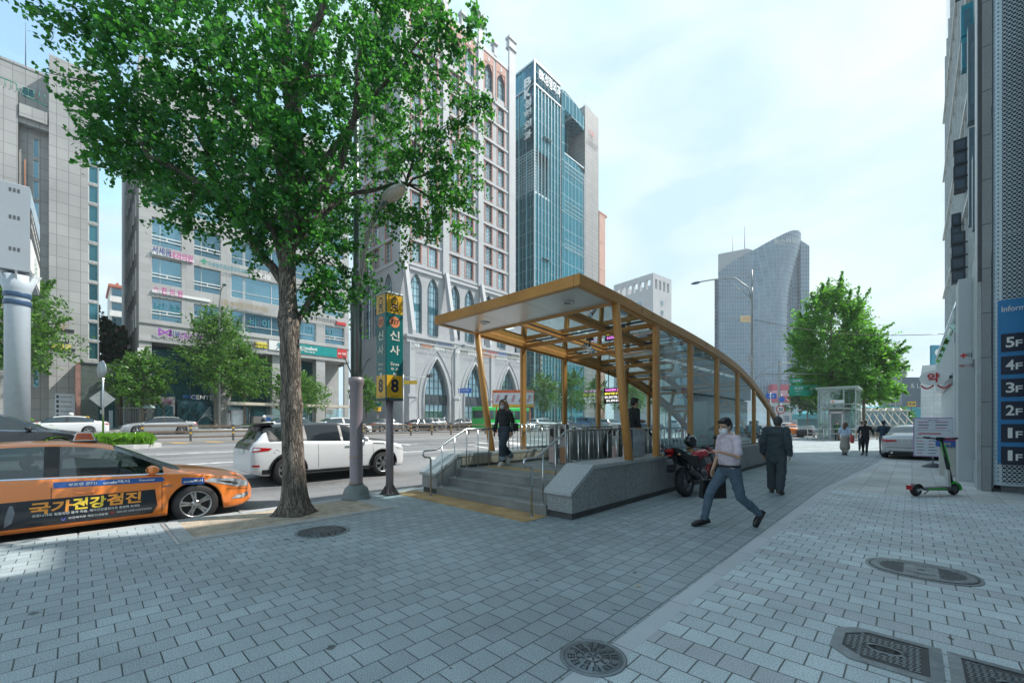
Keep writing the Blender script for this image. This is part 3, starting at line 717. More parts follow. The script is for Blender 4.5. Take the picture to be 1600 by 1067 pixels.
b = MB(); b.box(X1(76),X1(118),-.13,-.06,7.8,7.98); b.box(X1(88),X1(108),-.13,-.06,8.45,8.75); b.obj('sign_rail', LM['dark'], B1)
b = MB(); b.box(X1(86),X1(117),-.16,-.055,1.5,4.1,0)
for i in range(6): b.box(X1(88),X1(92),-.17,-.161,1.7+.4*i,1.95+.4*i,1); b.box(X1(94),X1(113),-.17,-.161,1.76+.4*i,1.86+.4*i,2)
b.obj('directory_board', [mat('pale blue board', (.55,.60,.66), .4), LM['dark'], mat('grey print', (.3,.33,.36), .5)], B1)

# dark green brick kiosk building, fence, apartment block and trees in the gap
gb = root('green_brick_shop', (-50,-.1,0), pi/2, 'small dark green brick shop with a glass door beside the grey tower', 'building')
M_gbr = grid_mat('dark green brick', (.085,.11,.10), (.05,.06,.055), .24,.075,.012,.5,.8,axis='dz',var=.25)
b = MB(); b.facade((0,0,0),(1,0,0),(0,-1,0),[.25,1.3,2.35,2.5],[1.0,4.0,6.55],lambda i,j:i==1 and j==0,.5,0); b.box(.25,2.5,.5,4,1,6.55); b.box(.2,2.55,-.06,.1,6.55,6.68,1)
b.obj('wall', [M_gbr, LM['dark']], gb)
b = MB(); b.box(-.05,.246,-.04,4,1.0,6.66); b.obj('side_wall', grid_mat('red brick', (.28,.12,.09), (.2,.17,.15), .22,.07,.012,.5,.85,axis='dz',var=.3), gb)
b = MB(); b.quad((1.3,.3,1.05),(2.35,.3,1.05),(2.35,.3,4),(1.3,.3,4),0); b.box(1.8,1.86,.24,.29,1.05,4,1); b.box(1.3,2.35,.24,.29,3.2,3.27,1); b.box(1.4,1.65,.27,.29,2.4,2.75,2); b.box(1.95,2.2,.27,.29,1.2,2.7,3); b.obj('door', [M_wind, LM['dark'], LM['white'], mat('poster pale', (.4,.48,.52), .5)], gb)
fe = root('steel_gate', (-51,2.5,0), pi/2, 'pale vertical bar gate between the green shop and the clinic building', 'gate')
b = MB()
for i in range(12): b.tube([(.05+i*.12,.1,1.3),(.05+i*.12,.1,3.0)],.018,6)
b.obj('bars', M_fr, fe); b = MB(); b.box(0,1.45,.07,.13,1.3,1.38); b.box(0,1.45,.07,.13,2.95,3.03); b.obj('gate_frame', M_fr, fe)
ap = root('apartment_block', (-125,4.8,0), pi/2, 'distant white apartment block with balcony bands and red roof edge', 'building')
b = MB(); b.box(0,16,0,12,0,31)
for i in range(9): b.box(-.1,16.1,-.9,-.01,3+3.1*i,4.2+3.1*i)
b.obj('wall', mat('white render', (.66,.65,.62), .8), ap)
b = MB()
for i in range(9): b.box(.3,15.7,-.06,-.012,4.25+3.1*i,6.05+3.1*i)
b.obj('window_band', M_win, ap); b = MB(); b.box(-.3,16.3,-1,12.2,31,31.5); 
for i in range(5): b.box(1+3*i,1.5+3*i,2,2.5,31.5,32.6)
b.obj('roof', mat('red roof', (.45,.14,.09), .7), ap)
hb = root('brick_house', (-75,2.2,0), pi/2, 'brown brick house in the gap behind the green shop', 'house')
b = MB(); b.box(0,5,0,6,0,14); b.obj('wall', grid_mat('brown brick', (.36,.22,.15), (.25,.2,.17), .3,.1,.01,.5,.85,axis='dz'), hb); b = MB(); b.box(-.2,5.2,-.3,6,14,14.4); b.obj('roof', mat('roof slab', (.4,.38,.35), .8), hb)
wm = win_mesh('window',1.2,1.3,[.6],[],.08,depth=-.02)
for x in (.6,2.8):
    for z in (6,9.5): put('window', wm, hb, (x,-.03,z))

# ---- gothic tower
CH_ = root('gothic_tower', (Xf,31.29,0), pi/2, 'tall white gothic style tower with terracotta framed windows and pointed arches', 'building')
M_ch = grid_mat('white granite blocks', (.375,.385,.40), (.27,.28,.295), 1.25, .9, .014, .5, .7, axis='dz', var=.045, nz=.09, ns=.2)
M_cht = mat('white granite trim', (.42,.43,.445), .65, noise=.07, ns=.5)
M_gw = mat('gothic window glass', (.36,.52,.58), .06, metal=.7, noise=.14, ns=.6); vary(M_gw, .55, 1.25)
yo = 31.29
wc = [34.05-yo,37.0-yo,41.2-yo,44.15-yo,48.4-yo,51.35-yo]; Wd = 23.54
lc = [3.0,6.6,9.3]                                           # window columns of the end wall, by depth
def cuts(cs, hw, a, e):
    o = [a]
    for c in cs: o += [c-hw, c+hw]
    return o+[e]
zs = [1.1,14.75,23.4]
for i in range(9): zs += [24.96+3.6*i, 28.16+3.6*i]
zs += [58.2,62.7,65.0]
hole = lambda i,j: i%2 == 1 and j%2 == 1
b = MB(); b.facade((0,0,0),(1,0,0),(0,-1,0),cuts(wc,.95,0,Wd),zs,hole,.4,0)
b.facade((0,14,0),(0,-1,0),(-1,0,0),[0]+sum([[14-c-.95,14-c+.95] for c in lc[::-1]],[])+[14],zs,hole,.4,0)
b.box(.45,Wd-.05,.45,14,1.1,64.9); b.quad((Wd,0,1.1),(Wd,14,1.1),(Wd,14,65),(Wd,0,65))
b.obj('wall', M_ch, CH_)
def pier(mb, x0, x1, y, z1, z0=24.3):
    mb.box(x0,x1,-y,-.003,z0,z1); mb.box(x0-.18,x1+.18,-y-.18,.5,z1,z1+.35); mb.box(x0-.05,x1+.05,-y-.05,.4,z1+.35,z1+1.6); mb.box(x0-.2,x1+.2,-y-.2,.55,z1+1.6,z1+2.0)
b = MB()
for x0,x1,z1 in ((-.02,1.45,68),(7.4,8.5,67.5),(14.6,15.7,67.5),(21.9,23.54,68.5)): pier(b,x0,x1,.28,z1)
for c in (4.2,11.4,18.6): b.box(c-.32,c+.32,-.2,.5,64.9,66.8); b.box(c-.5,c+.5,-.4,.6,66.8,67.3)
for x0,x1 in ((1.45,7.4),(8.5,14.6),(15.7,21.9)):
    b.box(x0,x1,-.14,-.003,64.3,65.05)
    for i in range(10):
        z = 24.55+3.6*i
        b.box(x0+.05,x1-.05,-.16,-.004,z-.2,z+.12)
    b.box(x0+.1,x1-.1,-.22,-.004,23.65,24.05)
b.box(-.16,-.003,1.5,12.5,24.3,24.7)
for i in range(10): b.box(-.14,-.004,1.2,12.8,24.4+3.6*i,24.66+3.6*i)
b.obj('stone_trim', M_cht, CH_)
# square window unit with terracotta surround
def pinkframe(w,h):
    def f(b, mats):
        mats.append(M_pink)
        b.box(-.02,.17,-.05,.1,0,h,2); b.box(w-.17,w+.02,-.05,.1,0,h,2); b.box(.17,w-.17,-.05,.1,h-.24,h,2); b.box(.17,w-.17,-.03,.1,0,.08,2)
    return f
sq = win_mesh('window', 1.9, 3.2, [.7,1.2], [.8,1.45,2.1,2.6], .05, glass=M_gw, frame=M_fr, depth=.3, extra=pinkframe(1.9,3.2))
def arch_pts(w, h, spring, n=10):
    """outline of a pointed arch, from left foot over the apex to right foot"""
    r = h-spring; R = (r*r+w*w/4)/w; L = []
    a1 = math.asin(min(1, r/R))
    for i in range(n+1): a = a1*i/n; L.append((R-R*cos(a), spring+R*sin(a)))
    return [(0,0)]+L+[(w-x,z) for x,z in L[::-1][1:]]+[(w,0)]
def arch_win(name, w, h, spring, vx, hz, fill, depth, trim, dark=None):
    b = MB(); b.quad((0,depth,0),(w,depth,0),(w,depth,h),(0,depth,h),0)
    A = arch_pts(w-.16,h-.1,spring); A = [(x+.08,z) for x,z in A]
    top = [p for p in A if p[1] > 0]
    half = len(top)//2
    for seg, cx in ((top[:half+1],0),(top[half:],w)):
        poly = ([(cx,seg[0][1])] if cx == 0 else []) + [(x,z) for x,z in seg] + ([(w/2,h),(0,h)] if cx == 0 else [(w,seg[-1][1]),(w,h),(w/2,h)])
        b.prism(poly,(0,0,0),(1,0,0),(0,0,1),(0,depth-.01,0),fill)
    b.tube([(x,-.02,z) for x,z in A],.07,6,2)
    for x in vx: b.box(x-.025,x+.025,depth-.06,depth-.004,0,h,1)
    for z in hz: b.box(.08,w-.08,depth-.055,depth-.005,z-.025,z+.025,1)
    if dark: b.box(.08,w-.08,depth-.03,depth-.006,dark[0],dark[1],4)
    me = bpy.data.meshes.new(name); me.from_pydata(b.v,[],b.f)
    for m_ in (M_gw,M_frd,M_frd,trim,M_wind): me.materials.append(m_)
    me.polygons.foreach_set('material_index', b.m); me.update(); return me
tall = arch_win('lancet_window', 1.9, 8.65, 6.6, [.63,1.27], [1.0,2.1,3.2,4.3,5.4,6.5,7.4], 3, .3, M_ch, dark=(3.3,4.2))
topw = arch_win('arched_window', 1.9, 4.5, 2.7, [.63,1.27], [1.0,1.9,2.8,3.5], 3, .3, M_pink)
for fi,(cols_,) in enumerate(((wc,),(lc,))):
    for c in cols_:
        P = (lambda z: (c-.95,0,z)) if fi == 0 else (lambda z: (0,c+.95,z))
        rz = 0 if fi == 0 else -pi/2
        put('lancet_window', tall, CH_, P(14.75), rz)
        for i in range(9): put('window', sq, CH_, P(24.96+3.6*i), rz)
        put('arched_window', topw, CH_, P(58.2), rz)
b = MB()
for c in wc:
    b.box(c-1.25,c-.953,-.06,-.004,57.6,64.25); b.box(c+.953,c+1.25,-.06,-.004,57.6,64.25); b.box(c-.953,c+.953,-.06,-.004,62.72,64.25); b.prism([(-.2,0),(.2,0),(.2,.5),(0,.8),(-.2,.5)],(c,-.1,63.1),(1,0,0),(0,0,1),(0,.035,0),1)
b.obj('terracotta_panel', [M_pink, M_cht], CH_)
# podium with three pointed portals, sloping buttresses on its roof
pd = 2.45
bays = [(35.9-yo,7.3),(43.25-yo,7.3),(50.75-yo,7.5)]
b = MB(); edges_ = [-.2,32.25-yo,39.55-yo,46.95-yo,54.5-yo]
b.box(-.2,edges_[1]-.0,-pd,-.01,1.1,13.4)
for (c,w_),x0,x1 in zip(bays,edges_[1:],edges_[2:]):
    aw = 4.6; A = arch_pts(aw,9.9,3.6,12)
    poly = [(x0,0)]+[(c-aw/2+x,z) for x,z in A]+[(x1,0),(x1,12.3),(x0,12.3)]
    b.prism(poly,(0,-pd,1.1),(1,0,0),(0,0,1),(0,1.0,0),0)
b.box(edges_[1],edges_[-1],-pd+1.45,-.01,1.1,13.4,0)
b.box(-.5,edges_[-1]+.1,-pd-.3,.0-.012,13.4,13.75,1); b.box(-.35,edges_[-1]+.05,-pd-.12,-pd+.2,12.7,13.4,1)
for x in edges_[2:-1]+[.45]: b.box(x-.55,x+.55,-pd-.25,-pd+.1,1.1,5.2,1); b.box(x-.7,x+.7,-pd-.35,-pd+.1,5.2,5.6,1); b.box(x-.4,x+.4,-pd-.18,-pd+.1,5.6,12.7,1)
b.obj('podium', [M_ch, M_cht], CH_)
for c,w_ in bays:
    b = MB(); aw = 4.6; A = arch_pts(aw,9.9,3.6,12)
    b.tube([(c-aw/2+x,-pd-.03,1.1+z) for x,z in A],.16,8,1)
    A2 = arch_pts(aw+1.5,11.0,3.6,12); b.tube([(c-aw/2-.75+x,-pd-.03,1.1+z) for x,z in A2 if z >= 3.6 or x in (0,)],.07,6,1)
    y_ = -pd+.7; b.prism([(c-aw/2+x,z) for x,z in A],(0,y_,1.1),(1,0,0),(0,0,1),(0,.05,0),0)
    for i in range(1,6): x = c-aw/2+aw*i/6; zt = max(z for (px_,z) in A if abs(px_-aw*i/6) < .8)-.35; b.box(x-.04,x+.04,y_-.08,y_-.005,1.1,1.1+zt,2)
    for z in (2.2,3.2,4.6,5.6,6.6,7.6,8.6): hw = aw/2-.1 if z < 3.6 else max(.2,(aw/2)*(1-((z-3.6)/6.4)**1.6)); b.box(c-hw,c+hw,y_-.07,y_-.006,1.1+z-.04,1.1+z+.04,2)
    b.box(c-aw/2+.05,c+aw/2-.05,y_-.12,y_-.009,4.3,5.7,3)
    for i in range(3): x = c-1.4+1.4*i; b.box(x-.5,x+.5,y_-.15,y_-.121,4.55,5.45,2); b.box(x-.4,x+.4,y_-.17,y_-.151,4.65,5.35,3)
    b.obj('portal', [M_gw, M_cht, M_frd, mat('portal panel', (.05,.065,.075), .4)], CH_)
for x in (.75, 39.3-yo, 46.6-yo, 54.0-yo):
    b = MB()
    b.prism([(0,24.6),(-.55,24.6),(-pd-.2,14.4),(-pd-.2,13.76),(-pd+.8,13.76)],(x-.3,0,0),(0,1,0),(0,0,1),(.6,0,0),0)
    for q in (-.305,.303): b.prism([(-.35,23.6),(-.55,23.6),(-pd,14.8),(-pd+.35,14.8)],(x+q,0,0),(0,1,0),(0,0,1),(.006 if q > 0 else -.006,0,0),1)
    b.obj('buttress', [M_cht, M_ch], CH_)
# two rows of tenant lettering over the portals
rw = random.Random(3); x = .6
words = ['엑스커나비한의원','강남신사피부','아이디','그린미디어','마인드의원','지음코리아','성모안과','한빛','더스킨','라온의원','세종','바른치과','예일여성','미소진','서울','모아','연세정형']
cl = ['dark','navy','white','steel','orange','red','blue','dark','gold','white','green','magenta','red','yellow']
k_ = 0
for zr,col_off in ((13.05,0),(12.35,5)):
    x = .6
    while x < 22.5:
        wd = words[k_%len(words)]; w_ = .44*len(wd)
        b = MB(); b.text(wd,(x+w_/2,-pd-.36,zr),(1,0,0),(0,0,1),.46,w=w_,m=0,depth=.05,bold=.015); b.obj('sign_lettering', LM[cl[(k_+col_off)%len(cl)] if col_off == 0 else ['white','steel','white','gold','white','orange'][k_%6]], CH_)
        x += w_+.35; k_ += 1

# ---- blue green glass tower with the big white letters
def curtain(name, c, bw, bh, mort=.035, line=(.30,.38,.40), metal=.72, rough=.07, var=.10): return grid_mat(name, c, line, bw, bh, mort, 0, rough, metal, axis='dz', var=var, rough_l=.5, nz=.12, ns=.1)
M_bk = curtain('teal curtain wall', (.055,.235,.28), 1.0, 2.4)
M_bkd = curtain('teal curtain wall small', (.10,.34,.40), .66, .62, .05, (.42,.5,.52))
M_fin = mat('aluminium fin', (.50,.58,.60), .35, .6)
BK = root('teal_glass_tower', (Xf,60.34,0), pi/2, 'teal glass tower with white lettering down its corner and a notched middle', 'building')
Wb = 8.02
b = MB(); b.box(0,Wb,0,16,1.1,45.9); b.box(0,Wb,0,16,54.1,70.7); b.box(Wb*.56,Wb,.003,16,45.9,54.1); b.obj('curtain_wall', M_bk, BK)
b = MB(); b.box(1.4,Wb*.56+.1,1.5,15.9,45.92,54.08); b.obj('recess_wall', M_bkd, BK)
b = MB(); b.box(-.002,.05,-.0,16,45.92,54.08); 
for i in range(14): b.box(0,1.4,-.02,.03,46.2+.58*i,46.28+.58*i,1); b.box(-.04,.03,0,16,46.2+.58*i,46.28+.58*i,1)
b.obj('screen', [M_bkd, M_fin], BK)
b = MB()
for i in range(9): x = Wb*i/8; b.box(x-.05,x+.05,-.18,-.003,1.1,66.2)
for i in range(9): y = 16*i/8; b.box(-.18,-.003,y-.05,y+.05,1.1,66.2)
for x0,x1,y0,y1 in ((-.25,Wb+.1,-.25,-.004),(-.25,-.004,-.004,16)):
    b.box(x0,x1,y0,y1,66.15,66.4); b.box(x0,x1,y0,y1,70.5,70.8)
b.box(-.22,-.0,-.22,0,1.1,70.7); b.box(.0,Wb*.56,-.02,.3,45.6,46.0)
for x,z in ((3.2,57.5),(3.0,33.8)): b.obox((x+.6,-.35,z),(1.1,0,0),(0,.28,.18),(0,.02,-.03))
b.obj('fin', M_fin, BK)
M_let = mat('raised letter white', (.72,.73,.70), .45); M_bandk = curtain('dark sign band', (.025,.12,.16), 1.0, 1.3, .03, (.1,.2,.22))
b = MB(); b.box(-.1,-.004,.05,2.3,54.3,70.4); b.obj('sign_band', M_bandk, BK)
for i,ch in enumerate('BK성형외과'):
    b = MB(); b.text(ch,(-.3,1.2,67.6-2.05*i-.6),(0,-1,0),(0,0,1),1.75,w=1.9,m=0,depth=.3,bold=.05); b.obj('lettering', M_let, BK)
b = MB(); b.box(.1,Wb-.05,-.1,-.004,66.5,70.4,1); b.text('BK성형외과',(4.1,-.3,68.5),(1,0,0),(0,0,1),2.3,w=6.6,m=0,depth=.3,bold=.015); b.obj('lettering', [M_let, M_bandk], BK)
b = MB(); b.box(1.0,1.7,-.6,-.2,10,17,0); 
for i,ch in enumerate('BK성형외과'): b.text(ch,(1.35,-.61,16.3-1.05*i),(1,0,0),(0,0,1),.8,m=1,depth=.03)
b.text('XIII HG',(4.5,-.2,9.5),(1,0,0),(0,0,1),1.0,m=2,depth=.1); b.obj('street_sign', [M_dkgrey, M_let, LM['white']], BK)
b = MB(); b.tube([(5,6,70.7),(5,6,75)],.06,6); b.obj('mast', M_dkgrey, BK)

# ---- second glass tower, stone slab tower, pink shaft
TC = root('curved_glass_tower', (Xf,69.0,0), pi/2, 'teal glass tower with an open portal frame at its top', 'building')
M_tc = curtain('teal curtain wall banded', (.05,.225,.28), 1.3, 3.5, .05)
b = MB(); b.box(0,.02+.9,0,14,1.1,70.3); b.prism([(.92,1.1),(8.1,1.1),(8.1,56.3),(6,57.2),(3.5,57.6),(.92,57.6)],(0,.15,0),(1,0,0),(0,0,1),(0,13,0)); b.prism([(.92,66.9),(8.1,65.8),(8.1,68.8),(5,70.0),(.92,70.5)],(0,0,0),(1,0,0),(0,0,1),(0,6,0)); b.box(3.0,6.5,3,13,57,66.8)
b.obj('curtain_wall', M_tc, TC)
b = MB()
for i in range(7):
    z = 6+8*i
    for q in (0,.9,1.8): b.box(.9,8.15,-.0+.08,.148,z+q,z+q+.1); b.box(-.06,-.002,0,14,z+q,z+q+.1)
b.box(8.0,8.2,.0,.4,1.1,56.4); b.box(.9,8.2,.05,.5,57.5,57.8)
for i in range(5): b.box(.95+.0,7.9,.5+1.1*i,.6+1.1*i,66.5,66.7)
b.obj('band', M_fin, TC)
TS = root('stone_slab_tower', (Xf,77.4,0), pi/2, 'grey stone slab tower with fine horizontal joints behind the glass towers', 'building')
b = MB(); b.box(0,5.5,0,20,1.1,71.6); b.obj('wall', grid_mat('grey banded stone', (.29,.285,.285), (.18,.18,.18), 3.0, .95, .06, 0, .6, axis='dz', var=.05), TS)
b = MB(); b.text('1st',(2.6,-.1,66.6),(1,0,0),(0,0,1),1.4,w=1.7,m=0,depth=.15); b.obj('lettering', LM['red'], TS); b = MB(); b.text('AVENUE',(2.8,-.1,64.4),(1,0,0),(0,0,1),1.0,w=4.2,m=0,depth=.15); b.obj('lettering', LM['dark'], TS)
b = MB(); b.tube([(1,1,71.6),(1,1,73.2),(4,1,73.2),(4,1,71.6)],.06,6); b.obj('roof_rail', M_fr, TS)
TP = root('pink_stone_tower', (Xf,83.2,0), pi/2, 'slim pink granite shaft at the right end of the tower row', 'building')
b = MB(); b.prism([(0,0),(2.6,0),(3.3,.8),(3.3,15),(0,15)],(0,0,1.1),(1,0,0),(0,1,0),(0,0,49)); b.obj('wall', grid_mat('pink granite', (.50,.30,.24), (.36,.22,.18), 40, 6.2, .12, 0, .6, axis='dz', var=.03), TP)
b = MB(); b.box(-.1,3.4,-.05,15,50.1,50.5); b.obj('roof', M_pink, TP)

# ---- grey office block in the middle distance
D_ = root('grey_office_block', (-67.23,143.4,0), radians(82), 'grey concrete office block with square openings in its parapet', 'building')
M_con = mat('grey concrete render', (.42,.43,.44), .8, noise=.06, ns=.2)
b = MB()
b.facade((0,0,0),(1,0,0),(0,-1,0),[0]+sum([[1.2+2.6*i,2.6+2.6*i] for i in range(4)],[])+[12],[0,50.3,53.8,55.7],lambda i,j:i%2==1 and j==1,1.0,0)
b.facade((0,17.5,0),(0,-1,0),(-1,0,0),[0]+sum([[1.2+2.7*i,2.9+2.7*i] for i in range(6)],[])+[17.5],[0,50.3,53.8,55.7],lambda i,j:i%2==1 and j==1,1.0,0)
b.box(.05,11.95,.05,17.4,0,49.8); b.quad((12,0,0),(12,17.5,0),(12,17.5,55.7),(12,0,55.7)); b.box(.05,11.9,16.4,17.4,50,55.6); b.box(11,11.95,1.1,16,50,55.6)
b.obj('wall', M_con, D_)
wm = win_mesh('window',1.5,1.7,[.75],[],.08,depth=-.03)
for z in range(9):
    put('window', wm, D_, (4.9,-.05,45-3.6*z))
    for k_ in range(4): put('window', wm, D_, (-.05,16.5-3.4*k_,45-3.6*z), -pi/2)

# ---- big curved glass tower beyond the canopy
A_ = root('curved_roof_tower', (-67,213,0), radians(43.8), 'tall blue grey glass tower with a swept roof line and a bulging front', 'building')
M_ta = curtain('blue grey curtain wall', (.13,.19,.24), 1.25, 1.9, .14, (.19,.25,.30), .5, .14, .16)
M_tad = curtain('dark curtain wall', (.05,.10,.14), 1.25, 1.9, .16, (.10,.15,.19), .5, .1, .1)
ztop = lambda x: smooth_interp([(0,74),(8,79.5),(17,84.5),(22,87.2),(31,91.6),(36,93.2),(39.5,93.3),(41,93.2)], x)
xr_ = lambda z: smooth_interp([(0,34.8),(50,34.8),(64,35.3),(76.6,37.7),(87,40.0),(94,40.6)], z)
def ypl(s): return -4.2*sin(pi*min(1,max(0,(s-.42)/.58)))**1.2 + (3.5 if s >= 1 else 0)*0
b = MB(); NX, NZ = 40, 40; vs = []; fs_ = []
for j in range(NZ+1):
    for i in range(NX+1):
        s_ = i/NX; zt_ = ztop(s_*40.5); z = zt_*j/NZ; x = s_*xr_(z)
        vs.append((x, ypl(s_)+ (1.2*max(0,(s_-.9)/.1)**2), z))
for j in range(NZ):
    for i in range(NX): a = j*(NX+1)+i; fs_.append((a,a+1,a+NX+2,a+NX+1))
b.add(vs,fs_,0,True)
b.prism([(.3,4.6),(36,4.6),(36,26),(13,26)],(0,0,0),(1,0,0),(0,1,0),(0,0,72)); b.quad((13,26,0),(0,0,0),(0,0,74),(13,26,78))
o = b.obj('glass_front', M_ta, A_)
b = MB(); b.prism([(0,73.8),(17,84.4),(17,84.6),(14,85.5),(0,82.8)],(0,.4,0),(1,0,0),(0,0,1),(11,22,0)); b.obj('roof_block', mat('grey plant screen', (.30,.32,.34), .7), A_)
b = MB(); b.box(30,40.4,3.0,26,0,89); b.obj('valley_wall', M_tad, A_)
b = MB(); b.prism([(40.4,0),(44.6,0),(44.6,87.2),(40.4,90)],(0,1.4,0),(1,0,0),(0,0,1),(0,20,0)); b.obj('side_wall', M_ta, A_)
b = MB()
for z in (22,34.5,47,59.5,72): b.box(22.2,23.5,-.12 if z < 0 else -.35,-.1,z-5.3,z+5.3)
b.obj('dark_slot', M_tad, A_)
for z0 in range(6):
    b = MB(); b.box(3,16,-.12,-.02,20+z0*10.5,20.5+z0*10.5); b.obj('vent_band', mat('vent band', (.18,.22,.26), .5), A_)
b = MB(); b.text('포스타워',(28.5,-5.2,86.6),(1,-.15,0),(0,0,1),2.6,w=10,m=0,depth=.3); b.obj('lettering', mat('tower lettering', (.6,.56,.5), .5), A_)
b = MB(); b.box(10.4,17.4,-.35,-.04,50.0,53.0,0); b.text('임대문의',(13.9,-.36,51.5),(1,.0,0),(0,0,1),2.0,w=6,m=1,depth=.06); b.obj('banner', [mat('banner yellow', (.62,.50,.22), .6), LM['red']], A_)
b = MB(); b.tube([(17,8,84),(17,8,100)],[.2,.08],6); b.tube([(11,8,82),(11,8,95)],[.15,.06],6); b.obj('mast', M_dkgrey, A_)
pod = root('advert_podium', (-47,190,0), radians(43.8), 'low building with red and pink advertising bands under the curved tower', 'building')
b = MB(); b.box(0,34,0,20,0,10,0)
for z0,c in ((10.2,1),(12.6,2),(15,1)): b.box(8,22,-.3,20,z0,z0+2.3,c)
b.box(-12,34,2,20,10,19,3); b.obj('wall', [mat('podium wall', (.4,.42,.42), .7), mat('advert red', (.42,.06,.10), .5), mat('advert pink', (.55,.28,.33), .5), M_ta], pod)
wm = win_mesh('window',2.2,2.6,[1.1],[],.1,depth=-.05)
for i in range(11):
    for z in (2.2,6): put('window', wm, pod, (1+3*i,-.08,z))

# ---- far end of the street on the right
def slab(name, label, P, rz, w, d, h, m, win=None, roof=None):
    r_ = root(name, P, rz, label, 'building'); b = MB(); b.box(0,w,0,d,-1,h); b.obj('wall', m, r_)
    if win:
        me = win_mesh('window', win[0], win[1], [win[0]/2], [], .08, depth=-.03); nx = int((w-1)/win[2]); nz_ = int((h-3)/win[3])
        for i in range(nx):
            for j in range(nz_): put('window', me, r_, (.8+win[2]*i,-.06,2.2+win[3]*j))
    if roof: b = MB(); b.box(-.2,w+.2,-.2,d,h,h+.5); b.box(w*.2,w*.5,d*.2,d*.6,h+.5,h+roof); b.tube([(w*.35,d*.3,h+roof),(w*.35,d*.3,h+roof+3)],.08,6); b.obj('roof', M_con, r_)
    return r_
M_dk = mat('dark grey render', (.20,.21,.23), .7, noise=.08, ns=.3)
def at(px, py, d):
    q = (px-800)/651
    return V((-.69256+.72137*q)*d, (.72137+.69256*q)*d, 1.6+(661-py)*d/651)
a43 = radians(43.8)
def far(name, label, px0, px1, py, d, depth, m, win=None, roof=None, rz=0):
    if rz == 0:
        Y = d*1.4; f_ = lambda px: V((-.69256+.72137*(px-800)/651), (.72137+.69256*(px-800)/651), 0)
        p, q = f_(px0)*(Y/f_(px0).y), f_(px1)*(Y/f_(px1).y); p.z = q.z = 1.6+(661-py)*(Y/f_(px0).y)/651
        return slab(name, label, (p.x,p.y,0), 0, (q-p).length, depth, p.z, m, win, roof)
    p, q = at(px0,py,d), at(px1,py,d)
    return slab(name, label, (p.x,p.y,0), rz, (q-p).length, depth, p.z, m, win, roof)
M_lg = mat('light grey render', (.46,.47,.48), .8, noise=.06, ns=.3)
far('dark_grey_block', 'dark grey block with white window panels beyond the round tree', 1378,1415,583,120,14,M_dk,(2.2,1.6,3.0,3.4),4)
far('grey_rooftop_block', 'small grey block with roof masts right of the dark block', 1396,1413,570,125,10,M_con,None,4)
far('pale_terrace', 'pale low terrace building behind the tilted lattice entrance', 1413,1440,603,130,12,M_lg,(1.6,1.4,2.6,3.2))
r_ = far('white_corner_block', 'white tiled corner block with a teal rooftop sign behind the pharmacy sign', 1441,1476,571,62,14,grid_mat('white tile', (.60,.64,.64),(.4,.45,.46),1.2,.6,.02,0,.5,axis='dz',var=.05),(1.1,1.2,2.0,2.9))
p = at(1456,543,62)
rs = root('rooftop_sign', (p.x,p.y,10.2), a43, 'tall teal sign panel on the roof of the white corner block', 'sign')
b = MB(); b.box(0,2.6,0,.3,0,3.0,0); b.box(.2,.35,.1,.25,-.6,0,1); b.ell((.9,-.02,1.9),(.5,.05,.5),2); b.text('대박',(1.4,-.01,.8),(1,0,0),(0,0,1),.6,m=2,depth=.03); b.obj('panel', [mat('sign teal', (.03,.26,.34), .4), M_dkgrey, LM['white']], rs)
p = at(1412,640,85)
tr_ = root('teal_market_hall', (p.x,p.y,0), a43, 'long low hall with a teal sheet roof at the end of the street', 'building')
b = MB(); b.box(-8,12,2,20,-1,2.6); b.obj('wall', mat('teal wall', (.05,.20,.22), .6), tr_)
b = MB(); b.prism([(-9,3.9),(-3,5.2),(4,4.9),(12.5,2.9),(12.5,2.6),(-9,2.6)],(0,1.5,0),(1,0,0),(0,0,1),(0,19,0)); b.obj('roof', mat('teal sheet roof', (.03,.27,.30), .5), tr_)
b = MB(); b.box(7.5,10.5,1.8,1.95,1.2,2.3); b.obj('sign_board', LM['gold'], tr_)
far('concrete_overpass', 'pale concrete overpass wall behind the teal hall', 1378,1480,623,150,5,M_lg)
p = at(1424,634,75)
sg = root('road_arrow_sign', (p.x,p.y,0), a43, 'pair of yellow and black signal lanterns on one post in front of the teal hall', 'traffic light')
b = MB(); b.tube([(0,0,-1),(0,0,5.6)],.07,8); b.obj('pole', M_dkgrey, sg)
for x in (-.35,.35):
    b = MB(); b.box(x-.3,x+.3,-.2,.1,4.6,5.5,0); b.ell((x,-.2,5.05),(.2,.06,.2),1); b.obj('lantern', [mat('lantern yellow', (.5,.33,.05), .5), LM['dark']], sg)
p = at(1432,600,100)
bb = root('billboard', (p.x,p.y,0), a43, 'dark rooftop billboard with pale lettering above the teal hall', 'billboard')
b = MB(); b.box(-3.0,6.6,0,.5,5.4,12.6,0); b.text('& La Tour',(1.8,-.05,10.6),(1,0,0),(0,0,1),1.1,m=1,depth=.06); b.text('simple',(3.2,-.05,7.2),(1,0,0),(0,0,1),.8,m=1,depth=.06); b.tube([(0,.25,0),(0,.25,5.4)],.2,8,0); b.tube([(4,.25,0),(4,.25,5.4)],.2,8,0); b.obj('panel', [mat('billboard dark', (.06,.09,.12), .4), LM['steel']], bb)

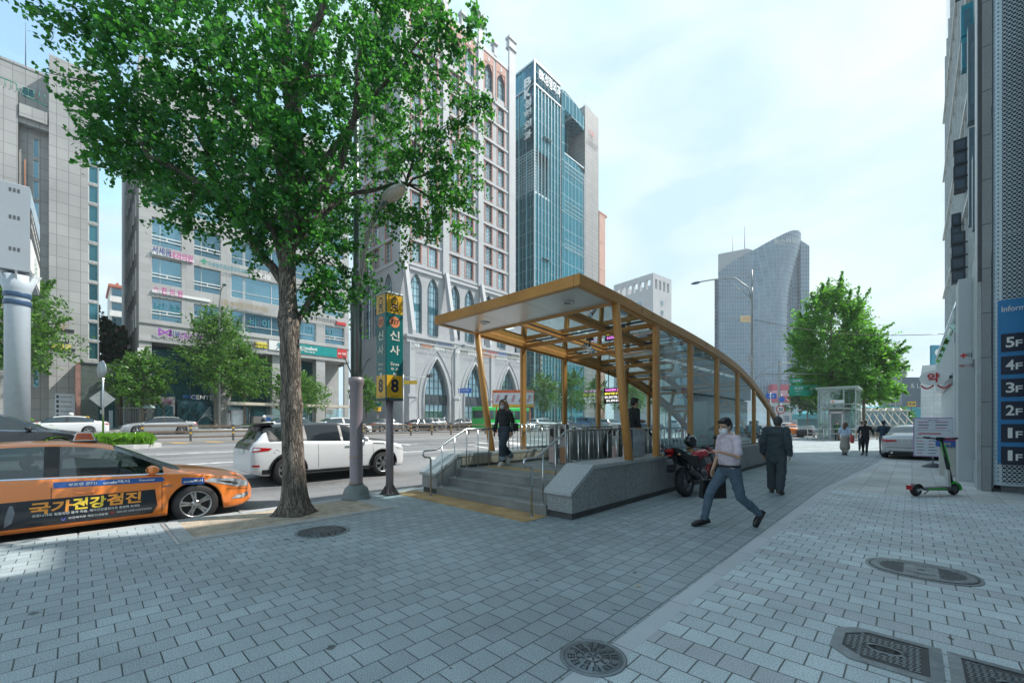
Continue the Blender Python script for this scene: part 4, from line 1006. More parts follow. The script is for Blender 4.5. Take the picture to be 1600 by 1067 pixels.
# ---- the building on the right with the perforated screen
RB = root('corner_office_building', (1.5,14.8,0), 0, 'right hand office building with a perforated metal screen, granite pier and glass street front', 'building')
HN, HF = 23.3, 28.5
M_perf = mat('perforated grey metal', (.46,.54,.58), .42, metal=.35, noise=.06, ns=.8)
M_gpier = grid_mat('granite pier blocks', (.30,.31,.31), (.12,.12,.12), 9, 1.05, .012, 0, .6, axis='xz', var=.06, fine=.3)
b = MB(); b.box(1.62,26,15.3,28,-.1,HN); b.box(1.62,26,28,37.2,-.1,HF); b.obj('core', M_dk, RB, True)
# pier
b = MB(); b.box(1.205,1.345,14.86,15.6,-.05,HN); b.obj('granite_pier', M_gpier, RB, True)
b = MB(); b.box(1.13,1.2,15.0,15.5,.0,HN); b.box(1.14,1.203,14.95,15.0,5.0,HN,1); b.obj('pier_flashing', [mat('grey flashing', (.42,.44,.45), .4), M_dkgrey], RB, True)
# perforated cassette with real holes: plate built as a grid of octagonal holes in front of a dark cavity
hp = MB(); X0, X1p, Z0, Z1p = 1.36, 4.2, .16, 13.0
def hole_tile(mb, x, z, w_, h_, r, y):
    n = 8; out = []; inn = []
    for k_ in range(n):
        t = 2*pi*(k_+.5)/n; c_, s_ = cos(t), sin(t); m_ = max(abs(c_),abs(s_))
        out.append((x+w_/2+c_/m_*w_/2, y, z+h_/2+s_/m_*h_/2)); inn.append((x+w_/2+c_*r*1.25, y, z+h_/2+s_*r*.85))
    mb.add(out+inn, [(k_,(k_+1)%n,n+(k_+1)%n,n+k_) for k_ in range(n)])
pw, ph = .075, .098
nx = int((X1p-X0-.16)/pw); nzz = int((Z1p-Z0)/ph)
for i in range(nx):
    if i > 22: break
    for j in range(nzz):
        x, z = X0+.14+i*pw, Z0+.06+j*ph
        if 1.42 <= x < 4 and .72 < z < 4.32: 
            continue
        hole_tile(hp, x, z, pw, ph, .0255, 14.80)
xe = X0+.14+min(nx,23)*pw
hp.box(xe,6.5,14.80,14.83,Z0+.06,13.0); hp.box(X0+.14,X0+.0,14.80,14.82,Z0,Z0)
hp.quad((X0+.14,14.80,Z0),(6.5,14.80,Z0),(6.5,14.80,Z0+.06),(X0+.14,14.80,Z0+.06))
# rounded left return
for i in range(6):
    a0,a1_ = pi/2*i/6, pi/2*(i+1)/6
    hp.quad((X0+.14-.14*sin(a0)*1,14.80+.14*(1-cos(a0)),Z0),(X0+.14-.14*sin(a0),14.80+.14*(1-cos(a0)),13.0),(X0+.14-.14*sin(a1_),14.80+.14*(1-cos(a1_)),13.0),(X0+.14-.14*sin(a1_),14.80+.14*(1-cos(a1_)),Z0))
for j in range(1,5): hp.box(X0+.12,6.5,14.79,14.799,Z0+2.9*j,Z0+2.9*j+.015)
hp.obj('perforated_screen', M_perf, RB, True)
b = MB(); b.box(1.42,6.5,15.0,15.25,0.05,13.0); b.obj('screen_cavity', mat('dark cavity', (.02,.025,.03), .9), RB, True)
dm = MB()
for j in range(nzz):
    for i in range(1): 
        z = Z0+.06+j*ph+ph/2
        dm.ell((X0+.035,14.855,z),(.012,.02,.022),0,6,4); dm.ell((X0+.085,14.81,z),(.02,.012,.022),0,6,4)
dm.obj('return_dimples', mat('dimple shade', (.22,.28,.31), .5), RB, True)
b = MB(); b.box(1.5,6,14.95,15.2,-.05,.16); b.box(1.75,1.9,14.9,14.95,-.02,.16); b.obj('plinth', M_dk, RB, True)
# street side: glass front, pale column, soffit, projecting frames
b = MB()
b.box(1.52,1.6,15.6,37,5.7,HN); b.box(1.52,1.6,28,37,HN,HF); b.obj('street_glazing', curtain('street curtain wall', (.20,.32,.38), 1.6, 1.8, .04, (.5,.55,.57), .5, .08), RB, True)
b = MB()
for i in range(13): y = 16.4+1.6*i; b.box(1.40,1.517,y-.03,y+.03,5.7,HN)
for z in (5.7,9.3,12.9,16.5,20.1): b.box(1.36,1.516,15.6,37,z-.06,z+.1)
b.obj('mullion', M_fr, RB, True)
b = MB(); b.box(.93,1.24,17.0,17.9,0,5.6); b.box(1.24,1.62,17.2,19.5,0,5.55); bevel(b.obj('white_column', mat('painted panel white', (.50,.53,.54), .5, noise=.04, ns=.8), RB, True), .006)
b = MB(); b.box(1.19,1.235,16.05,16.95,3.3,5.9); b.box(1.19,1.25,15.61,17.0,.0,.62); b.obj('side_panel', mat('side panel', (.40,.43,.45), .45), RB, True)
b = MB(); b.box(1.0,1.6,19.5,20.6,-.02,4.2); b.box(1.05,1.6,21,36.9,3.4,5.6); b.box(1.3,1.6,21,36.9,0,3.3); b.obj('shop_wall', mat('shop wall', (.45,.50,.53), .5), RB, True)
b = MB()
for i in range(5): b.box(1.05,1.58,19+2.8*i,21.6+2.8*i,5.55,5.66)
for i in range(7): b.bar((1.5,18.2+2.4*i,4.1),(.95,18.2+2.4*i,4.9),.06,.06)
b.quad((.95,18,4.95),(1.52,18,4.2),(1.52,33,4.2),(.95,33,4.95)); b.obj('glass_awning', M_cglass, RB, True)
b = MB()
b.text('✚',(1.03,16.995,3.47),(1,0,0),(0,0,1),.13,m=0,depth=.004); b.text('←',(1.05,16.995,3.19),(1,0,0),(0,0,1),.08,w=.22,m=0,depth=.004); b.text('약',(1.145,16.995,3.47),(1,0,0),(0,0,1),.14,m=1,depth=.004); b.text('1층',(1.19,16.995,3.19),(1,0,0),(0,0,1),.12,w=.08,m=1,depth=.004)
b.obj('pharmacy_lettering', [LM['red'], LM['dark']], RB, True)
# signs projecting from the street front, stacked above one another
k_ = 0
for (y0,x0,z0,z1,hh,cc) in ((19.0,1.12,12.6,15.2,1,'teal'),(20.2,1.05,15.8,19.5,.9,'dark'),(18.0,1.2,7.4,14.0,3,'teal2'),(21.0,1.05,9.6,11.3,.45,'dark'),(21.6,1.02,6.6,8.2,.45,'dark'),(17.2,1.22,7.0,9.4,2.2,'teal2'),(23.4,1.1,7.2,9.6,.5,'dark')):
    z = z0; n_ = 0
    while z+hh*.95 <= z1+.3:
        s_ = root('projecting_sign', (1.3,y0,z), 0, ['dark teal blade sign, %s from the bottom of the highest column','charcoal blade sign, %s from the bottom of the uppermost column','tall slate sign panel, %s from the bottom beside the granite pier','small charcoal sign box, %s from the bottom of the middle column','small dark sign box, %s from the bottom of the low column','wide slate panel sign over the white column, %s from the bottom','thin dark sign box, %s from the bottom of the farthest column'][k_] % ('first second third fourth fifth sixth seventh eighth ninth'.split()[n_]), 'sign', 'projecting signs stacked on the right hand building')
        b = MB(); b.box(x0-.02*(n_%2),1.36,y0,y0+.35,z,z+hh*.93,0); b.box(x0+.04,1.3,y0-.012,y0-.002,z+hh*.15,z+hh*.75,1)
        b.obj('sign_box', [mat('sign '+cc, {'teal':(.05,.13,.16),'dark':(.04,.05,.06),'teal2':(.10,.16,.19)}[cc], .4), mat('sign face '+cc, {'teal':(.08,.2,.26),'dark':(.07,.1,.13),'teal2':(.13,.2,.24)}[cc], .3)], s_, True)
        b = MB(); b.box(1.3,1.42,y0+.1,y0+.2,z+.1*hh,z+.16*hh); b.obj('bracket', M_dkgrey, s_, True)
        z += hh; n_ += 1
    k_ += 1
# information board
ib = root('information_board', (1.45,14.7,.7), 0, 'blue information board listing floors 5F to 1F on the perforated screen', 'sign')
b = MB(); b.box(1.43,4.0,14.70,14.775,.68,4.42); bevel(b.obj('panel', mat('board blue', (.03,.22,.48), .38, noise=.04), ib, True), .006)
b = MB(); b.text('Information',(1.485,14.698,4.21),(1,0,0),(0,0,1),.13,w=.62,m=0,depth=.006,align='l',bold=.008); b.obj('heading', LM['white'], ib, True)
for i,t_ in enumerate(('5F','4F','3F','2F','1F','1F')):
    z = 3.45-.515*i
    b = MB(); b.box(1.475,3.9,14.685,14.699,z-.22,z+.19,0); b.text(t_[0],(1.545 if t_[0] != '1' else 1.575,14.684,z-.01),(1,0,0),(0,0,1),.235,w=.13 if t_[0] != '1' else .07,m=1,depth=.006,align='l',bold=.02); b.text(t_[1],(1.69,14.684,z-.045),(1,0,0),(0,0,1),.15,w=.10,m=1,depth=.006,align='l',bold=.02)
    b.obj('floor_plate', [mat('plate navy', (.012,.02,.045), .35), LM['white']], ib, True)
# pharmacy drum sign
ps = root('pharmacy_sign', (.75,22.5,3.6), 0, 'round white pharmacy sign with a red Korean letter on the street front', 'sign')
b = MB(); PZ = 3.32
b.prism([(.40*cos(2*pi*i/28),.27*sin(2*pi*i/28)) for i in range(28)],(.60,22.41,PZ),(1,0,0),(0,0,1),(0,.18,0),0,True); bevel(b.obj('drum', M_sgn_w, ps, True),.015)
b = MB(); b.text('약',(.58,22.408,PZ),(1,0,0),(0,0,1),.36,m=0,depth=.02,bold=.03); b.obj('lettering', LM['red'], ps, True)
b = MB()
for x in (.42,.86): b.tube([(x-.17+.34*i/12,22.45,PZ-.28-.12*sin(pi*i/12)) for i in range(13)],.03,6)
b.obj('red_loop', LM['red'], ps, True); b = MB(); b.box(.9,1.56,22.47,22.53,PZ-.05,PZ+.05); b.obj('bracket', M_dkgrey, ps, True)
# unseen block beyond the right edge, added and sized to shade the pavement
nb = root('unseen_shading_building', (1.82,.6,0), 0, 'plain stone fronted office building out of view, added to shade the pavement', 'building')
b = MB(); b.box(1.82,26,.6,14.2,-.1,21.2); b.obj('wall', M_b2, nb, True)
wm = win_mesh('window', 2.4, 2.2, [1.2], [], .08, depth=-.04)
for i in range(3):
    for z in range(5): put('window', wm, nb, (-.08,12-3.6*i,3+3.4*z), -pi/2)
# ---------------------------------------------------------------- subway entrance
XR, XL_ = -4.01, -8.35
en = root('subway_entrance', (-6.2, 5.6, 0), 0, 'glass roofed subway entrance with ochre steel frame rising in an arch over granite steps', 'subway entrance')
def wall_section(x0, x1, y0, y1, zf, zt):
    return [(y0,0),(y1,0),(y1,zt),(y0+.62,zt),(y0,zf)]
# parapets: granite body in panels, dark base course, polished coping
for (x0,x1,inn) in ((-4.55,-4.03,-1),(-8.33,-7.75,1)):
    b = MB(); y = 5.62; first = True
    while y < 21.2:
        y1 = min(y+(.66 if first else 1.12), 21.4)
        if first: poly = [(y,.11),(y1-.004,.11),(y1-.004,.80),(y,.40)]
        else: poly = [(y+.004,.11),(y1-.004,.11),(y1-.004,.80),(y+.004,.80)]
        b.prism(poly, (x0,0,0), (0,1,0), (0,0,1), (x1-x0,0,0), 0)
        first = False; y = y1
    b.box(x0+.025, x1-.025, 5.66, 21.38, 0, .79 if 0 else .395, 1)
    b.box(x0+.02, x1-.02, 6.3, 21.38, .3, .795, 1)
    b.box(x0+.02, x1-.02, 5.64, 21.39, -.05, .108, 1)
    o = b.obj('parapet', [M_gran, M_base], en, True); bevel(o, .006)
    c = MB(); c.prism([(5.56,.40),(6.24,.805),(21.45,.805),(21.45,.87),(6.215,.87),(5.56,.465)], (x0-.025,0,0), (0,1,0), (0,0,1), (x1-x0+.05,0,0), 0)
    bevel(c.obj('coping', M_granp, en, True), .006)
t = MB(); t.box(-7.75, -7.735, 6.35, 9.9, .60, .80); t.box(-7.75,-7.73,6.3,9.95,.545,.598,1)
t.obj('tile_facing', [M_tile, M_base], en, True)
# three steps and the landing
st = MB()
for i in range(3):
    st.box(-7.74, -4.56, 5.6+.33*i, 5.6+.33*i+(.34 if i < 2 else 4.0), -.05, .18*(i+1)-.003*(0))
    st.box(-7.74, -4.56, 5.585+.33*i, 5.64+.33*i, .18*(i+1)-.028, .18*(i+1)+.0015, 1)
o = st.obj('steps', [M_step, M_gran], en, True)
tb = MB()
for x in range(30):
    for k_ in range(5):
        tb.lathe([(.022,0),(.018,.006),(.004,.008)], (-7.55+x*.1, 6.95+k_*.07, .54), 6)
tb.box(-7.65,-4.65,6.9,7.28,.53,.5405)
tb.obj('tactile_strip', M_tact, en, True)
# flight going down and its shaft
ds = MB()
for i in range(24):
    ds.box(-7.74,-4.56, 10.25+i*.3, 10.58+i*.3, -4.4, .54-.17*(i+1), 0)
ds.box(-7.78,-7.73,9.9,20.6,-4.5,.0,1); ds.box(-4.57,-4.53,9.9,20.6,-4.5,.0,1); ds.box(-7.8,-4.5,20.6,20.7,-4.5,.85,1); ds.box(-7.8,-4.5,17.4,20.6,-4.5,-4.4,1)
ds.obj('stair_flight', [M_step, mat('shaft wall', (.45,.45,.43), .7)], en, True)
# arched side beams
ZB = [(5.81,3.915),(7.1,3.865),(8.8,3.77),(10.8,3.665),(12.8,3.505),(14.8,3.245),(16.75,2.80),(18.85,2.12),(20.6,1.36),(21.35,.87)]
zb = lambda y: smooth_interp(ZB, y)
def beam(xa, xb, y0, y1, dz0, th, mb, m=0, n=60):
    rows = []
    for i in range(n+1):
        y = lerp(y0, y1, i/n); e = .01
        s_ = (zb(min(y+e,21.35))-zb(max(y-e,5.81)))/(2*e); k_ = sqrt(1+s_*s_)
        a = zb(y)+dz0; rows.append((y, a, y - s_*th/k_*.0, a+th*k_))
    vs = []; fs = []
    for y,a,y2,t_ in rows: vs += [(xa,y,a),(xb,y,a),(xb,y2,t_),(xa,y2,t_)]
    for i in range(n):
        for q in range(4):
            fs.append((i*4+q, i*4+(q+1)%4, i*4+4+(q+1)%4, i*4+4+q))
    fs += [(3,2,1,0), (n*4,n*4+1,n*4+2,n*4+3)]
    mb.add(vs, [tuple(reversed(f)) for f in fs], m)
for x0,x1 in ((-4.13,-4.01),(-8.11,-7.99)):
    b = MB(); beam(x0, x1, 5.81, 21.35, 0, .20, b); beam(x0+.025, x1-.025, 7.1, 21.3, -.045, .05, b)
    bevel(b.obj('side_beam', M_brz, en, True), .008)
for y in (8.05,8.5,11.8): b = MB(); b.bar((-4.0085,y,zb(y)+.05),(-4.0085,y,zb(y)+.17),.012,.004,0,(1,0,0)); b.obj('beam_slot', M_black, en, True)
b = MB(); b.box(-7.985,-4.135,5.81,5.93,3.915,4.115); b.box(-7.985,-4.135,5.93,7.0,4.07,4.10)
bevel(b.obj('fascia', M_brz, en, True), .006)
b = MB()
for xa,xb in ((-7.98,-6.72),(-6.71,-5.42),(-5.41,-4.14)):
    b.prism([(5.935,3.935),(7.04,3.895),(7.04,3.915),(5.935,3.955)], (xa,0,0), (0,1,0), (0,0,1), (xb-xa,0,0))
b.obj('soffit_panel', M_soff, en, True)
for x in (-7.1, -4.75):
    d = MB(); d.lathe([(.0,.0),(.105,.0),(.11,-.018),(.085,-.022),(.078,-.006),(0,-.004)], (x,6.5,3.917), 20, 0, cap=False)
    d.obj('downlight', M_inox, en, True)
b = MB(); b.bar((-7.98,7.07,3.89),(-4.14,7.07,3.89),.05,.07); b.obj('soffit_trim', M_brz, en, True)
CY = [8.9, 10.9, 12.9, 14.85, 16.75, 18.85]
for y in CY:
    b = MB(); b.tube([(-7.99,y,zb(y)+.03),(-4.13,y,zb(y)+.03)], .06, 12); b.obj('cross_tube', M_brz, en, True)
for x in (-5.42,-6.70):
    b = MB(); beam(x-.04, x+.04, 7.1, 21.2, .055, .09, b); b.obj('rafter', M_brz, en, True)
    r_ = MB(); beam(x-.05, x+.05, 7.1, 21.2, .146, .02, r_); r_.obj('glazing_cap', M_dkgrey, en, True)
# roof panes
edges = [7.1]+CY+[21.2]
for xa,xb in ((-7.98,-6.76),(-6.64,-5.48),(-5.36,-4.14)):
    for ya,yb in zip(edges, edges[1:]):
        b = MB(); n = 6
        for i in range(n):
            y0, y1 = lerp(ya+.03,yb-.03,i/n), lerp(ya+.03,yb-.03,(i+1)/n)
            b.add([(xa,y0,zb(y0)+.15),(xb,y0,zb(y0)+.15),(xb,y1,zb(y1)+.15),(xa,y1,zb(y1)+.15)], [(0,1,2,3)], 0, True)
        for y in (ya+.03, yb-.03): b.bar((xa,y,zb(y)+.15),(xb,y,zb(y)+.15),.035,.02,1)
        b.obj('roof_pane', [M_cglass, M_dkgrey], en, True)
# leaning round columns at the front, flat posts behind, wall panes
for x in (-4.08, -8.05):
    b = MB(); b.tube([(x,7.62,.86),(x,7.35,2.2),(x,7.1,3.88)], [.085,.082,.075], 18); b.obj('leaning_column', M_brz, en, True)
PY_ = [8.85, 10.82, 12.82, 14.8, 16.75, 18.85]
for x in (-4.08, -8.05):
    for y in PY_ + [20.35]:
        b = MB(); b.box(x-.05,x+.05,y-.075,y+.075,.868,zb(y)+.02); b.box(x-.03,x+.03,y-.095,y+.095,.868,zb(y)-.02)
        b.obj('post', M_brz, en, True)
    for ya,yb in zip(PY_, PY_[1:]+[20.35]):
        b = MB(); n = 4
        for i in range(n):
            y0, y1 = lerp(ya+.1,yb-.1,i/n), lerp(ya+.1,yb-.1,(i+1)/n)
            b.quad((x,y0,.9),(x,y1,.9),(x,y1,zb(y1)-.03),(x,y0,zb(y0)-.03))
        b.bar((x,ya+.1,.885),(x,yb-.1,.885),.04,.03,1)
        b.obj('wall_pane', [M_cglass, M_dkgrey], en, True)
# stainless hand rails on the steps
def handrail(x, sgn, yend, nb):
    b = MB()
    P = [(x,5.36,0.0),(x,5.36,.80),(x,5.34,.845),(x,5.28,.86),(x,5.20,.865),(x,5.165,.90),(x,5.165,.97),(x,5.20,1.0),(x,5.50,1.01),(x,6.36,1.46),(x,yend,1.47)]
    b.tube(P, .021, 10)
    for i in range(nb):
        y = 5.66+i*.36
        if y > yend: break
        zb_ = .18*min(3, max(0, int((y-5.6)/.33)+1)); zt = interp([(5.5,1.01),(6.36,1.46),(9,1.47)], y)
        b.tube([(x,y,zb_-.01),(x,y,zt)], .014, 8)
        b.lathe([(.035,0),(.035,.008),(.016,.012)], (x,y,zb_), 10)
    b.lathe([(.04,0),(.04,.01),(.022,.014)], (x,5.36,0), 10)
    b.obj('handrail', M_inox, en, True)
handrail(-7.62, 1, 7.9, 7); handrail(-4.68, -1, 8.3, 8)
# low railings on the left coping and round the escalator well
def rail(p, q, z0, z1, n, mb, r=.012, low=True):
    p, q = Vector(p), Vector(q)
    mb.tube([(p.x,p.y,z1),(q.x,q.y,z1)], .02, 8)
    if low: mb.tube([(p.x,p.y,z0+.06),(q.x,q.y,z0+.06)], .012, 8)
    for i in range(n+1):
        a = p.lerp(q, i/n); mb.tube([(a.x,a.y,z0),(a.x,a.y,z1)], r, 6)
b = MB(); rail((-7.9,7.9,0),(-7.9,10.8,0),.87,1.56,16,b); b.obj('side_railing', M_inox, en, True)
b = MB(); rail((-6.35,9.1,0),(-6.35,11.2,0),.54,1.5,11,b); b.tube([(-6.35,11.2,1.5),(-6.35,11.32,1.45),(-6.35,11.36,1.3),(-6.35,11.36,.54)],.02,8)
rail((-7.6,9.15,0),(-6.35,9.1,0),.54,1.5,7,b); b.obj('well_railing', M_inox, en, True)
b = MB(); rail((-4.72,8.6,0),(-4.72,12.4,0),.54,1.47,16,b); b.tube([(-5.2,9.9,.54),(-5.2,9.9,1.35),(-5.1,9.9,1.47),(-4.72,9.9,1.47)],.02,8); b.obj('inner_railing', M_inox, en, True)
b = MB(); b.box(-6.95,-6.72,9.3,11.5,.54,1.42); b.obj('well_panel', mat('brushed panel', (.55,.56,.54), .35, .8), en, True)
# escalator
es = root('escalator', (-6.0,10.3,.54), 0, 'escalator with black rubber handrail loops in the well behind the gate posts', 'escalator')
for x in (-6.2,-5.45):
    b = MB(); b.prism([(10.35,.0),(11.2,.0),(14.4,-1.85),(14.4,-.9),(11.2,.86),(10.55,.86),(10.3,.7),(10.2,.43)], (x-.015,0,.54), (0,1,0), (0,0,1), (.03,0,0))
    b.obj('balustrade', mat('balustrade steel', (.5,.51,.5), .25, .9), es, True)
    b = MB(); b.tube([(x,11.0,.56),(x,10.5,.57),(x,10.25,.72),(x,10.16,.97),(x,10.26,1.24),(x,10.52,1.41),(x,11.2,1.43),(x,14.4,-.33)], .045, 10)
    b.obj('rubber_handrail', M_rub, es, True)
b = MB()
for i in range(10): b.box(-6.15,-5.5,10.9+i*.4,11.3+i*.4,-2.4,.52-.21*i)
b.obj('step', M_dkgrey, es, True)
# barrier posts
for i,(x,y) in enumerate(((-6.72,8.55),(-6.42,8.62),(-5.75,10.05))):
    r_ = root('gate_post', (x,y,.54), 0, ['steel gate post with black reader window, left of the pair on the landing','steel gate post with copper lower panel, right of the pair on the landing','single steel gate post with pink lettered strip beside the escalator'][i], 'gate post', 'gate posts on the landing')
    b = MB(); b.box(-.1,.1,-.07,.07,0,1.02); bevel(b.obj('post_body', M_inox, r_), .008)
    b = MB(); b.box(-.05,.05,-.078,-.0705,.72,.92); b.obj('reader_window', M_black, r_)
    b = MB(); b.box(-.085,.085,-.076,-.0705,.05,.45); b.obj('lower_panel', mat('copper panel', (.50,.28,.17), .35, .6) if i == 1 else mat('pink strip', (.55,.40,.38), .5), r_)
    if i == 2:
        b = MB()
        for k_,ch in enumerate('장애인전용'): b.text(ch, (0,-.0765,.42-.075*k_), (1,0,0), (0,0,1), .06, m=0, depth=.002)
        b.obj('lettering', mat('red lettering', (.4,.04,.04), .6), r_)
# notice boards on the right coping
nb_ = root('notice_board', (-4.3,8.25,.87), 0, 'framed street map board beside a dark poster on the right parapet', 'notice board')
b = MB(); b.box(-4.33,-4.27,7.82,8.7,.875,1.50); bevel(b.obj('frame', M_inox, nb_, True), .004)
b = MB(); b.box(-4.267,-4.262,8.14,8.67,.90,1.475); b.obj('map_sheet', grid_mat('street map', (.36,.40,.43), (.24,.29,.34), .22, .16, .006, .4, .4, axis='yz', var=.2, nz=.2, ns=9), nb_, True)
b = MB(); b.box(-4.267,-4.262,7.85,8.11,.90,1.475); b.box(-4.2615,-4.2605,7.88,8.08,1.0,1.05,1); b.ell((-4.262,7.98,1.3),(.004,.05,.09),2); b.obj('poster', [mat('poster dark', (.10,.11,.15), .4), mat('poster line', (.5,.5,.55), .5), mat('poster tone', (.33,.33,.37), .5)], nb_, True)
# hanging display with coloured lines
ld = root('display_sign', (-7.6,13.1,2.3), 0, 'black hanging display with magenta, yellow and white Korean lines', 'display sign')
b = MB(); b.box(-7.97,-7.23,13.05,13.13,2.3,2.85); b.bar((-7.8,13.09,2.85),(-7.8,13.09,3.5),.02,.02); b.bar((-7.4,13.09,2.85),(-7.4,13.09,3.5),.02,.02); b.obj('case', M_black, ld, True)
for k_,(s_,c_) in enumerate((('우리은행의 살림','m'),('폐지수익권 사랑점','y'),('양도,증여,가등,관련','w'),('양도,증여,상속','w'))):
    b = MB(); b.text(s_, (-7.6,13.048,2.77-.125*k_), (1,0,0), (0,0,1), .085, m=0, depth=.003, maxw=.66)
    b.obj('text_line', mat('led '+c_, (.1,.1,.1), .5, noise=0, emit={'m':(1,.25,.9),'y':(1,.85,.1),'w':(.9,.9,.9)}[c_], es=.9), ld, True)
# cctv, fluorescent tube, loudspeaker, cabinet
cc = root('security_camera', (-5.2,9.0,3.4), 0, 'silver security camera hanging from the second cross tube', 'security camera')
b = MB(); b.tube([(-5.9,9.0,3.78),(-5.9,9.0,3.55)], .02, 8); b.box(-5.97,-5.83,8.93,9.07,3.70,3.76); b.obj('bracket', M_dkgrey, cc, True)
b = MB(); b.tube([(-6.1,9.05,3.58),(-5.72,8.85,3.38)], .075, 14); b.tube([(-5.72,8.85,3.38),(-5.69,8.835,3.365)], [.075,.05], 14); b.obj('housing', M_inox, cc, True)
tl = root('tube_light', (-5,11.3,3.4), 0, 'long tube light fixed under the third cross tube', 'light fixture')
b = MB(); b.tube([(-6.0,10.9,3.52),(-4.5,10.9,3.52)], .05, 10); b.obj('tube', mat('lamp tube', (.75,.75,.7), .3), tl, True)
b = MB(); b.box(-6.05,-4.45,10.82,10.98,3.55,3.6); b.obj('reflector', M_inox, tl, True)
fl = root('floodlight', (-4.9,14.9,2.9), 0, 'white bell shaped floodlight hanging inside the glass wall', 'light fixture')
b = MB(); b.lathe([(.03,.35),(.06,.32),(.1,.2),(.22,.02),(.22,0),(.0,.0)], (-4.9,12.0,2.95), 16, 0, cap=False); b.tube([(-4.9,12.0,3.3),(-4.9,12.0,3.56)],.015,6); b.obj('shade', mat('white enamel', (.75,.76,.75), .35), fl, True)
cb = root('control_cabinet', (-5.0,15.5,.5), 0, 'pale green control cabinet standing inside the glass wall', 'cabinet')
b = MB(); b.box(-5.3,-4.75,14.0,14.9,-.8,2.3); bevel(b.obj('body', mat('cabinet green', (.42,.50,.47), .5), cb, True), .01)
b = MB(); b.box(-4.748,-4.742,14.08,14.8,.9,2.2); b.obj('door', mat('cabinet door', (.5,.57,.54), .45), cb, True)
# ---------------------------------------------------------------- trees
M_bark = None
def bark(name, c, s=1.):
    m = bpy.data.materials.new(name); m.use_nodes = True; n = m.node_tree; b = n.nodes['Principled BSDF']; L = n.links.new
    t = n.nodes.new('ShaderNodeTexCoord'); mp_ = n.nodes.new('ShaderNodeMapping'); mp_.inputs['Scale'].default_value = (15*s,15*s,2.4*s); L(t.outputs['Object'], mp_.inputs[0])
    x = n.nodes.new('ShaderNodeTexNoise'); x.inputs['Scale'].default_value = 1; x.inputs['Detail'].default_value = 3; x.inputs['Distortion'].default_value = 1.1; L(mp_.outputs[0], x.inputs['Vector'])
    x2 = n.nodes.new('ShaderNodeTexNoise'); x2.inputs['Scale'].default_value = 55*s; x2.inputs['Detail'].default_value = 4; L(t.outputs['Object'], x2.inputs['Vector'])
    a1 = n.nodes.new('ShaderNodeMath'); a1.operation = 'SUBTRACT'; a1.inputs[1].default_value = .5; L(x.outputs['Fac'], a1.inputs[0])
    a2 = n.nodes.new('ShaderNodeMath'); a2.operation = 'ABSOLUTE'; L(a1.outputs[0], a2.inputs[0])
    r = n.nodes.new('ShaderNodeMapRange'); r.inputs[1].default_value = 0; r.inputs[2].default_value = .13; L(a2.outputs[0], r.inputs[0])
    h = n.nodes.new('ShaderNodeMath'); h.operation = 'MULTIPLY_ADD'; h.inputs[1].default_value = .6; L(x2.outputs['Fac'], h.inputs[0]); L(r.outputs[0], h.inputs[2])
    c2 = n.nodes.new('ShaderNodeValToRGB'); c2.color_ramp.elements[0].position = .3; c2.color_ramp.elements[0].color = (*[k*.28 for k in c],1); c2.color_ramp.elements[1].position = 1.25/1.6; c2.color_ramp.elements[1].color = (*[k*1.25 for k in c],1)
    L(h.outputs[0], c2.inputs[0]); L(c2.outputs[0], b.inputs['Base Color']); b.inputs['Roughness'].default_value = .9
    bp = n.nodes.new('ShaderNodeBump'); bp.inputs['Strength'].default_value = 1; bp.inputs['Distance'].default_value = .04/s; L(h.outputs[0], bp.inputs['Height']); L(bp.outputs['Normal'], b.inputs['Normal'])
    return m
M_bark = bark('furrowed bark', (.20,.165,.135))
M_bark2 = bark('young bark', (.22,.19,.15), 1.6)
M_leaf = leaf_mat('ginkgo leaf', (.010,.070,.030), (.066,.215,.050), .46)
M_leaf2 = leaf_mat('street tree leaf', (.032,.10,.022), (.10,.21,.04), .4)
M_leaf3 = leaf_mat('zelkova leaf', (.04,.15,.03), (.13,.29,.05), .45)
M_leafd = leaf_mat('far leaf', (.02,.075,.03), (.06,.14,.05), .3)

def leaves_obj(name, P, N, size, m, parent, seed=1, shape='fan'):
    """P: (n,3) leaf positions, N: (n,3) leaf facing; one mesh of small leaf faces"""
    rs = np.random.RandomState(seed); n = len(P)
    N = N/np.maximum(np.linalg.norm(N,axis=1,keepdims=True),1e-6)
    a = rs.normal(size=(n,3)); U = np.cross(N,a); U /= np.maximum(np.linalg.norm(U,axis=1,keepdims=True),1e-6); W = np.cross(N,U)
    s = (size*rs.uniform(.65,1.25,n))[:,None]
    if shape == 'fan':      # narrow stalk end, wide notched outer edge
        prof = [(0,-.55),(.52,.12),(.22,.5),(0,.36),(-.22,.5),(-.52,.12)]
    elif shape == 'oval': prof = [(0,-.6),(.3,-.1),(.22,.4),(0,.62),(-.22,.4),(-.3,-.1)]
    else: prof = [(0,-.6),(.34,0),(0,.6),(-.34,0)]
    k = len(prof); fold = rs.uniform(-.25,.25,n)[:,None]
    vs = np.empty((n,k,3))
    for i,(x,y) in enumerate(prof): vs[:,i,:] = P + U*s*x + W*s*y + N*s*fold*abs(x)
    me = bpy.data.meshes.new(name); me.vertices.add(n*k); me.vertices.foreach_set('co', vs.reshape(-1).astype(np.float32))
    me.loops.add(n*k); me.loops.foreach_set('vertex_index', np.arange(n*k,dtype=np.int32))
    me.polygons.add(n); me.polygons.foreach_set('loop_start', np.arange(0,n*k,k,dtype=np.int32)); me.polygons.foreach_set('loop_total', np.full(n,k,dtype=np.int32))
    me.materials.append(m); me.update(calc_edges=True); me.validate()
    o = bpy.data.objects.new(name, me); COL.objects.link(o); o.parent = parent
    return o
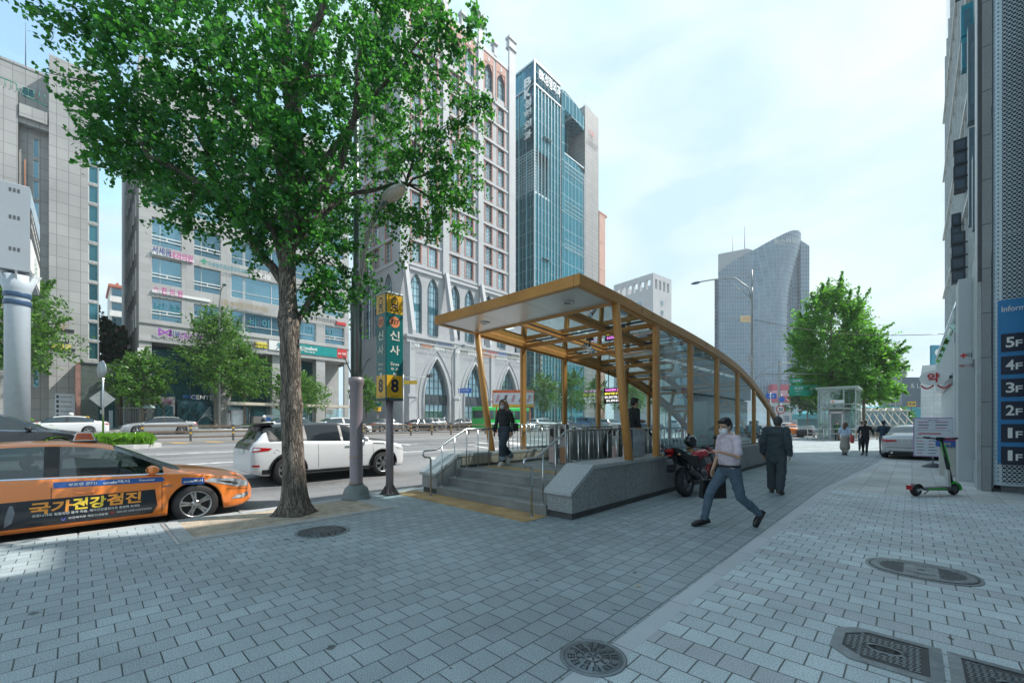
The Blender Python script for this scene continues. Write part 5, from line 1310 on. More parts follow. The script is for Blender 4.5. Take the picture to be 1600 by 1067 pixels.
def sprays(clumps, rs, per_spray, spray_len, droop=.35):
    """leaf positions along short twigs spread through ellipsoid clumps: (centre, radii, number of twigs)"""
    P = []; N = []; T = []
    for c, r, k in clumps:
        c = np.array(c); r = np.array(r)
        d = rs.normal(size=(k,3)); d /= np.linalg.norm(d,axis=1,keepdims=True)
        q = rs.uniform(.12,1.,k)**.5
        o = c + d*r*q[:,None]
        di = d*.8 + rs.normal(size=(k,3))*.45; di[:,2] -= droop*.5; di /= np.linalg.norm(di,axis=1,keepdims=True)
        L = spray_len*rs.uniform(.5,1.3,k)
        for i in range(k):
            t = rs.uniform(0,1,per_spray)
            p = o[i] + di[i]*(t*L[i])[:,None] + rs.normal(size=(per_spray,3))*.045*spray_len/.4
            p[:,2] -= droop*L[i]*t*t*.4
            P.append(p); nn = rs.normal(size=(per_spray,3))*.75; nn[:,2] += .75; nn += di[i]*.25; N.append(nn)
            T.append((o[i], o[i]+di[i]*L[i]*.9))
    return np.concatenate(P), np.concatenate(N), T
def limb(mb, a, b, r0, r1, rs, bend=.12, n=6, sides=8, m=0):
    a, b = Vector(a), Vector(b); L = (b-a).length; pts = []; rr = []
    off = Vector(rs.normal(size=3))*L*bend; off.z = abs(off.z)*.6
    for i in range(n+1):
        t = i/n; p = a.lerp(b,t) + off*sin(pi*t) + Vector(rs.normal(size=3))*L*.012
        pts.append(p); rr.append(lerp(r0,r1,t))
    mb.tube(pts, rr, sides, m); return pts

# ---- the big ginkgo at the kerb
TX, TY = -7.88, 2.6
gt = root('ginkgo_tree', (TX,TY,0), 0, 'large ginkgo tree with dense green crown and furrowed trunk at the kerb', 'tree')
rs = np.random.RandomState(11)
def dp(px, py, d): v = at(px,py,d); return (v.x, v.y, v.z)
# trunk: lathed rings with flutes and root flare
tr = MB(); rings = 40; sg = 30; vs = []
for i in range(rings+1):
    z = 7.2*(i/rings)**1.25; t = z/7.2
    r = .178*(1-.40*t) + .125*math.exp(-z/.14) + .045*math.exp(-z/.6)
    for b_ in ((1.9,.028),(2.75,.02),(3.35,.045)): r += b_[1]*math.exp(-((z-b_[0])/.14)**2)
    cx = .05*sin(z*.9)+.03*sin(z*2.3+1)-.02*z*0; cy = .05*sin(z*.7+2)
    for k_ in range(sg):
        a = 2*pi*k_/sg
        f = 1 + .34*math.exp(-z/.2)*(max(0,cos(a*4+.6))**1.5-.2) + .045*mnoise.noise(Vector((cos(a)*2.6,sin(a)*2.6,z*1.3))) + .03*mnoise.noise(Vector((cos(a)*7,sin(a)*7,z*3)))
        vs.append((TX+cx+r*f*cos(a), TY+cy+r*f*sin(a), z-.02))
tr.add(vs, [(i*sg+k_,i*sg+(k_+1)%sg,(i+1)*sg+(k_+1)%sg,(i+1)*sg+k_) for i in range(rings) for k_ in range(sg)], 0, True)
tr.lathe([(.075,0),(.085,.02),(.06,.05),(.03,.04),(0,.03)],(0,0,0),12) if 0 else None
top = Vector((TX+.05,TY,7.1))
CL = []   # crown clumps
D0 = 7.34
def clump(px, py, d, rx, rz, k, ry=None): CL.append((dp(px,py,d), (rx,ry or rx,rz), k))
# outline of the crown as seen, filled through its depth
for px,py,d,rx,rz,k in (
    (430,60,7.4,1.5,1.1,150),(300,70,6.9,1.2,.9,110),(210,60,6.6,.8,.6,60),(560,60,7.2,1.3,.9,110),(660,60,7.3,.85,.8,70),
    (430,190,7.6,1.6,1.0,150),(300,190,7.0,1.3,.85,120),(200,210,6.9,.8,.45,60),(560,180,7.8,1.2,.8,100),(700,215,6.9,.62,.55,55),
    (250,250,7.2,.9,.6,70),(360,290,7.0,1.1,.6,95),(470,300,8.0,1.2,.7,90),(300,320,6.9,.55,.3,36),(400,350,7.2,.5,.3,30),
    (660,290,7.1,.75,.6,75),(720,270,7.0,.4,.45,32),(640,340,7.0,.5,.3,34),(600,240,7.4,.7,.5,55),(690,340,7.2,.35,.25,20),
    (500,400,7.7,.55,.5,46),(530,440,7.9,.4,.3,28),(545,370,8.1,.5,.5,36),(470,360,8.2,.6,.4,36),(505,460,7.6,.25,.2,14),(560,450,8.3,.3,.3,18),(545,320,8.2,.6,.5,40),
    (430,330,6.6,.7,.4,45),(380,120,6.2,1.2,.9,90),(520,120,6.3,1.1,.8,80),(450,250,6.4,.9,.6,65),
    (400,-120,7.4,2.2,1.3,170),(560,-100,7.6,1.7,1.2,110),(270,-60,7.2,1.3,1.0,80),(680,-30,7.5,.9,.9,60),(450,-300,7.5,1.9,1.4,110),
    (150,20,6.5,.5,.25,20),(120,45,6.4,.35,.15,12),(640,150,7.6,.8,.6,50),(735,170,6.8,.3,.35,20)):
    if px > 535 and py > 130: d_n = d+2.0; rx, rz, d = rx*d_n/d*.96, rz*d_n/d*.96, d_n
    clump(px,py,d,rx*1.0,rz,k)
P, N, T = sprays([(c,r,int(k*.86)) for c,r,k in CL], rs, 29, .40)
# long leafy shoots that stick out of the crown
shoots = [((230,150,6.7),(70,112,6.4),26),((250,190,6.8),(90,150,6.4),30),((250,235,6.9),(120,205,6.6),28),((260,60,6.6),(120,28,6.3),26),((300,330,7.0),(285,365,7.0),14),((220,270,7),(175,258,6.9),18),
          ((640,250,9),(765,150,8.8),56),((690,300,9),(745,330,9),30),((640,370,9),(628,420,9),14),((520,450,7.7),(480,485,7.6),18),((560,420,9.6),(600,455,9.6),18),((550,500,9.6),(565,520,9.6),10),
          ((410,370,7.2),(395,430,7.2),14),((680,30,7.2),(718,90,7),26),((700,60,7.2),(690,5,7.2),18),((560,400,9.6),(590,400,9.6),12),((600,350,9.1),(588,330,9.1),10)]
sP, sN = [], []; tw = MB()
for a,b_,k in shoots:
    A, B = np.array(dp(*a)), np.array(dp(*b_)); t = rs.uniform(0,1,k*8)
    p = A + (B-A)*t[:,None] + rs.normal(size=(k*8,3))*.075; p[:,2] -= .03; sP.append(p); nn = rs.normal(size=(k*8,3)); nn[:,2] += .6; sN.append(nn)
    limb(tw, A, B, .014, .004, rs, .03, 5, 5)
P = np.concatenate([P]+sP); N = np.concatenate([N]+sN)
Pl = P - np.array([TX,TY,0])
crown = leaves_obj('crown', Pl, N, .066, M_leaf, gt, 5)
# limbs from the trunk to the clumps, then twigs
def trunk_at(z): return (TX+.05*sin(z*.9)+.03*sin(z*2.3+1), TY+.05*sin(z*.7+2), z)
main = [(4.0,(300,190,7.0),.085),(4.15,(350,230,6.9),.06),(3.1,(515,405,8.2),.065),(4.6,(640,290,9.2),.075),(5.0,(560,60,7.3),.10),(5.2,(430,60,7.4),.11),(4.9,(210,200,6.9),.07),(5.6,(660,60,7.3),.07),(6.2,(300,70,6.9),.08),(6.9,(400,-120,7.4),.10),(6.9,(560,-100,7.6),.09),(4.4,(500,330,8.4),.05),(5.4,(400,120,6.3),.06)]
br = MB()
ends = []
for z, tgt, r in main:
    p = limb(br, trunk_at(z), dp(*tgt), r, r*.22, rs, .10, 8, 9); ends += p[3:]
limb(br, trunk_at(7.0), dp(450,-300,7.5), .11, .03, rs, .05, 6, 9)
E_ = np.array([tuple(e) for e in ends])
for c, r, k in CL:
    c = np.array(c); i = np.argmin(((E_-c)**2).sum(1)); limb(br, E_[i], c, .03, .008, rs, .12, 5, 6)
for i in range(0, len(T), 3):
    limb(br, T[i][0], T[i][1], .006, .002, rs, .05, 2, 4)
br.v += []; off_ = len(br.v); br.v += tw.v; br.f += [[i+off_ for i in f] for f in tw.f]; br.m += tw.m; br.s += tw.s
br.v = [(x-TX,y-TY,z) for x,y,z in br.v]
br.obj('branches', M_bark, gt); 
tr.obj('trunk', M_bark, gt, True)

# ---- street trees: one builder, each with its own crown
def street_tree(name, label, x, y, z, h, w, seed, m=None, trunk_h=None, nclump=18, twigs=24, per=14, leaf=.19, group=None, tr_r=.11, shape='oval', conical=False, sp=1., shoots=14):
    rs = np.random.RandomState(seed); t_ = root(name, (x,y,z), 0, label, 'tree', group)
    th = trunk_h or h*.50; mb = MB(); top = Vector((rs.uniform(-.2,.2),rs.uniform(-.2,.2),h*.85))
    pts = [(0,0,-.1),(0,0,.15),(rs.uniform(-.05,.05),rs.uniform(-.05,.05),th)]
    mb.tube(pts+[tuple(top)], [tr_r*1.35,tr_r,tr_r*.8,tr_r*.2], 9)
    cl = []
    for i in range(nclump):
        q = (i+.5)/nclump; zz = th*.85+(h-th*.9)*q
        prof = (sin(pi*min(1,.18+.8*q)))**.7 if not conical else (1.05-q)**.75*min(1,.45+q*2.2)
        a = i*2.4+rs.uniform(-.5,.5); rr = w*.5*prof*rs.uniform(.35,.72)
        c = (rr*cos(a), rr*sin(a), zz+rs.uniform(-.2,.2)); s = w*.5*rs.uniform(.30,.46)*max(.45,prof)*sp; rr *= 1.25 if sp < 1 else 1; c = (rr*cos(a), rr*sin(a), c[2]+(rs.uniform(-.5,.6) if sp < 1 else 0))
        cl.append((c,(s,s,s*.62),twigs))
        lo = Vector((0,0,th*.8)).lerp(top, max(0,q-.15)); limb(mb, lo, c, tr_r*.42*(1-q*.6), .012, rs, .08, 5, 5)
    P, N, T = sprays(cl, rs, per, w*.16, .2)
    sp_, sn_ = [], []
    for i in range(shoots):        # long leafy shoots that break the outline
        c, r_, _k = cl[rs.randint(len(cl))]; d = np.array(c)-np.array([0,0,h*.62]); d = d/max(np.linalg.norm(d),.1)+rs.normal(size=3)*.25; d[2] += .35; d /= np.linalg.norm(d)
        A = np.array(c)+d*r_[0]*.5; B = A+d*w*rs.uniform(.12,.24); q = rs.uniform(0,1,70)**.8; p = A+(B-A)*q[:,None]+rs.normal(size=(70,3))*w*.014*(1.3-q)[:,None]; sp_.append(p); sn_.append(rs.normal(size=(70,3))+np.array([0,0,.6])); limb(mb, A, B, .016, .004, rs, .04, 3, 3)
    if shoots: P = np.concatenate([P]+sp_); N = np.concatenate([N]+sn_)
    for i in range(0,len(T),4): limb(mb, T[i][0], T[i][1], .01, .004, rs, .05, 2, 3)
    mb.obj('trunk', M_bark2, t_); leaves_obj('crown', P, N, leaf, m or M_leaf2, t_, seed, shape)
    return t_
ST = 'street trees along the far pavement'
def far_tree(px, pyt, pw, X, seed, label, m=None, **k):
    q = (px-800)/651; a = (-.69256+.72137*q, .72137+.69256*q); d = X/a[0]; y = a[1]*d; z = gz(X) if X < -8.8 else 0
    h = 1.6+(661-pyt)*d/651-z
    return street_tree('street_tree', label, X, y, z, h, pw*d/651, seed, m, group=ST, **k)
far_tree(20,425,150,-47.5,21,'bright green street tree behind the blue grey pylon at the left edge',nclump=26,twigs=26,leaf=.22)
far_tree(222,555,92,-48.3,22,'small round street tree at the left corner of the clinic building',leaf=.2)
far_tree(337,492,148,-48.3,23,'larger layered street tree in front of the clinic shopfront',nclump=26,twigs=26,leaf=.2,conical=True)
far_tree(382,545,90,-48.6,27,'street tree close behind the layered one by the bus shelter',leaf=.2)
far_tree(468,588,92,-48.3,24,'low street tree half hidden behind the ginkgo trunk',leaf=.2)
far_tree(572,592,54,-48.3,25,'small street tree between the lamp post and the subway sign',twigs=18,leaf=.2,nclump=14)
far_tree(848,588,58,-46.5,26,'light green street tree seen through the first glass pane of the entrance',leaf=.26,twigs=20)
far_tree(893,585,66,-46.5,28,'upright street tree seen through the second glass pane',leaf=.26,twigs=20)
far_tree(930,592,40,-46.5,29,'slim street tree beside the pink granite shaft',leaf=.26,twigs=16,nclump=12)
far_tree(985,600,60,-46.5,30,'street tree behind the leaning front column',leaf=.3,twigs=18)
far_tree(1040,610,50,-46.5,31,'far street tree seen through the side glass',leaf=.32,twigs=16,nclump=12)
# trees in the gap behind the green shop
street_tree('back_garden_tree', 'dark bushy tree in the gap behind the green brick shop', -60, 1.6, 1.3, 11.5, 5.0, 41, M_leafd, nclump=16, twigs=16, leaf=.3)
street_tree('back_garden_tree', 'russet tinged tree beside the brown brick house', -64, 3.4, 1.3, 10.5, 4.5, 42, leaf_mat('russet leaf', (.06,.09,.025), (.2,.12,.05), .3), nclump=14, twigs=14, leaf=.3)
# the feathery trees by the lift
p = at(1298,690,45)
street_tree('zelkova_tree', 'tall feathery bright green tree behind the lift kiosk', p.x, p.y, 0, 15.8, 8.4, 51, M_leaf3, trunk_h=6.2, nclump=50, twigs=30, per=15, leaf=.25, tr_r=.2, sp=.54, shoots=90)
p = at(1350,690,44)
street_tree('zelkova_tree', 'lower feathery tree on the right of the tall one', p.x, p.y, 0, 10.8, 6.4, 52, M_leaf3, trunk_h=4.6, nclump=36, twigs=28, per=15, leaf=.25, tr_r=.16, sp=.54, shoots=70)
p = at(1262,690,70)
street_tree('background_tree', 'hazy dark green tree under the green road sign', p.x, p.y, 0, 9.5, 7, 53, M_leafd, nclump=20, twigs=16, leaf=.4)
p = at(1407,690,60)
street_tree('background_tree', 'yellow green shrub tree beside the lattice entrance', p.x, p.y, 0, 3.6, 3.5, 54, M_leaf3, nclump=12, twigs=12, leaf=.25)
# ---------------------------------------------------------------- vehicles
M_tyre = mat('tyre rubber', (.018,.018,.019), .75, noise=.15)
M_rim = mat('alloy rim', (.50,.51,.52), .28, metal=.9, noise=.04)
M_under = mat('underbody', (.012,.012,.013), .8)
M_cglz = glass_mat('car glass', (.28,.34,.34), .5, .01, opaque=.55, ocol=(.012,.016,.018))
M_cgl2 = mat('far car glass', (.03,.045,.055), .05, spec=.6, noise=.1)
M_trim = mat('black trim', (.012,.012,.013), .35)
M_chr = mat('chrome', (.65,.65,.66), .12, metal=1, noise=0)
M_tail = mat('tail lamp red', (.42,.012,.015), .15, coat=.6, noise=.1, ns=12)
M_head = mat('head lamp lens', (.66,.69,.71), .10, metal=.4, noise=.25, ns=14)
M_plate = mat('number plate', (.60,.62,.58), .5)
def paint(n, c, metal=.0, rough=.28): return mat('paint '+n, c, rough, metal=metal, noise=.03, ns=1, coat=.7)
PT = dict(orange=paint('orange', (.86,.235,.04)), white=paint('white', (.62,.63,.64)), silver=paint('silver', (.42,.43,.44), .45), black=paint('black', (.012,.013,.016), 0, .2), grey=paint('grey', (.12,.125,.13), .4), navy=paint('navy', (.02,.035,.07), .2), blue=paint('blue', (.03,.09,.20), .2), green=paint('green', (.01,.42,.06)), red=paint('red', (.45,.02,.02)))
SEDAN = dict(L=4.85, W=1.86, wb=2.80, fo=.95, r=.335,
  T=[(-2.43,.86),(-2.40,.98),(-2.30,1.045),(-1.95,1.09),(-1.75,1.155),(-1.2,1.395),(-.7,1.465),(0,1.46),(.45,1.385),(1.28,.985),(1.6,.93),(2.1,.83),(2.30,.74),(2.40,.62),(2.43,.52)],
  Z=[(-2.43,.80),(-2.3,.95),(-1.9,.985),(-1,.95),(.5,.91),(1.28,.885),(2.0,.77),(2.3,.68),(2.43,.48)],
  Wd=[(-2.43,.76),(-2.36,.84),(-2.2,.885),(-1.6,.925),(0,.93),(1.4,.925),(1.9,.885),(2.2,.79),(2.36,.64),(2.43,.50)],
  R=[(-2.43,.60),(-1.95,.66),(-1.2,.60),(-.6,.575),(.2,.58),(.45,.61),(1.28,.72),(2.0,.60),(2.43,.35)],
  ws=(.45,1.28), rw=(-1.85,-1.2), dlo=(-1.62,1.05), pil=[(-.30,-.14)], B=.20)
SUV = dict(L=4.37, W=1.90, wb=2.66, fo=.87, r=.365,
  T=[(-2.18,.92),(-2.14,1.04),(-2.02,1.17),(-1.86,1.49),(-1.6,1.545),(-.6,1.60),(0,1.60),(.35,1.53),(1.02,1.145),(1.3,1.12),(1.9,1.02),(2.1,.93),(2.17,.80),(2.19,.66)],
  Z=[(-2.18,.88),(-2.05,1.10),(-1.6,1.105),(-.5,1.065),(.8,1.03),(1.3,1.01),(1.9,.92),(2.1,.84),(2.19,.62)],
  Wd=[(-2.18,.80),(-2.1,.88),(-1.9,.925),(-1.3,.955),(0,.94),(1.3,.955),(1.75,.93),(2.0,.84),(2.12,.72),(2.19,.62)],
  R=[(-2.18,.66),(-1.86,.60),(-1,.60),(0,.60),(.35,.64),(1.02,.76),(1.9,.68),(2.19,.45)],
  ws=(.35,1.02), rw=(-2.02,-1.86), dlo=(-1.78,.86), pil=[(-.95,-.86),(.05,.12)], B=.26)
HATCH = dict(SUV, L=4.3, r=.32)
def car(name, label, X, Y, rz, spec, col, group=None, roof=None, lod=1, glass=None, wheels=True, scale=1., z=None, rim=M_rim, spokes=10, cat='car'):
    S = spec; r_ = root(name, (X,Y,gz(X) if z is None else z), rz, label, cat, group); r_.scale = (scale,)*3
    hl = S['L']/2; x0, x1 = S['T'][0][0], S['T'][-1][0]
    xf = x1-S['fo']; xr = xf-S['wb']; ra = S['r']+.055
    W = lambda x: smooth_interp(S['Wd'],x); T = lambda x: smooth_interp(S['T'],x); Z = lambda x: min(smooth_interp(S['Z'],x), T(x)-.012); R = lambda x: min(smooth_interp(S['R'],x), W(x)*.93)
    def B(x):
        b = S['B']+.10*max(0,(abs(x)-hl+.35)/.35)**2
        for c in (xf,xr):
            if abs(x-c) < ra: b = max(b, S['r']+sqrt(ra*ra-(x-c)**2))
        return b
    fz = [(.15,.955),(.30,.985),(.48,1.0),(.68,.995),(.85,.975),(.97,.955)] if S['B'] < .25 else [(.2,.955),(.38,.985),(.58,1.0),(.80,.995),(.98,.97),(1.12,.955)]
    def section(x):
        w_, zt, zb_, zl, rr = W(x), T(x), B(x), Z(x), R(x); P = [(w_*.80,zb_),(w_*interp(fz,zb_)*.985,zb_)]
        for q in (.06,.2,.36,.52,.68,.84,.93): zz = lerp(zb_,zl,q); P.append((w_*interp(fz,zz), zz))
        P.append((w_*.945,zl)); g = zt-zl; gr = max(g*.5,g-.075); y0 = w_*.915
        for q in (.06,.35,.68,1.): P.append((lerp(y0,rr,q**1.12), zl+gr*q + .0))
        P += [(rr*.93,zl+gr+(g-gr)*.45),(rr*.72,zl+gr+(g-gr)*.78),(rr*.4,zt-.006),(0,zt)]
        return P
    marks = list(S['ws'])+list(S['rw'])+list(S['dlo'])+[v for p in S['pil'] for v in p]
    n = 46 if lod else 26
    xs = [lerp(x0,x1,i/n) for i in range(n+1)]+marks+[x0+.02,x0+.05,x1-.02,x1-.05]
    for c in (xf,xr): xs += [c+ra*cos(pi*i/(12 if lod else 7)) for i in range((12 if lod else 7)+1)]
    xs = sorted(set(round(v,4) for v in xs)); xs = [v for i,v in enumerate(xs) if i == 0 or v-xs[i-1] > .004]
    secs = [section(x) for x in xs]; K = len(secs[0])
    parts = {}
    def zone(xm, k):
        e = 1e-3
        if k >= 13 and S['ws'][0]-e < xm < S['ws'][1]+e: return 'windshield'
        if k >= 13 and S['rw'][0]-e < xm < S['rw'][1]+e: return 'rear_window'
        if 10 <= k <= 12 and S['dlo'][0]-e < xm < S['dlo'][1]+e:
            for a,b_ in S['pil']:
                if a-e < xm < b_+e: return 'pillar'
            g = 0
            for a,b_ in sorted(S['pil'], reverse=True):
                if xm < a: g += 1
            return 'side_window%d' % g
        if k == 0: return 'under'
        if roof and k >= 12: return 'roof'
        return 'body'
    for i in range(len(xs)-1):
        xm = (xs[i]+xs[i+1])/2
        for k in range(K-1):
            for sgn in (1,-1):
                zz = zone(xm,k); key = zz+('L' if sgn > 0 else 'R') if zz.startswith('side_window') else zz
                mb = parts.setdefault(key, MB())
                q = [(xs[i],secs[i][k]),(xs[i+1],secs[i+1][k]),(xs[i+1],secs[i+1][k+1]),(xs[i],secs[i][k+1])]
                vs = [(x,sgn*p[0],p[1]) for x,p in q]
                if sgn > 0: vs = vs[::-1]
                mb.add(vs,[(0,1,2,3)],0,True)
        mb = parts.setdefault('under', MB()); a,b_ = secs[i][0], secs[i+1][0]
        mb.add([(xs[i],-a[0],a[1]),(xs[i],a[0],a[1]),(xs[i+1],b_[0],b_[1]),(xs[i+1],-b_[0],b_[1])],[(0,1,2,3)],0,False)
    for i,flip in ((0,0),(len(xs)-1,1)):
        pts = [(xs[i],p[0],p[1]) for p in secs[i]]+[(xs[i],-p[0],p[1]) for p in secs[i][::-1][1:]]
        parts['body'].add(pts, [tuple(range(len(pts))) if flip else tuple(range(len(pts)-1,-1,-1))], 0)
    bmx = parts['body']; obs = {}
    if 'pillar' in parts: off = len(bmx.v); pm = parts.pop('pillar'); bmx.v += pm.v; bmx.f += [[a+off for a in f] for f in pm.f]; bmx.m += [1]*len(pm.f); bmx.s += pm.s
    um = parts.pop('under'); off = len(bmx.v); bmx.v += um.v; bmx.f += [[a+off for a in f] for f in um.f]; bmx.m += [2]*len(um.f); bmx.s += um.s
    def weld(o):
        bm = bmesh.new(); bm.from_mesh(o.data); bmesh.ops.remove_doubles(bm, verts=bm.verts, dist=.0008); bm.to_mesh(o.data); bm.free(); return o
    for key,mb in parts.items():
        nm = key.rstrip('0123456789LR') if key.startswith('side') else key
        if key == 'body': o = weld(mb.obj('body', [col, M_trim, M_under], r_))
        elif key == 'roof': o = weld(mb.obj('roof', roof, r_))
        else: o = weld(mb.obj(nm, glass or (M_cglz if lod else M_cgl2), r_))
    def sy(x, z):
        P = section(x)
        for (y0,z0),(y1,z1) in zip(P[1:],P[2:]):
            if z0 <= z <= z1+1e-6: return lerp(y0,y1,(z-z0)/max(z1-z0,1e-6))
        return P[-1][0] if z > P[-1][1] else P[1][0]
    # wheels
    wd = .225 if lod else .2
    if wheels:
        tb = MB(); R0 = S['r']
        tb.lathe([(R0*.66,-wd/2),(R0*.90,-wd/2-.004),(R0*.975,-wd/2+.018),(R0,-wd*.28),(R0,wd*.28),(R0*.975,wd/2-.018),(R0*.90,wd/2+.004),(R0*.66,wd/2)],(0,0,0),28 if lod else 16,0,ax='y',cap=False)
        rb = MB(); rb.lathe([(R0*.70,wd/2-.006),(R0*.67,wd/2+.003),(R0*.62,wd/2-.012),(R0*.60,wd/2-.07)],(0,0,0),28 if lod else 16,0,ax='y',cap=False)
        rb.lathe([(R0*.64,wd/2-.075),(0.001,wd/2-.07)],(0,0,0),16,1,ax='y',cap=False); rb.lathe([(.075,wd/2-.05),(.07,wd/2-.012),(.03,wd/2-.006),(0.001,wd/2-.006)],(0,0,0),14,0,ax='y',cap=False)
        ns = spokes if lod else 5
        for i in range(ns):
            a = 2*pi*(i//2*2)/ns*1. + (.0 if i % 2 == 0 else .26*10/ns*1.0) if ns > 6 else 2*pi*i/ns
            c_, s_ = cos(a), sin(a); wdt = .016 if ns > 6 else .035
            rb.obox((c_*R0*.37,wd/2-.028,s_*R0*.37),(c_*R0*.29,0,s_*R0*.29),(-s_*wdt,0,c_*wdt),(0,.02,0),0)
        # template wheel, then three copies of wheel and rim
        wt = tb.obj('wheel', M_tyre, r_); rt = rb.obj('rim', [rim, M_trim], wt)
        first = True
        for x in (xf,xr):
            for sgn in (1,-1):
                loc = (x, sgn*(W(x)*.985-wd/2+.005), S['r'])
                if first: w_ = wt; first = False
                else:
                    w_ = wt.copy(); COL.objects.link(w_); w_.parent = r_; q = rt.copy(); COL.objects.link(q); q.parent = w_
                w_.location = loc; w_.rotation_euler = (0,0,0 if sgn > 0 else pi)
    r_['_'] = 0; del r_['_']
    # flat patches laid on the body side, given in (x, z)
    def patch(name, poly, m, off=.004, sgn=-1, nsub=10, th=.0):
        xs_ = sorted(set([p[0] for p in poly]+[lerp(min(p[0] for p in poly),max(p[0] for p in poly),i/nsub) for i in range(nsub+1)]))
        def span(x):
            zs_ = []
            for (ax,az),(bx,bz) in zip(poly, poly[1:]+poly[:1]):
                if abs(ax-bx) < 1e-9:
                    if abs(ax-x) < 1e-9: zs_ += [az,bz]
                elif min(ax,bx)-1e-9 <= x <= max(ax,bx)+1e-9: zs_.append(lerp(az,bz,(x-ax)/(bx-ax)))
            return min(zs_), max(zs_)
        mb = MB(); NZ_ = 5; g = []
        for x in xs_:
            a,b_ = span(x); g.append([(x,sgn*(sy(x,lerp(a,b_,j/NZ_))+off),lerp(a,b_,j/NZ_)) for j in range(NZ_+1)])
        vs = [v for c in g for v in c]
        fs_ = [(i*(NZ_+1)+j,(i+1)*(NZ_+1)+j,(i+1)*(NZ_+1)+j+1,i*(NZ_+1)+j+1) for i in range(len(g)-1) for j in range(NZ_)]
        if sgn > 0: fs_ = [f[::-1] for f in fs_]
        mb.add(vs,fs_,0,True)
        return mb.obj(name, m, r_) if name else mb
    def decal_text(name, s, xc, zc, h, m, w=None, off=.007, sgn=-1, bold=.02, shear=0.):
        g = text_geo(s, bold); vs, fs_ = g; xs_ = [p[0] for p in vs]; ys_ = [p[1] for p in vs]
        k = h/(max(ys_)-min(ys_)); kx = w/(max(xs_)-min(xs_)) if w else k; cx, cy = (min(xs_)+max(xs_))/2,(min(ys_)+max(ys_))/2
        out = []
        for p in vs: z_ = zc+(p[1]-cy)*k; x = xc+((p[0]-cx)*kx+shear*(p[1]-cy)*k)*(1 if sgn < 0 else -1); out.append((x, sgn*(sy(x,z_)+off), z_))
        mb = MB(); mb.add(out, fs_, 0); return mb.obj(name, m, r_)
    def lamps(front=True, rear=True, hz=None):
        zf = T(x1-.25)-.06 if hz is None else hz
        for sgn in (-1,1):
            if front: patch('headlight', [(x1-.52,zf+.05),(x1-.12,zf-.07),(x1-.06,zf-.12),(x1-.16,zf-.15),(x1-.40,zf-.06)], M_head, .006, sgn)
            if rear: patch('tail_light', [(x0+.03,Z(x0+.1)-.03),(x0+.36,Z(x0+.3)-.03),(x0+.30,Z(x0+.3)-.10),(x0+.03,Z(x0+.1)-.16)], M_tail, .006, sgn)
    r_.update_tag()
    return r_, dict(patch=patch, text=decal_text, lamps=lamps, sy=sy, T=T, Z=Z, W=W, B=B, x0=x0, x1=x1, xf=xf, xr=xr, S=S, section=section)
def mirror(r_, x, y, z, col, sgn=-1):
    b = MB(); b.ell((x,y+sgn*.10,z+.05),(.09,.11,.075),0,12,8); b.bar((x+.02,y-.02*sgn,z-.02),(x,y+sgn*.05,z+.02),.05,.03,1); b.quad((x-.078,y+sgn*.03,z+.0),(x-.078,y+sgn*.18,z+.0),(x-.078,y+sgn*.18,z+.1),(x-.078,y+sgn*.03,z+.1),1)
    return b.obj('wing_mirror', [col, M_trim], r_)
def handle(r_, f, x, z, m, sgn=-1):
    b = MB(); y = sgn*(f['sy'](x,z)+.012); b.tube([(x-.11,y-sgn*.012,z),(x-.09,y+sgn*.006,z+.004),(x+.09,y+sgn*.006,z+.004),(x+.11,y-sgn*.012,z)],.013,8); return b.obj('door_handle', m, r_)
def seams(f, xs_, z0, z1):
    for x in xs_:
        for sgn in (-1,1): f['patch']('door_seam', [(x-.004,z0),(x+.004,z0),(x+.004,z1),(x-.004,z1)], M_trim, .0025, sgn, 1)

# ---- orange taxi at the kerb (heading along the street)
tx, f = car('orange_taxi', 'orange taxi with a black Korean advert panel parked along the kerb, nose beside the ginkgo', -9.95, 1.43-1.48, pi/2, SEDAN, PT['orange'], z=-.15, cat='taxi', glass=glass_mat('taxi glass', (.50,.58,.58), .55, .01, opaque=.30, ocol=(.015,.02,.022)))
f['lamps'](front=False)
seams(f, (1.02,-.22,-1.30), .28, .90)
S_ = f['sy']
# advert film on both doors and its lettering
f['patch']('advert_panel', [(-1.62,.27),(.90,.27),(.96,.40),(.93,.66),(-1.62,.64)], mat('advert film', (.010,.014,.022), .25, coat=.5, noise=.2), .004, -1, 24)
f['text']('advert_headline','국가',-.22,.53,.175,mat('advert orange', (.85,.33,.05), .5, noise=.1),w=.42,bold=.035,shear=.06)
f['text']('advert_headline','건강',.17,.545,.175,mat('advert yellow', (.85,.60,.06), .5),w=.36,bold=.035,shear=.06); f['text']('advert_headline','검진',.56,.56,.18,MATS['advert orange'],w=.40,bold=.035,shear=.06)
f['text']('advert_line','코로나19로 힘들었던 몸과 마음, 국가건강검진으로 점검해 보세요',.17,.425,.042,LM['white'],w=1.15,bold=.01)
f['text']('advert_small','보건복지부 국민건강보험',.16,.345,.035,LM['white'],w=.42,bold=.01); f['text']('advert_small','자세한 사항은 건강보험 The건강 를 검색하세요',.68,.355,.03,LM['white'],w=.42,bold=.005)
b = MB(); 
for i,(x,z,m_) in enumerate(((-.10,.345,0),(.42,.36,1))): y = -(S_(x,z)+.007); b.lathe([(.026,-.002),(.026,.002),(.012,.002)],(x,y,z),12,m_,ax='y',cap=False)
b.obj('advert_emblem', [mat('emblem blue red', (.1,.12,.45), .5), LM['red']], tx)
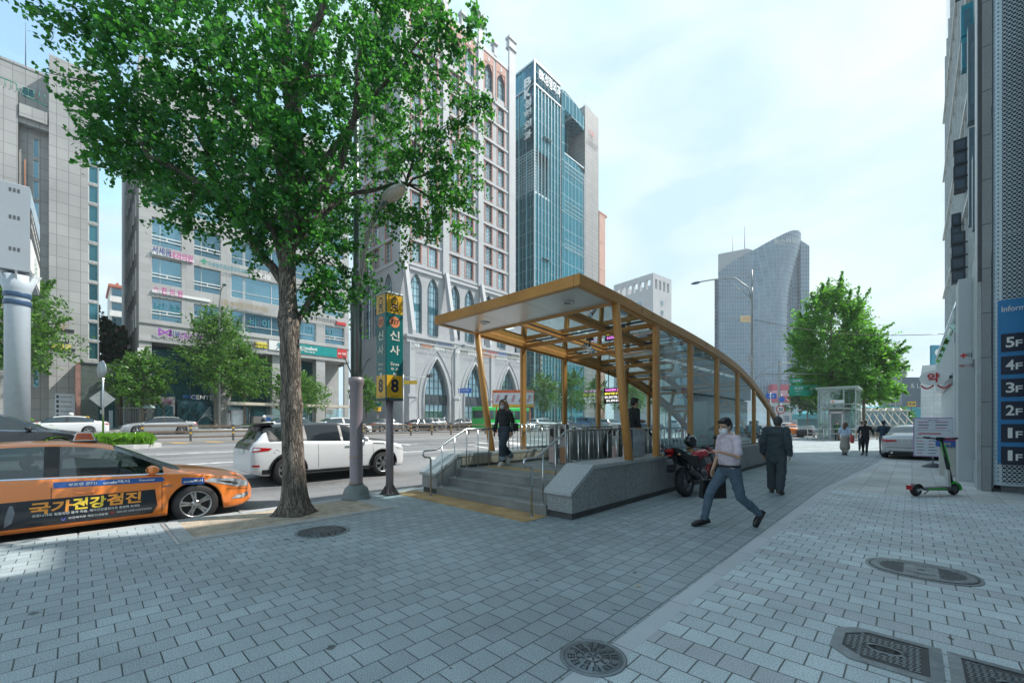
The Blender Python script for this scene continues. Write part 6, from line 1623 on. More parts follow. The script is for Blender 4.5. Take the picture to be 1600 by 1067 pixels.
for nm,pts,c in (('advert_face',[(-1.20,.34),(-1.05,.30),(-.93,.36),(-.86,.50),(-.90,.62),(-1.20,.62)],(.22,.15,.115)),('advert_hair',[(-1.20,.56),(-1.02,.58),(-.89,.60),(-.91,.632),(-1.20,.635)],(.012,.012,.014)),('advert_hand',[(-.66,.30),(-.59,.36),(-.56,.50),(-.58,.60),(-.61,.60),(-.63,.53),(-.65,.42)],(.16,.17,.19))):
    f['patch'](nm, pts, mat(nm.replace('_',' '), c, .4, noise=.3, ns=9), .006 if nm != 'advert_hair' else .0075, -1, 10)
f['patch']('door_band', [(-.20,.80),(1.02,.775),(1.06,.80),(1.02,.855),(-.20,.885)], mat('band blue', (.02,.10,.36), .35, coat=.5), .004, -1, 12)
f['text']('band_lettering','부르면 온다!',.10,.835,.048,LM['white'],w=.30); f['text']('band_lettering','onda택시',.47,.828,.048,LM['white'],w=.30); f['text']('band_lettering','Tmoney',.83,.818,.04,LM['white'],w=.20)
f['patch']('fender_sticker', [(1.28,.70),(1.60,.675),(1.60,.79),(1.28,.815)], MATS['band blue'], .004, -1, 8); f['text']('sticker_lettering','onda택시',1.44,.745,.045,LM['white'],w=.27)
f['patch']('sill', [(-1.0,.235),(1.0,.235),(1.0,.262),(-1.0,.262)], PT['orange'], .012, -1, 6)
f['patch']('window_trim', [(-1.62,.982),(-.2,.935),(1.05,.895),(1.05,.91),(-.2,.952),(-1.62,1.0)], M_chr, .006, -1, 14)
f['patch']('headlight', [(1.60,.725),(1.70,.775),(2.05,.735),(2.31,.655),(2.34,.555),(2.12,.565),(1.85,.655)], M_head, .005, -1, 14)
f['patch']('headlight_bezel', [(1.80,.715),(2.00,.685),(2.10,.645),(2.06,.64),(1.93,.665)], M_trim, .0075, -1, 8); 
f['patch']('headlight_bulb', [(2.02,.655),(2.10,.655),(2.14,.615),(2.06,.612)], M_chr, .010, -1, 4)
f['patch']('fog_lamp', [(2.02,.36),(2.10,.42),(2.34,.435),(2.34,.38),(2.22,.34)], M_chr, .006, -1, 8); f['patch']('fog_lens', [(2.07,.37),(2.12,.405),(2.28,.412),(2.26,.378),(2.18,.355)], M_head, .010, -1, 6)
f['patch']('repeater', [(1.02,.685),(1.16,.69),(1.13,.71),(1.05,.71)], M_chr, .006, -1, 4)
f['patch']('bumper_seam', [(1.93,.55),(2.3,.50),(2.3,.507),(1.93,.557)], M_trim, .003, -1, 8)
handle(tx, f, .12, .70, PT['orange']); handle(tx, f, -1.02, .73, PT['orange']); mirror(tx, .90, -.83, .93, PT['orange'])
b = MB(); b.prism([(-.13,0),(.13,0),(.09,.14),(-.09,.14)],(0,-.27,1.475),(1,0,0),(0,0,1),(0,.54,0),0); b.prism([(-.115,.012),(.115,.012),(.08,.125),(-.08,.125)],(0,-.276,1.475),(1,0,0),(0,0,1),(0,.004,0),1); b.box(-.16,.16,-.29,.29,1.455,1.476,2)
b.text('택시',(0,-.281,1.54),(1,0,0),(0,0,1),.06,m=3,depth=.003)
o = b.obj('roof_sign', [M_chr, mat('amber lens', (.60,.12,.02), .25, coat=.5), M_trim, mat('lens lettering', (.35,.05,.08), .4)], tx); o.location = (.12,0,-.01)
# cabin: seats, wheel, dashboard and driver
b = MB()
for y in (-.38,.38):
    b.prism([(-.35,.35),(.15,.35),(.15,.52),(-.25,.55),(-.42,1.05),(-.55,1.03)],(0,y-.24,0),(1,0,0),(0,0,1),(0,.48,0)); b.ell((-.50,y,1.16),(.06,.13,.10))
b.prism([(-1.5,.4),(-.95,.4),(-.95,.55),(-1.35,.6),(-1.55,1.0),(-1.65,1.0)],(0,-.6,0),(1,0,0),(0,0,1),(0,1.2,0)); b.box(.75,1.15,-.75,.75,.6,.90)
b.obj('seats', mat('cabin grey', (.05,.052,.055), .8), tx)
b = MB(); b.tube([(.55+.10*cos(2*pi*i/16)*.35,.38+.19*sin(2*pi*i/16),.88+.19*cos(2*pi*i/16)) for i in range(17)],.014,6); b.obj('steering_wheel', M_trim, tx)
b = MB(); b.box(-.10,.30,-.80,-.79,.93,1.0); b.obj('window_card', mat('window card', (.55,.30,.2), .5), tx)

# ---- white two door look SUV
sv_, f = car('white_suv', 'white SUV with a black roof and tinted windows behind the ginkgo trunk', -12.5, 5.10, pi/2, SUV, PT['white'], roof=PT['black'], z=.02, spokes=14, glass=mat('tinted glass', (.012,.016,.019), .04, spec=.6, noise=0))
seams(f, (.98,-.60), .40, 1.02)
f['patch']('side_cladding', [(-1.0,.27),(1.0,.27),(1.0,.34),(-1.0,.34)], M_trim, .012, -1, 6)
f['patch']('wheel_trim', [(-1.95,.3),(-1.75,.3),(-1.75,.42),(-1.95,.42)], M_trim, .006, -1, 3)
for c in (f['xf'],f['xr']):
    b = MB(); ra = SUV['r']+.055; pts = []
    for i in range(15):
        a = pi*i/14; x = c+(ra+.02)*cos(a); z = SUV['r']+(ra+.02)*sin(a); pts.append((x,-(f['sy'](x,max(z,.3))+.004),z))
    b.tube(pts,.028,6); b.obj('arch_trim', M_trim, sv_)
f['patch']('tail_light', [(-2.15,.86),(-1.80,.89),(-1.72,.95),(-2.13,.985)], M_tail, .007, -1, 8); f['patch']('tail_light_lens', [(-2.14,.90),(-1.98,.91),(-1.98,.95),(-2.14,.96)], M_head, .011, -1, 4)
f['patch']('reflector', [(-2.15,.50),(-2.0,.50),(-2.0,.545),(-2.15,.545)], M_tail, .006, -1, 4)
f['patch']('fender_vent', [(.98,.98),(1.35,.955),(1.35,.985),(.98,1.01)], M_trim, .006, -1, 6)
f['patch']('headlight', [(1.72,.86),(2.08,.80),(2.13,.74),(2.0,.74),(1.80,.80)], M_head, .006, -1, 8)
f['patch']('pillar_trim', [(-1.78,1.115),(-1.50,1.11),(-1.72,1.40),(-1.82,1.42)], M_trim, .004, -1, 6)
handle(sv_, f, .25, .93, M_chr); mirror(sv_, .72, -.88, 1.07, PT['white'])
b = MB(); b.box(-2.20,-2.185,-.26,.26,.80,.92); b.obj('number_plate', M_plate, sv_)
b = MB(); b.prism([(-2.02,1.49),(-1.6,1.545),(-1.6,1.60),(-1.98,1.565),(-2.09,1.52)],(0,-.62,0),(1,0,0),(0,0,1),(0,1.24,0)); b.obj('spoiler', PT['black'], sv_)
b = MB(); b.lathe([(.058,-.002),(.06,.004),(.05,.006)],(-1.62,-(f['sy'](-1.62,.86)+.004),.86),16,0,ax='y',cap=False); b.obj('fuel_flap', PT['white'], sv_)
# ---- dark saloon beyond the taxi
dk, f = car('black_saloon', 'glossy black saloon in the second lane behind the orange taxi', -20.6, -1.95, pi/2, SEDAN, PT['black'])
f['lamps'](); seams(f,(1.02,-.22),.3,.9); f['patch']('window_trim', [(-1.62,.99),(-.2,.945),(1.05,.90),(1.05,.915),(-.2,.96),(-1.62,1.005)], M_chr, .006, -1, 12); mirror(dk,.9,-.83,.93,PT['black']); handle(dk,f,.1,.76,M_chr)
# ---- traffic on the far side and beyond the canopy
def place(px, X, spec, col, hd, label, name='car', **k):
    q = (px-800)/651; a = (-.69256+.72137*q, .72137+.69256*q); d = X/a[0]
    r_, f = car(name, label, X, a[1]*d, pi/2 if hd > 0 else -pi/2, spec, PT[col], lod=k.pop('lod',0), **k)
    f['lamps'](); return r_, f
GT = 'traffic on the avenue'
s1, f = place(250,-45.3,SEDAN,'silver',-1,'silver saloon driving left in front of the clinic doors',lod=1,group=GT,name='silver_saloon'); seams(f,(1.02,-.22),.3,.9)
s2, f = place(98,-45.0,SEDAN,'white',-1,'white saloon driving left by the green brick shop',group=GT,name='white_saloon')
s3, f = place(462,-33.5,SEDAN,'white',1,'white taxi with an orange roof lamp half hidden by the ginkgo trunk',group=GT,name='white_taxi',cat='taxi')
b = MB(); b.prism([(-.1,0),(.1,0),(.07,.13),(-.07,.13)],(0,-.25,1.46),(1,0,0),(0,0,1),(0,.5,0)); b.obj('roof_sign', mat('amber lens', (.6,.12,.02)), s3)
place(535,-35,SEDAN,'white',1,'white saloon between the lamp post and the ginkgo trunk',group=GT,name='white_saloon')
place(607,-42.3,SEDAN,'grey',1,'dark plum saloon waiting behind the sign post',group=GT,name='dark_saloon')
place(660,-42.5,SEDAN,'black',1,'black saloon waiting in front of the first portal',group=GT,name='black_saloon',lod=1)
place(672,-45.6,SUV,'silver',-1,'silver hatchback passing the first portal',group=GT,name='silver_hatchback')
place(722,-44.5,SUV,'grey',-1,'grey SUV passing the second portal',group=GT,name='grey_suv')
place(848,-33,SUV,'white',1,'white SUV seen through the first glass pane',group=GT,name='white_suv')
place(884,-36.5,SEDAN,'silver',1,'silver saloon seen between the first two posts',group=GT,name='silver_saloon')
place(955,-27.0,SUV,'silver',1,'silver SUV seen through the glass beside the leaning column',group=GT,name='silver_suv')
place(938,-38,SEDAN,'white',1,'white saloon beside the third post',group=GT,name='white_saloon')
place(1018,-26,SEDAN,'navy',1,'navy saloon seen through the side glass behind the map board',group=GT,name='navy_saloon')
place(1120,-13.4,SEDAN,'silver',1,'silver saloon seen through the side glass behind the motorcycle',group=GT,name='silver_saloon',lod=1)
place(1060,-22,SUV,'white',1,'white SUV seen through the side glass beside the cabinet',group=GT,name='white_suv')
place(1178,-12.8,SEDAN,'grey',1,'dark grey saloon at the end of the glass wall',group=GT,name='dark_saloon',lod=1)
tx2, f = place(1238,-11.0,SEDAN,'orange',1,'distant orange taxi right of the canopy end',group=GT,name='orange_taxi',cat='taxi')
b = MB(); b.prism([(-.1,0),(.1,0),(.07,.13),(-.07,.13)],(0,-.25,1.46),(1,0,0),(0,0,1),(0,.5,0)); b.obj('roof_sign', MATS['amber lens'], tx2)
b = MB(); b.box(-2.45,-2.436,-.26,.26,.55,.66); b.obj('number_plate', M_plate, tx2)
place(1231,-12.5,SUV,'white',1,'white estate just ahead of the distant orange taxi',group=GT,name='white_estate')
place(1263,-9.2,SEDAN,'black',1,'black saloon ahead beside the lift railing',group=GT,name='black_saloon')
# pickup truck
q = (915-800)/651; a = (-.69256+.72137*q, .72137+.69256*q); d = -31/a[0]
pk = root('pickup_truck', (-31,a[1]*d,gz(-31)), pi/2, 'blue grey pickup truck seen between the second and third posts', 'truck', GT)
b = MB(); b.prism([(-2.4,.5),(2.3,.5),(2.45,.75),(2.4,1.05),(1.4,1.15),(.7,1.72),(-.6,1.75),(-.75,1.1),(-2.4,1.1)],(0,-.9,0),(1,0,0),(0,0,1),(0,1.8,0)); bevel(b.obj('body', PT['blue'], pk),.06,3)
b = MB()
for sgn in (-1,1): b.prism([(-.55,1.2),(.1,1.2),(.1,1.62),(-.5,1.64)],(0,sgn*.903,0),(1,0,0),(0,0,1),(0,sgn*.004,0)); b.prism([(.18,1.2),(1.15,1.2),(.7,1.6),(.18,1.62)],(0,sgn*.903,0),(1,0,0),(0,0,1),(0,sgn*.004,0))
b.obj('side_window', M_cgl2, pk); b = MB(); b.box(-.70,-.66,-.7,.7,1.2,1.62); b.obj('rear_window', M_cgl2, pk)
for x in (-1.5,1.55):
    for y in (-.82,.82): b = MB(); b.lathe([(.2,-.1),(.35,-.1),(.37,0),(.35,.1),(.2,.1)],(x,y,.37),16,0,ax='y'); b.obj('wheel', M_tyre, pk)
# green bus
q = (785-800)/651; a = (-.69256+.72137*q, .72137+.69256*q); d = -40.5/a[0]
bs = root('green_bus', (-40.5,a[1]*d,gz(-40)), pi/2, 'green city bus passing behind the woman on the landing', 'bus', GT)
b = MB(); b.box(-4.5,4.5,-1.22,1.22,.35,3.1); bevel(b.obj('body', PT['green'], bs),.12,4)
for x in [-3.9+1.25*i for i in range(6)]: b = MB(); b.box(x,x+1.12,-1.232,-1.222,1.45,2.65); b.obj('side_window', M_cgl2, bs)
b = MB(); b.box(4.49,4.51,-1.1,1.1,1.2,2.75); b.obj('windshield', M_cgl2, bs); b = MB(); b.box(-4.51,-4.495,-1.0,1.0,1.6,2.6); b.obj('rear_window', M_cgl2, bs)
b = MB(); b.box(3.55,4.35,-1.232,-1.222,.5,2.65); b.obj('door', M_cgl2, bs); b = MB(); b.box(-4.4,3.4,-1.230,-1.222,.75,1.0); b.obj('side_band', PT['white'], bs)
for x in (-2.6,2.7):
    for y in (-1.08,1.08): b = MB(); b.lathe([(.25,-.14),(.46,-.14),(.48,0),(.46,.14),(.25,.14)],(x,y,.48),16,0,ax='y'); b.obj('wheel', M_tyre, bs)
# ---- silver saloon parked on the pavement, seen from behind
sc, f = car('parked_silver_saloon', 'silver saloon parked on the pavement behind the menu board, tail towards us', -.08, 27.6, pi/2, dict(SEDAN), PT['silver'], z=0, scale=1.04)
mb = lambda nm,pts,m,x=-2.436: None
b = MB(); b.box(-2.444,-2.432,-.27,.27,.70,.81,0); b.text('92누 4035',(-2.445,0,.755),(0,-1,0),(0,0,1),.075,w=.44,m=1,depth=.002); b.obj('number_plate', [M_plate, LM['dark']], sc)
for sgn in (-1,1):
    f['patch']('tail_light', [(-2.425,.74),(-2.425,.86),(-2.18,.88),(-2.20,.80)], M_tail, .006, sgn, 8)
    b = MB(); b.prism([(.38*sgn,.76),(.74*sgn,.72),(.755*sgn,.84),(.42*sgn,.83)],(-2.431,0,0),(0,1,0),(0,0,1),(-.012,0,0)); b.obj('tail_light', M_tail, sc)
    b = MB(); b.tube([(-2.36,sgn*.55,.28),(-2.45,sgn*.55,.28)],.045,10); b.obj('exhaust', M_chr, sc); mirror(sc,.9,sgn*.83,.93,PT['silver'],sgn)
b = MB(); b.box(-2.436,-2.431,-.7,.7,.50,.515); b.box(-2.437,-2.431,-.65,.65,.25,.36); b.obj('bumper_groove', M_trim, sc)
b = MB(); b.box(-2.436,-2.431,-.62,.62,.885,.90); b.obj('boot_strip', M_chr, sc)
# ---------------------------------------------------------------- people
def skin_mat(n, c):
    m = mat('skin '+n, c, .5, noise=.06, ns=9); b = m.node_tree.nodes['Principled BSDF']; b.inputs['Subsurface Weight'].default_value = .12; b.inputs['Subsurface Radius'].default_value = (.02,.008,.004); return m
M_skin = skin_mat('warm', (.50,.29,.20)); M_skint = skin_mat('tanned', (.40,.23,.15))
M_mask = mat('white face mask', (.72,.73,.75), .8, noise=.03)
CT = bpy.data.textures.new('folds', 'CLOUDS'); CT.noise_scale = .075; CT.noise_depth = 2
def soft(o, vox, it=6, folds=0.):
    r_ = o.modifiers.new('skin', 'REMESH'); r_.mode = 'VOXEL'; r_.voxel_size = vox; r_.use_smooth_shade = True
    s_ = o.modifiers.new('smooth', 'SMOOTH'); s_.factor = .5; s_.iterations = it
    if folds:
        d = o.modifiers.new('folds', 'DISPLACE'); d.texture = CT; d.strength = folds; d.mid_level = .5; d.texture_coords = 'LOCAL'
    return o
def cap_(mb, pts, rs_, n=12):
    mb.tube(pts, rs_, n)
    for p, r in zip(pts, rs_ if isinstance(rs_, (list,tuple)) else [rs_]*len(pts)): mb.ell(p, (r,r,r), 0, n, 8)
def V3(p): return Vector(p)
def cloth(n, c, rough=.85, ns=7, fine=.06): return mat('cloth '+n, c, rough, noise=.10, ns=ns, fine=fine, bs=220)
def hand(mb, wrist, d, up, k=1., curl=.5, side=1):
    """palm with five separate bent fingers; d = pointing direction, up = back of the hand"""
    w_ = Vector(wrist); d = Vector(d).normalized(); up = Vector(up); up = (up-d*up.dot(d)).normalized(); s = d.cross(up)*side
    pc = w_+d*.05*k; mb.obox(pc, d*.045*k, s*.038*k, up*.012*k); mb.ell(w_+d*.02*k,(.024*k,)*3,0,8,6)
    for i,(off,L) in enumerate(((-.030,.060),(-.010,.072),(.010,.066),(.029,.052))):
        b0 = w_+d*.088*k+s*off*k; a = curl*(.9+.12*i); p1 = b0+(d*cos(a*.5)-up*sin(a*.5))*L*.45*k; p2 = p1+(d*cos(a*1.2)-up*sin(a*1.2))*L*.33*k; p3 = p2+(d*cos(a*1.9)-up*sin(a*1.9))*L*.25*k
        mb.tube([b0-d*.02*k,b0,p1,p2,p3],[.009*k,.009*k,.0085*k,.008*k,.0065*k],7)
    t0 = w_+d*.03*k-s*.03*k; t1 = t0+(d*.6-s*.7-up*.2).normalized()*.038*k; t2 = t1+(d*.9-s*.25-up*.3).normalized()*.03*k
    mb.tube([t0,t1,t2],[.011*k,.010*k,.008*k],7)
def person(label, loc, rz, J, top, bottom, shoe, hair, skin=None, sleeves='long', hairstyle='short', mask=None, jacket=0., wide=0., vox=.012, group=None, scale=1., hem=.78, cuff=None, folds=.018, girth=1., feet=True, skirt=False, fcurl=.6):
    skin = skin or M_skin
    B_ = root('person', loc, rz, label, 'person', group); B_.scale = (scale,)*3
    j = {k: Vector(v) for k, v in J.items()}
    # one continuous body: legs, trunk, arms, neck, head, hands
    b = MB()
    for s in 'LR':
        cap_(b,[j['hip'+s],j['knee'+s],j['ank'+s]],[.070,.048,.036]); cap_(b,[j['ank'+s],j['toe'+s]],[.034,.026])
        cap_(b,[j['sh'+s],j['el'+s],j['wr'+s]],[.045,.036,.025])
    cap_(b,[j['pel'],j['chest'],j['neck']],[.075,.078,.050]); cap_(b,[j['shL'],j['neck'],j['shR']],[.045,.05,.045])
    h = j['head']; f = (j['look']-h).normalized(); u = Vector((0,0,1)); u = (u-f*u.dot(f)).normalized(); sd = u.cross(f)
    rot = Matrix((f,sd,u)).transposed()
    pt = lambda x,y,z: h+f*x+sd*y+u*z
    cap_(b,[j['neck'],h-u*.05],[.052,.05]); b.ell(h+u*.025,(.096,.076,.105),0,18,12,rot); b.ell(pt(.022,0,-.045),(.070,.060,.072),0,16,10,rot); b.ell(pt(.045,0,-.09),(.035,.034,.026),0,12,8,rot)
    b.ell(pt(.098,0,-.018),(.016,.014,.026),0,10,8,rot); b.ell(pt(.105,0,-.03),(.015,.017,.012),0,10,8,rot)
    for s in (1,-1): b.ell(pt(-.005,.076*s,-.01),(.018,.010,.030),0,10,8,rot); b.ell(pt(.072,.030*s,.028),(.020,.026,.010),0,10,8,rot)
    b.ell(pt(.088,0,-.068),(.012,.024,.009),0,10,6,rot)
    for s in 'LR':
        d = j.get('hd'+s, j['wr'+s]-j['el'+s]); hand(b, j['wr'+s], d, j.get('hu'+s, Vector((.3,(1 if s == 'L' else -1),.2))), 1., fcurl, 1 if s == 'L' else -1)
    soft(b.obj('body', skin, B_), min(vox,.008), 3)
    if vox < .02:
        e = MB()
        for s in (1,-1): e.ell(pt(.087,.031*s,.008),(.006,.013,.0055),0,10,6,rot); e.bar(pt(.090,.046*s,.027),pt(.093,.016*s,.030),.006,.006)
        e.obj('eyes', mat('eye dark', (.015,.012,.01), .25), B_)
    # hair
    hb = MB(); hr = Matrix((f,sd,u)).transposed()
    if hairstyle in ('short','long'):
        hb.ell(pt(-.014,0,.052),(.100,.082,.092),0,18,12,hr); hb.ell(pt(-.05,0,.0),(.066,.078,.088),0,16,10,hr); hb.ell(pt(.062,0,.088),(.042,.070,.034),0,14,8,hr)
        for s in (1,-1): hb.ell(pt(.0,.074*s,.03),(.055,.018,.045),0,12,8,hr)
    if hairstyle == 'long':
        for s in (1,-1): cap_(hb,[pt(.03,.078*s,.06),pt(.035,.092*s,-.05),pt(.03,.10*s,-.16),pt(.035,.09*s,-.25)],[.028,.030,.030,.016])
        cap_(hb,[pt(-.07,0,.03),pt(-.10,0,-.08),pt(-.10,0,-.22)],[.075,.085,.06]); cap_(hb,[pt(.05,.05,.105),pt(.085,.075,.04)],[.022,.012]); cap_(hb,[pt(.05,-.05,.105),pt(.085,-.075,.04)],[.022,.012])
    if hairstyle == 'cap':
        hb.ell(pt(-.005,0,.065),(.112,.092,.085),0,18,12,hr); hb.ell(pt(.095,0,.055),(.06,.07,.012),0,14,6,hr); hb.ell(pt(-.05,0,.0),(.062,.076,.07),0,14,8,hr)
    soft(hb.obj('hair' if hairstyle != 'cap' else 'cap', hair, B_), min(vox,.01), 2, .010)
    if mask:
        m_ = MB(); m_.ell(pt(.062,0,-.058),(.056,.066,.062),0,16,10,hr); soft(m_.obj('face_mask', mask, B_), .008, 2)
        m_ = MB()
        for s in (1,-1): m_.tube([pt(.06,.060*s,-.035),pt(.02,.083*s,-.012),pt(-.005,.088*s,.012)],.0025,5)
        m_.obj('mask_loop', mask, B_)
    # upper garment
    g = MB(); gw = girth
    pel, ch, nk = j['pel'], j['chest'], j['neck']
    low = pel+Vector((0,0,hem-pel.z)) if hem else pel
    for t in range(15):
        q = t/14; c = low.lerp(ch,q); g.ell(c,((.105+.02*sin(pi*q))*gw+jacket,(.155+.010*q)*gw**.6+jacket,.10),0,16,8)
    g.ell(ch+Vector((.0,0,.06)),(.115+jacket,.175+jacket,.10),0,16,8); cap_(g,[j['shL'],ch.lerp(nk,.72),j['shR']],[.062+jacket*.7,.075+jacket*.6,.062+jacket*.7]); cap_(g,[nk-Vector((0,0,.05)),nk-Vector((0,0,.012))],[.072,.064])
    for s in 'LR':
        a, e_, w_ = j['sh'+s], j['el'+s], j['wr'+s]
        if sleeves == 'long': cap_(g,[a,e_,e_.lerp(w_,.93)],[.064+jacket,.054+jacket,.043+jacket])
        else:
            cap_(g,[a,a.lerp(e_,.78)],[.066,.064])
    soft(g.obj('shirt' if not jacket else 'jacket', top, B_), vox, 5, folds)
    # lower garment
    t_ = MB()
    t_.ell(pel,(.118*gw+wide*.4,.160+wide*.4,.13),0,16,10)
    if skirt: cap_(t_,[pel,pel-Vector((0,0,.25)),pel-Vector((0,0,.52))],[.16,.20,.23])
    for s in 'LR':
        k_, a_ = j['knee'+s], j['ank'+s]; cap_(t_,[j['hip'+s],j['hip'+s].lerp(k_,.5),k_,k_.lerp(a_,.5),a_+(k_-a_).normalized()*.035],[.098+wide*.6,.086+wide,.070+wide,.064+wide,.060+wide])
    soft(t_.obj('trousers' if not skirt else 'skirt', bottom, B_), vox, 5, folds)
    if cuff:
        c_ = MB()
        for s in 'LR': k_, a_ = j['knee'+s], j['ank'+s]; d = (k_-a_).normalized(); c_.tube([a_+d*.03,a_+d*.13],[.066+wide,.068+wide],16)
        c_.obj('trouser_cuff', cuff, B_)
    for s in 'LR':
        a_, tt = j['ank'+s], j['toe'+s]; sb = MB(); d = (tt-a_); d.normalize(); up_ = Vector((0,0,1)); up_ = (up_-d*up_.dot(d)).normalized()
        hl_ = a_-d*.045-up_*.03; cap_(sb,[hl_,a_+d*.05-up_*.012,tt-up_*0-d*.02,tt+d*.045],[.040,.044,.042,.030]); sb.ell(a_,(.044,.044,.05))
        sb.obox((hl_+tt+d*.05)/2-up_*.035,(tt+d*.075-hl_+d*.035)/2,d.cross(up_)*.038,up_*.010)
        soft(sb.obj('shoe', shoe, B_), min(vox,.01), 3)
    return B_, j, pt
STAND = dict(pel=(0,0,.94),chest=(.0,0,1.28),neck=(.01,0,1.47),head=(.03,0,1.60),look=(1,0,1.58),hipL=(0,.09,.90),hipR=(0,-.09,.90),kneeL=(.02,.10,.50),kneeR=(.02,-.10,.50),ankL=(0,.10,.085),ankR=(0,-.10,.085),toeL=(.13,.12,.04),toeR=(.13,-.12,.04),
    shL=(0,.185,1.40),shR=(0,-.185,1.40),elL=(-.02,.25,1.12),elR=(-.02,-.25,1.12),wrL=(.05,.25,.88),wrR=(.05,-.25,.88))
def pose(**k): d = dict(STAND); d.update(k); return d
def rz_of(dx, dy): return atan2(dy, dx)
# man striding past the entrance
man, j, pt = person('man in a pale pink short sleeved shirt and slate trousers striding past the granite wall', (-2.03,7.0,0), rz_of(-.62,-.79),
    pose(pel=(.02,0,.90),chest=(.03,0,1.24),neck=(.05,0,1.43),head=(.085,.0,1.555),look=(.9,.25,1.30),hipR=(.04,-.09,.87),kneeR=(.28,-.10,.50),ankR=(.38,-.09,.10),toeR=(.52,-.10,.045),hipL=(0,.09,.87),kneeL=(-.10,.10,.47),ankL=(-.43,.08,.20),toeL=(-.36,.09,.075),
        shL=(.03,.185,1.36),shR=(.03,-.185,1.36),elL=(.06,.265,1.10),wrL=(.29,.16,1.17),elR=(.04,-.25,1.08),wrR=(.13,-.25,.86),hdL=(.9,-.35,.12),huL=(.1,.3,1),hdR=(.1,0,-1)),
    cloth('pale pink', (.60,.50,.55)), cloth('slate blue', (.075,.11,.15)), mat('black leather', (.012,.012,.013), .25), mat('black hair', (.010,.009,.009), .5), sleeves='short', mask=M_mask, girth=1.17, hem=.93, vox=.009, folds=.032)
b = MB(); b.lathe([(.128,0),(.130,.035)],(0,0,0),24,0,cap=False); 
bl = MB(); n_ = 24
for i in range(n_):
    a0, a1_ = 2*pi*i/n_, 2*pi*(i+1)/n_; P_ = lambda a,z: (.02+.155*cos(a),.186*sin(a),z)
    bl.quad(P_(a0,.925),P_(a1_,.925),P_(a1_,.962),P_(a0,.962))
bl.obj('belt', M_trim, man)
bl = MB()
for z in (1.0,1.10,1.20,1.30): bl.ell((.02+.148+.01*(1.12-z),.0,z),(.004,.006,.006),0,8,5)
bl.obj('shirt_button', M_trim, man)
bg_ = root('briefcase', (-2.03,7.0,0), rz_of(-.62,-.79), 'soft black briefcase hanging from the striding man\'s far hand', 'bag')
b = MB(); b.prism([(-.20,.40),(.22,.40),(.20,.70),(-.18,.70)],(.12,-.30,0),(1,0,0),(0,0,1),(0,.10,0)); bevel(b.obj('case_body', mat('black bag', (.018,.018,.02), .5, noise=.2), bg_), .02, 3)
b = MB(); b.tube([(.04,-.25,.69),(.05,-.25,.755),(.13,-.25,.785),(.21,-.25,.755),(.22,-.25,.69)],.010,8); b.obj('handle', M_trim, bg_); b = MB(); b.prism([(-.17,.55),(.19,.55),(.18,.69),(-.16,.69)],(.12,-.196,0),(1,0,0),(0,0,1),(0,.006,0)); b.obj('flap', M_trim, bg_)
ph = root('mobile_phone', (-2.03,7.0,0), rz_of(-.62,-.79), 'red cased mobile phone in the striding man\'s raised hand', 'phone')
b = MB(); b.obox((.405,.115,1.19),(.035,-.012,.045),(.012,.034,0),(-.004,.001,.003)); bevel(b.obj('phone_case', mat('phone red', (.45,.03,.06), .35), ph), .003)
# old man walking away
old, j, pt = person('elderly man in a loose dark suit walking away along the glass wall', (-2.23,10.98,0), rz_of(.08,1),
    pose(pel=(-.02,0,.92),chest=(.02,0,1.26),neck=(.07,0,1.45),head=(.13,0,1.57),look=(1,.05,1.5),kneeL=(.08,.11,.49),ankL=(.12,.12,.09),toeL=(.25,.14,.045),kneeR=(-.01,-.11,.49),ankR=(-.15,-.11,.10),toeR=(-.02,-.13,.045),
        elL=(-.08,.245,1.12),wrL=(.02,.25,.88),elR=(-.07,-.25,1.13),wrR=(-.02,-.27,.88),hdL=(.1,0,-1),hdR=(.05,0,-1)),
    cloth('suit', (.045,.062,.072)), cloth('suit trousers', (.055,.070,.080)), mat('brown leather', (.05,.04,.03), .5), mat('grey hair', (.06,.06,.06), .6, noise=.3, ns=40), M_skint, jacket=.022, wide=.026, hem=.74, vox=.011, folds=.03, scale=1.03)
# woman on the landing
wom, j, pt = person('woman with long brown hair in a black blouse and dark jeans stepping across the landing', (-7.42,7.45,.54), rz_of(.12,-1),
    pose(pel=(0,0,.93),chest=(.0,0,1.24),neck=(.01,0,1.41),head=(.03,0,1.53),look=(1,.0,1.48),kneeL=(.20,.085,.52),ankL=(.16,.08,.11),toeL=(.29,.085,.055),kneeR=(-.06,-.08,.47),ankR=(-.36,-.07,.20),toeR=(-.27,-.08,.09),hipL=(0,.085,.89),hipR=(0,-.085,.89),
        shL=(0,.165,1.34),shR=(0,-.165,1.34),elL=(-.06,.22,1.08),wrL=(.03,.24,.85),elR=(.02,-.23,1.08),wrR=(.10,-.24,.84),hdL=(.2,0,-1),hdR=(.2,0,-1)),
    cloth('black blouse', (.010,.012,.014), .7), cloth('dark denim', (.035,.050,.070)), mat('white trainers', (.62,.60,.55), .6), mat('brown hair', (.085,.045,.025), .45, noise=.3, ns=30), hairstyle='long', mask=mat('pale grey mask', (.50,.51,.52), .8, noise=.02), hem=.93, wide=.018, vox=.010, cuff=cloth('pale denim', (.20,.25,.29)), folds=.03)
hbg = root('handbag', (-7.42,7.45,.54), rz_of(.12,-1), 'small black handbag at the side of the woman on the landing', 'bag')
b = MB(); b.prism([(-.14,.86),(.10,.86),(.08,1.06),(-.12,1.06)],(-.06,.215,0),(1,0,0),(0,0,1),(0,.085,0)); bevel(b.obj('bag_body', M_black, hbg), .02, 3); b = MB(); b.tube([(-.16,.25,1.05),(-.10,.20,1.25),(0,.155,1.40),(.0,.10,1.43)],.008,6); b.obj('strap', M_black, hbg)
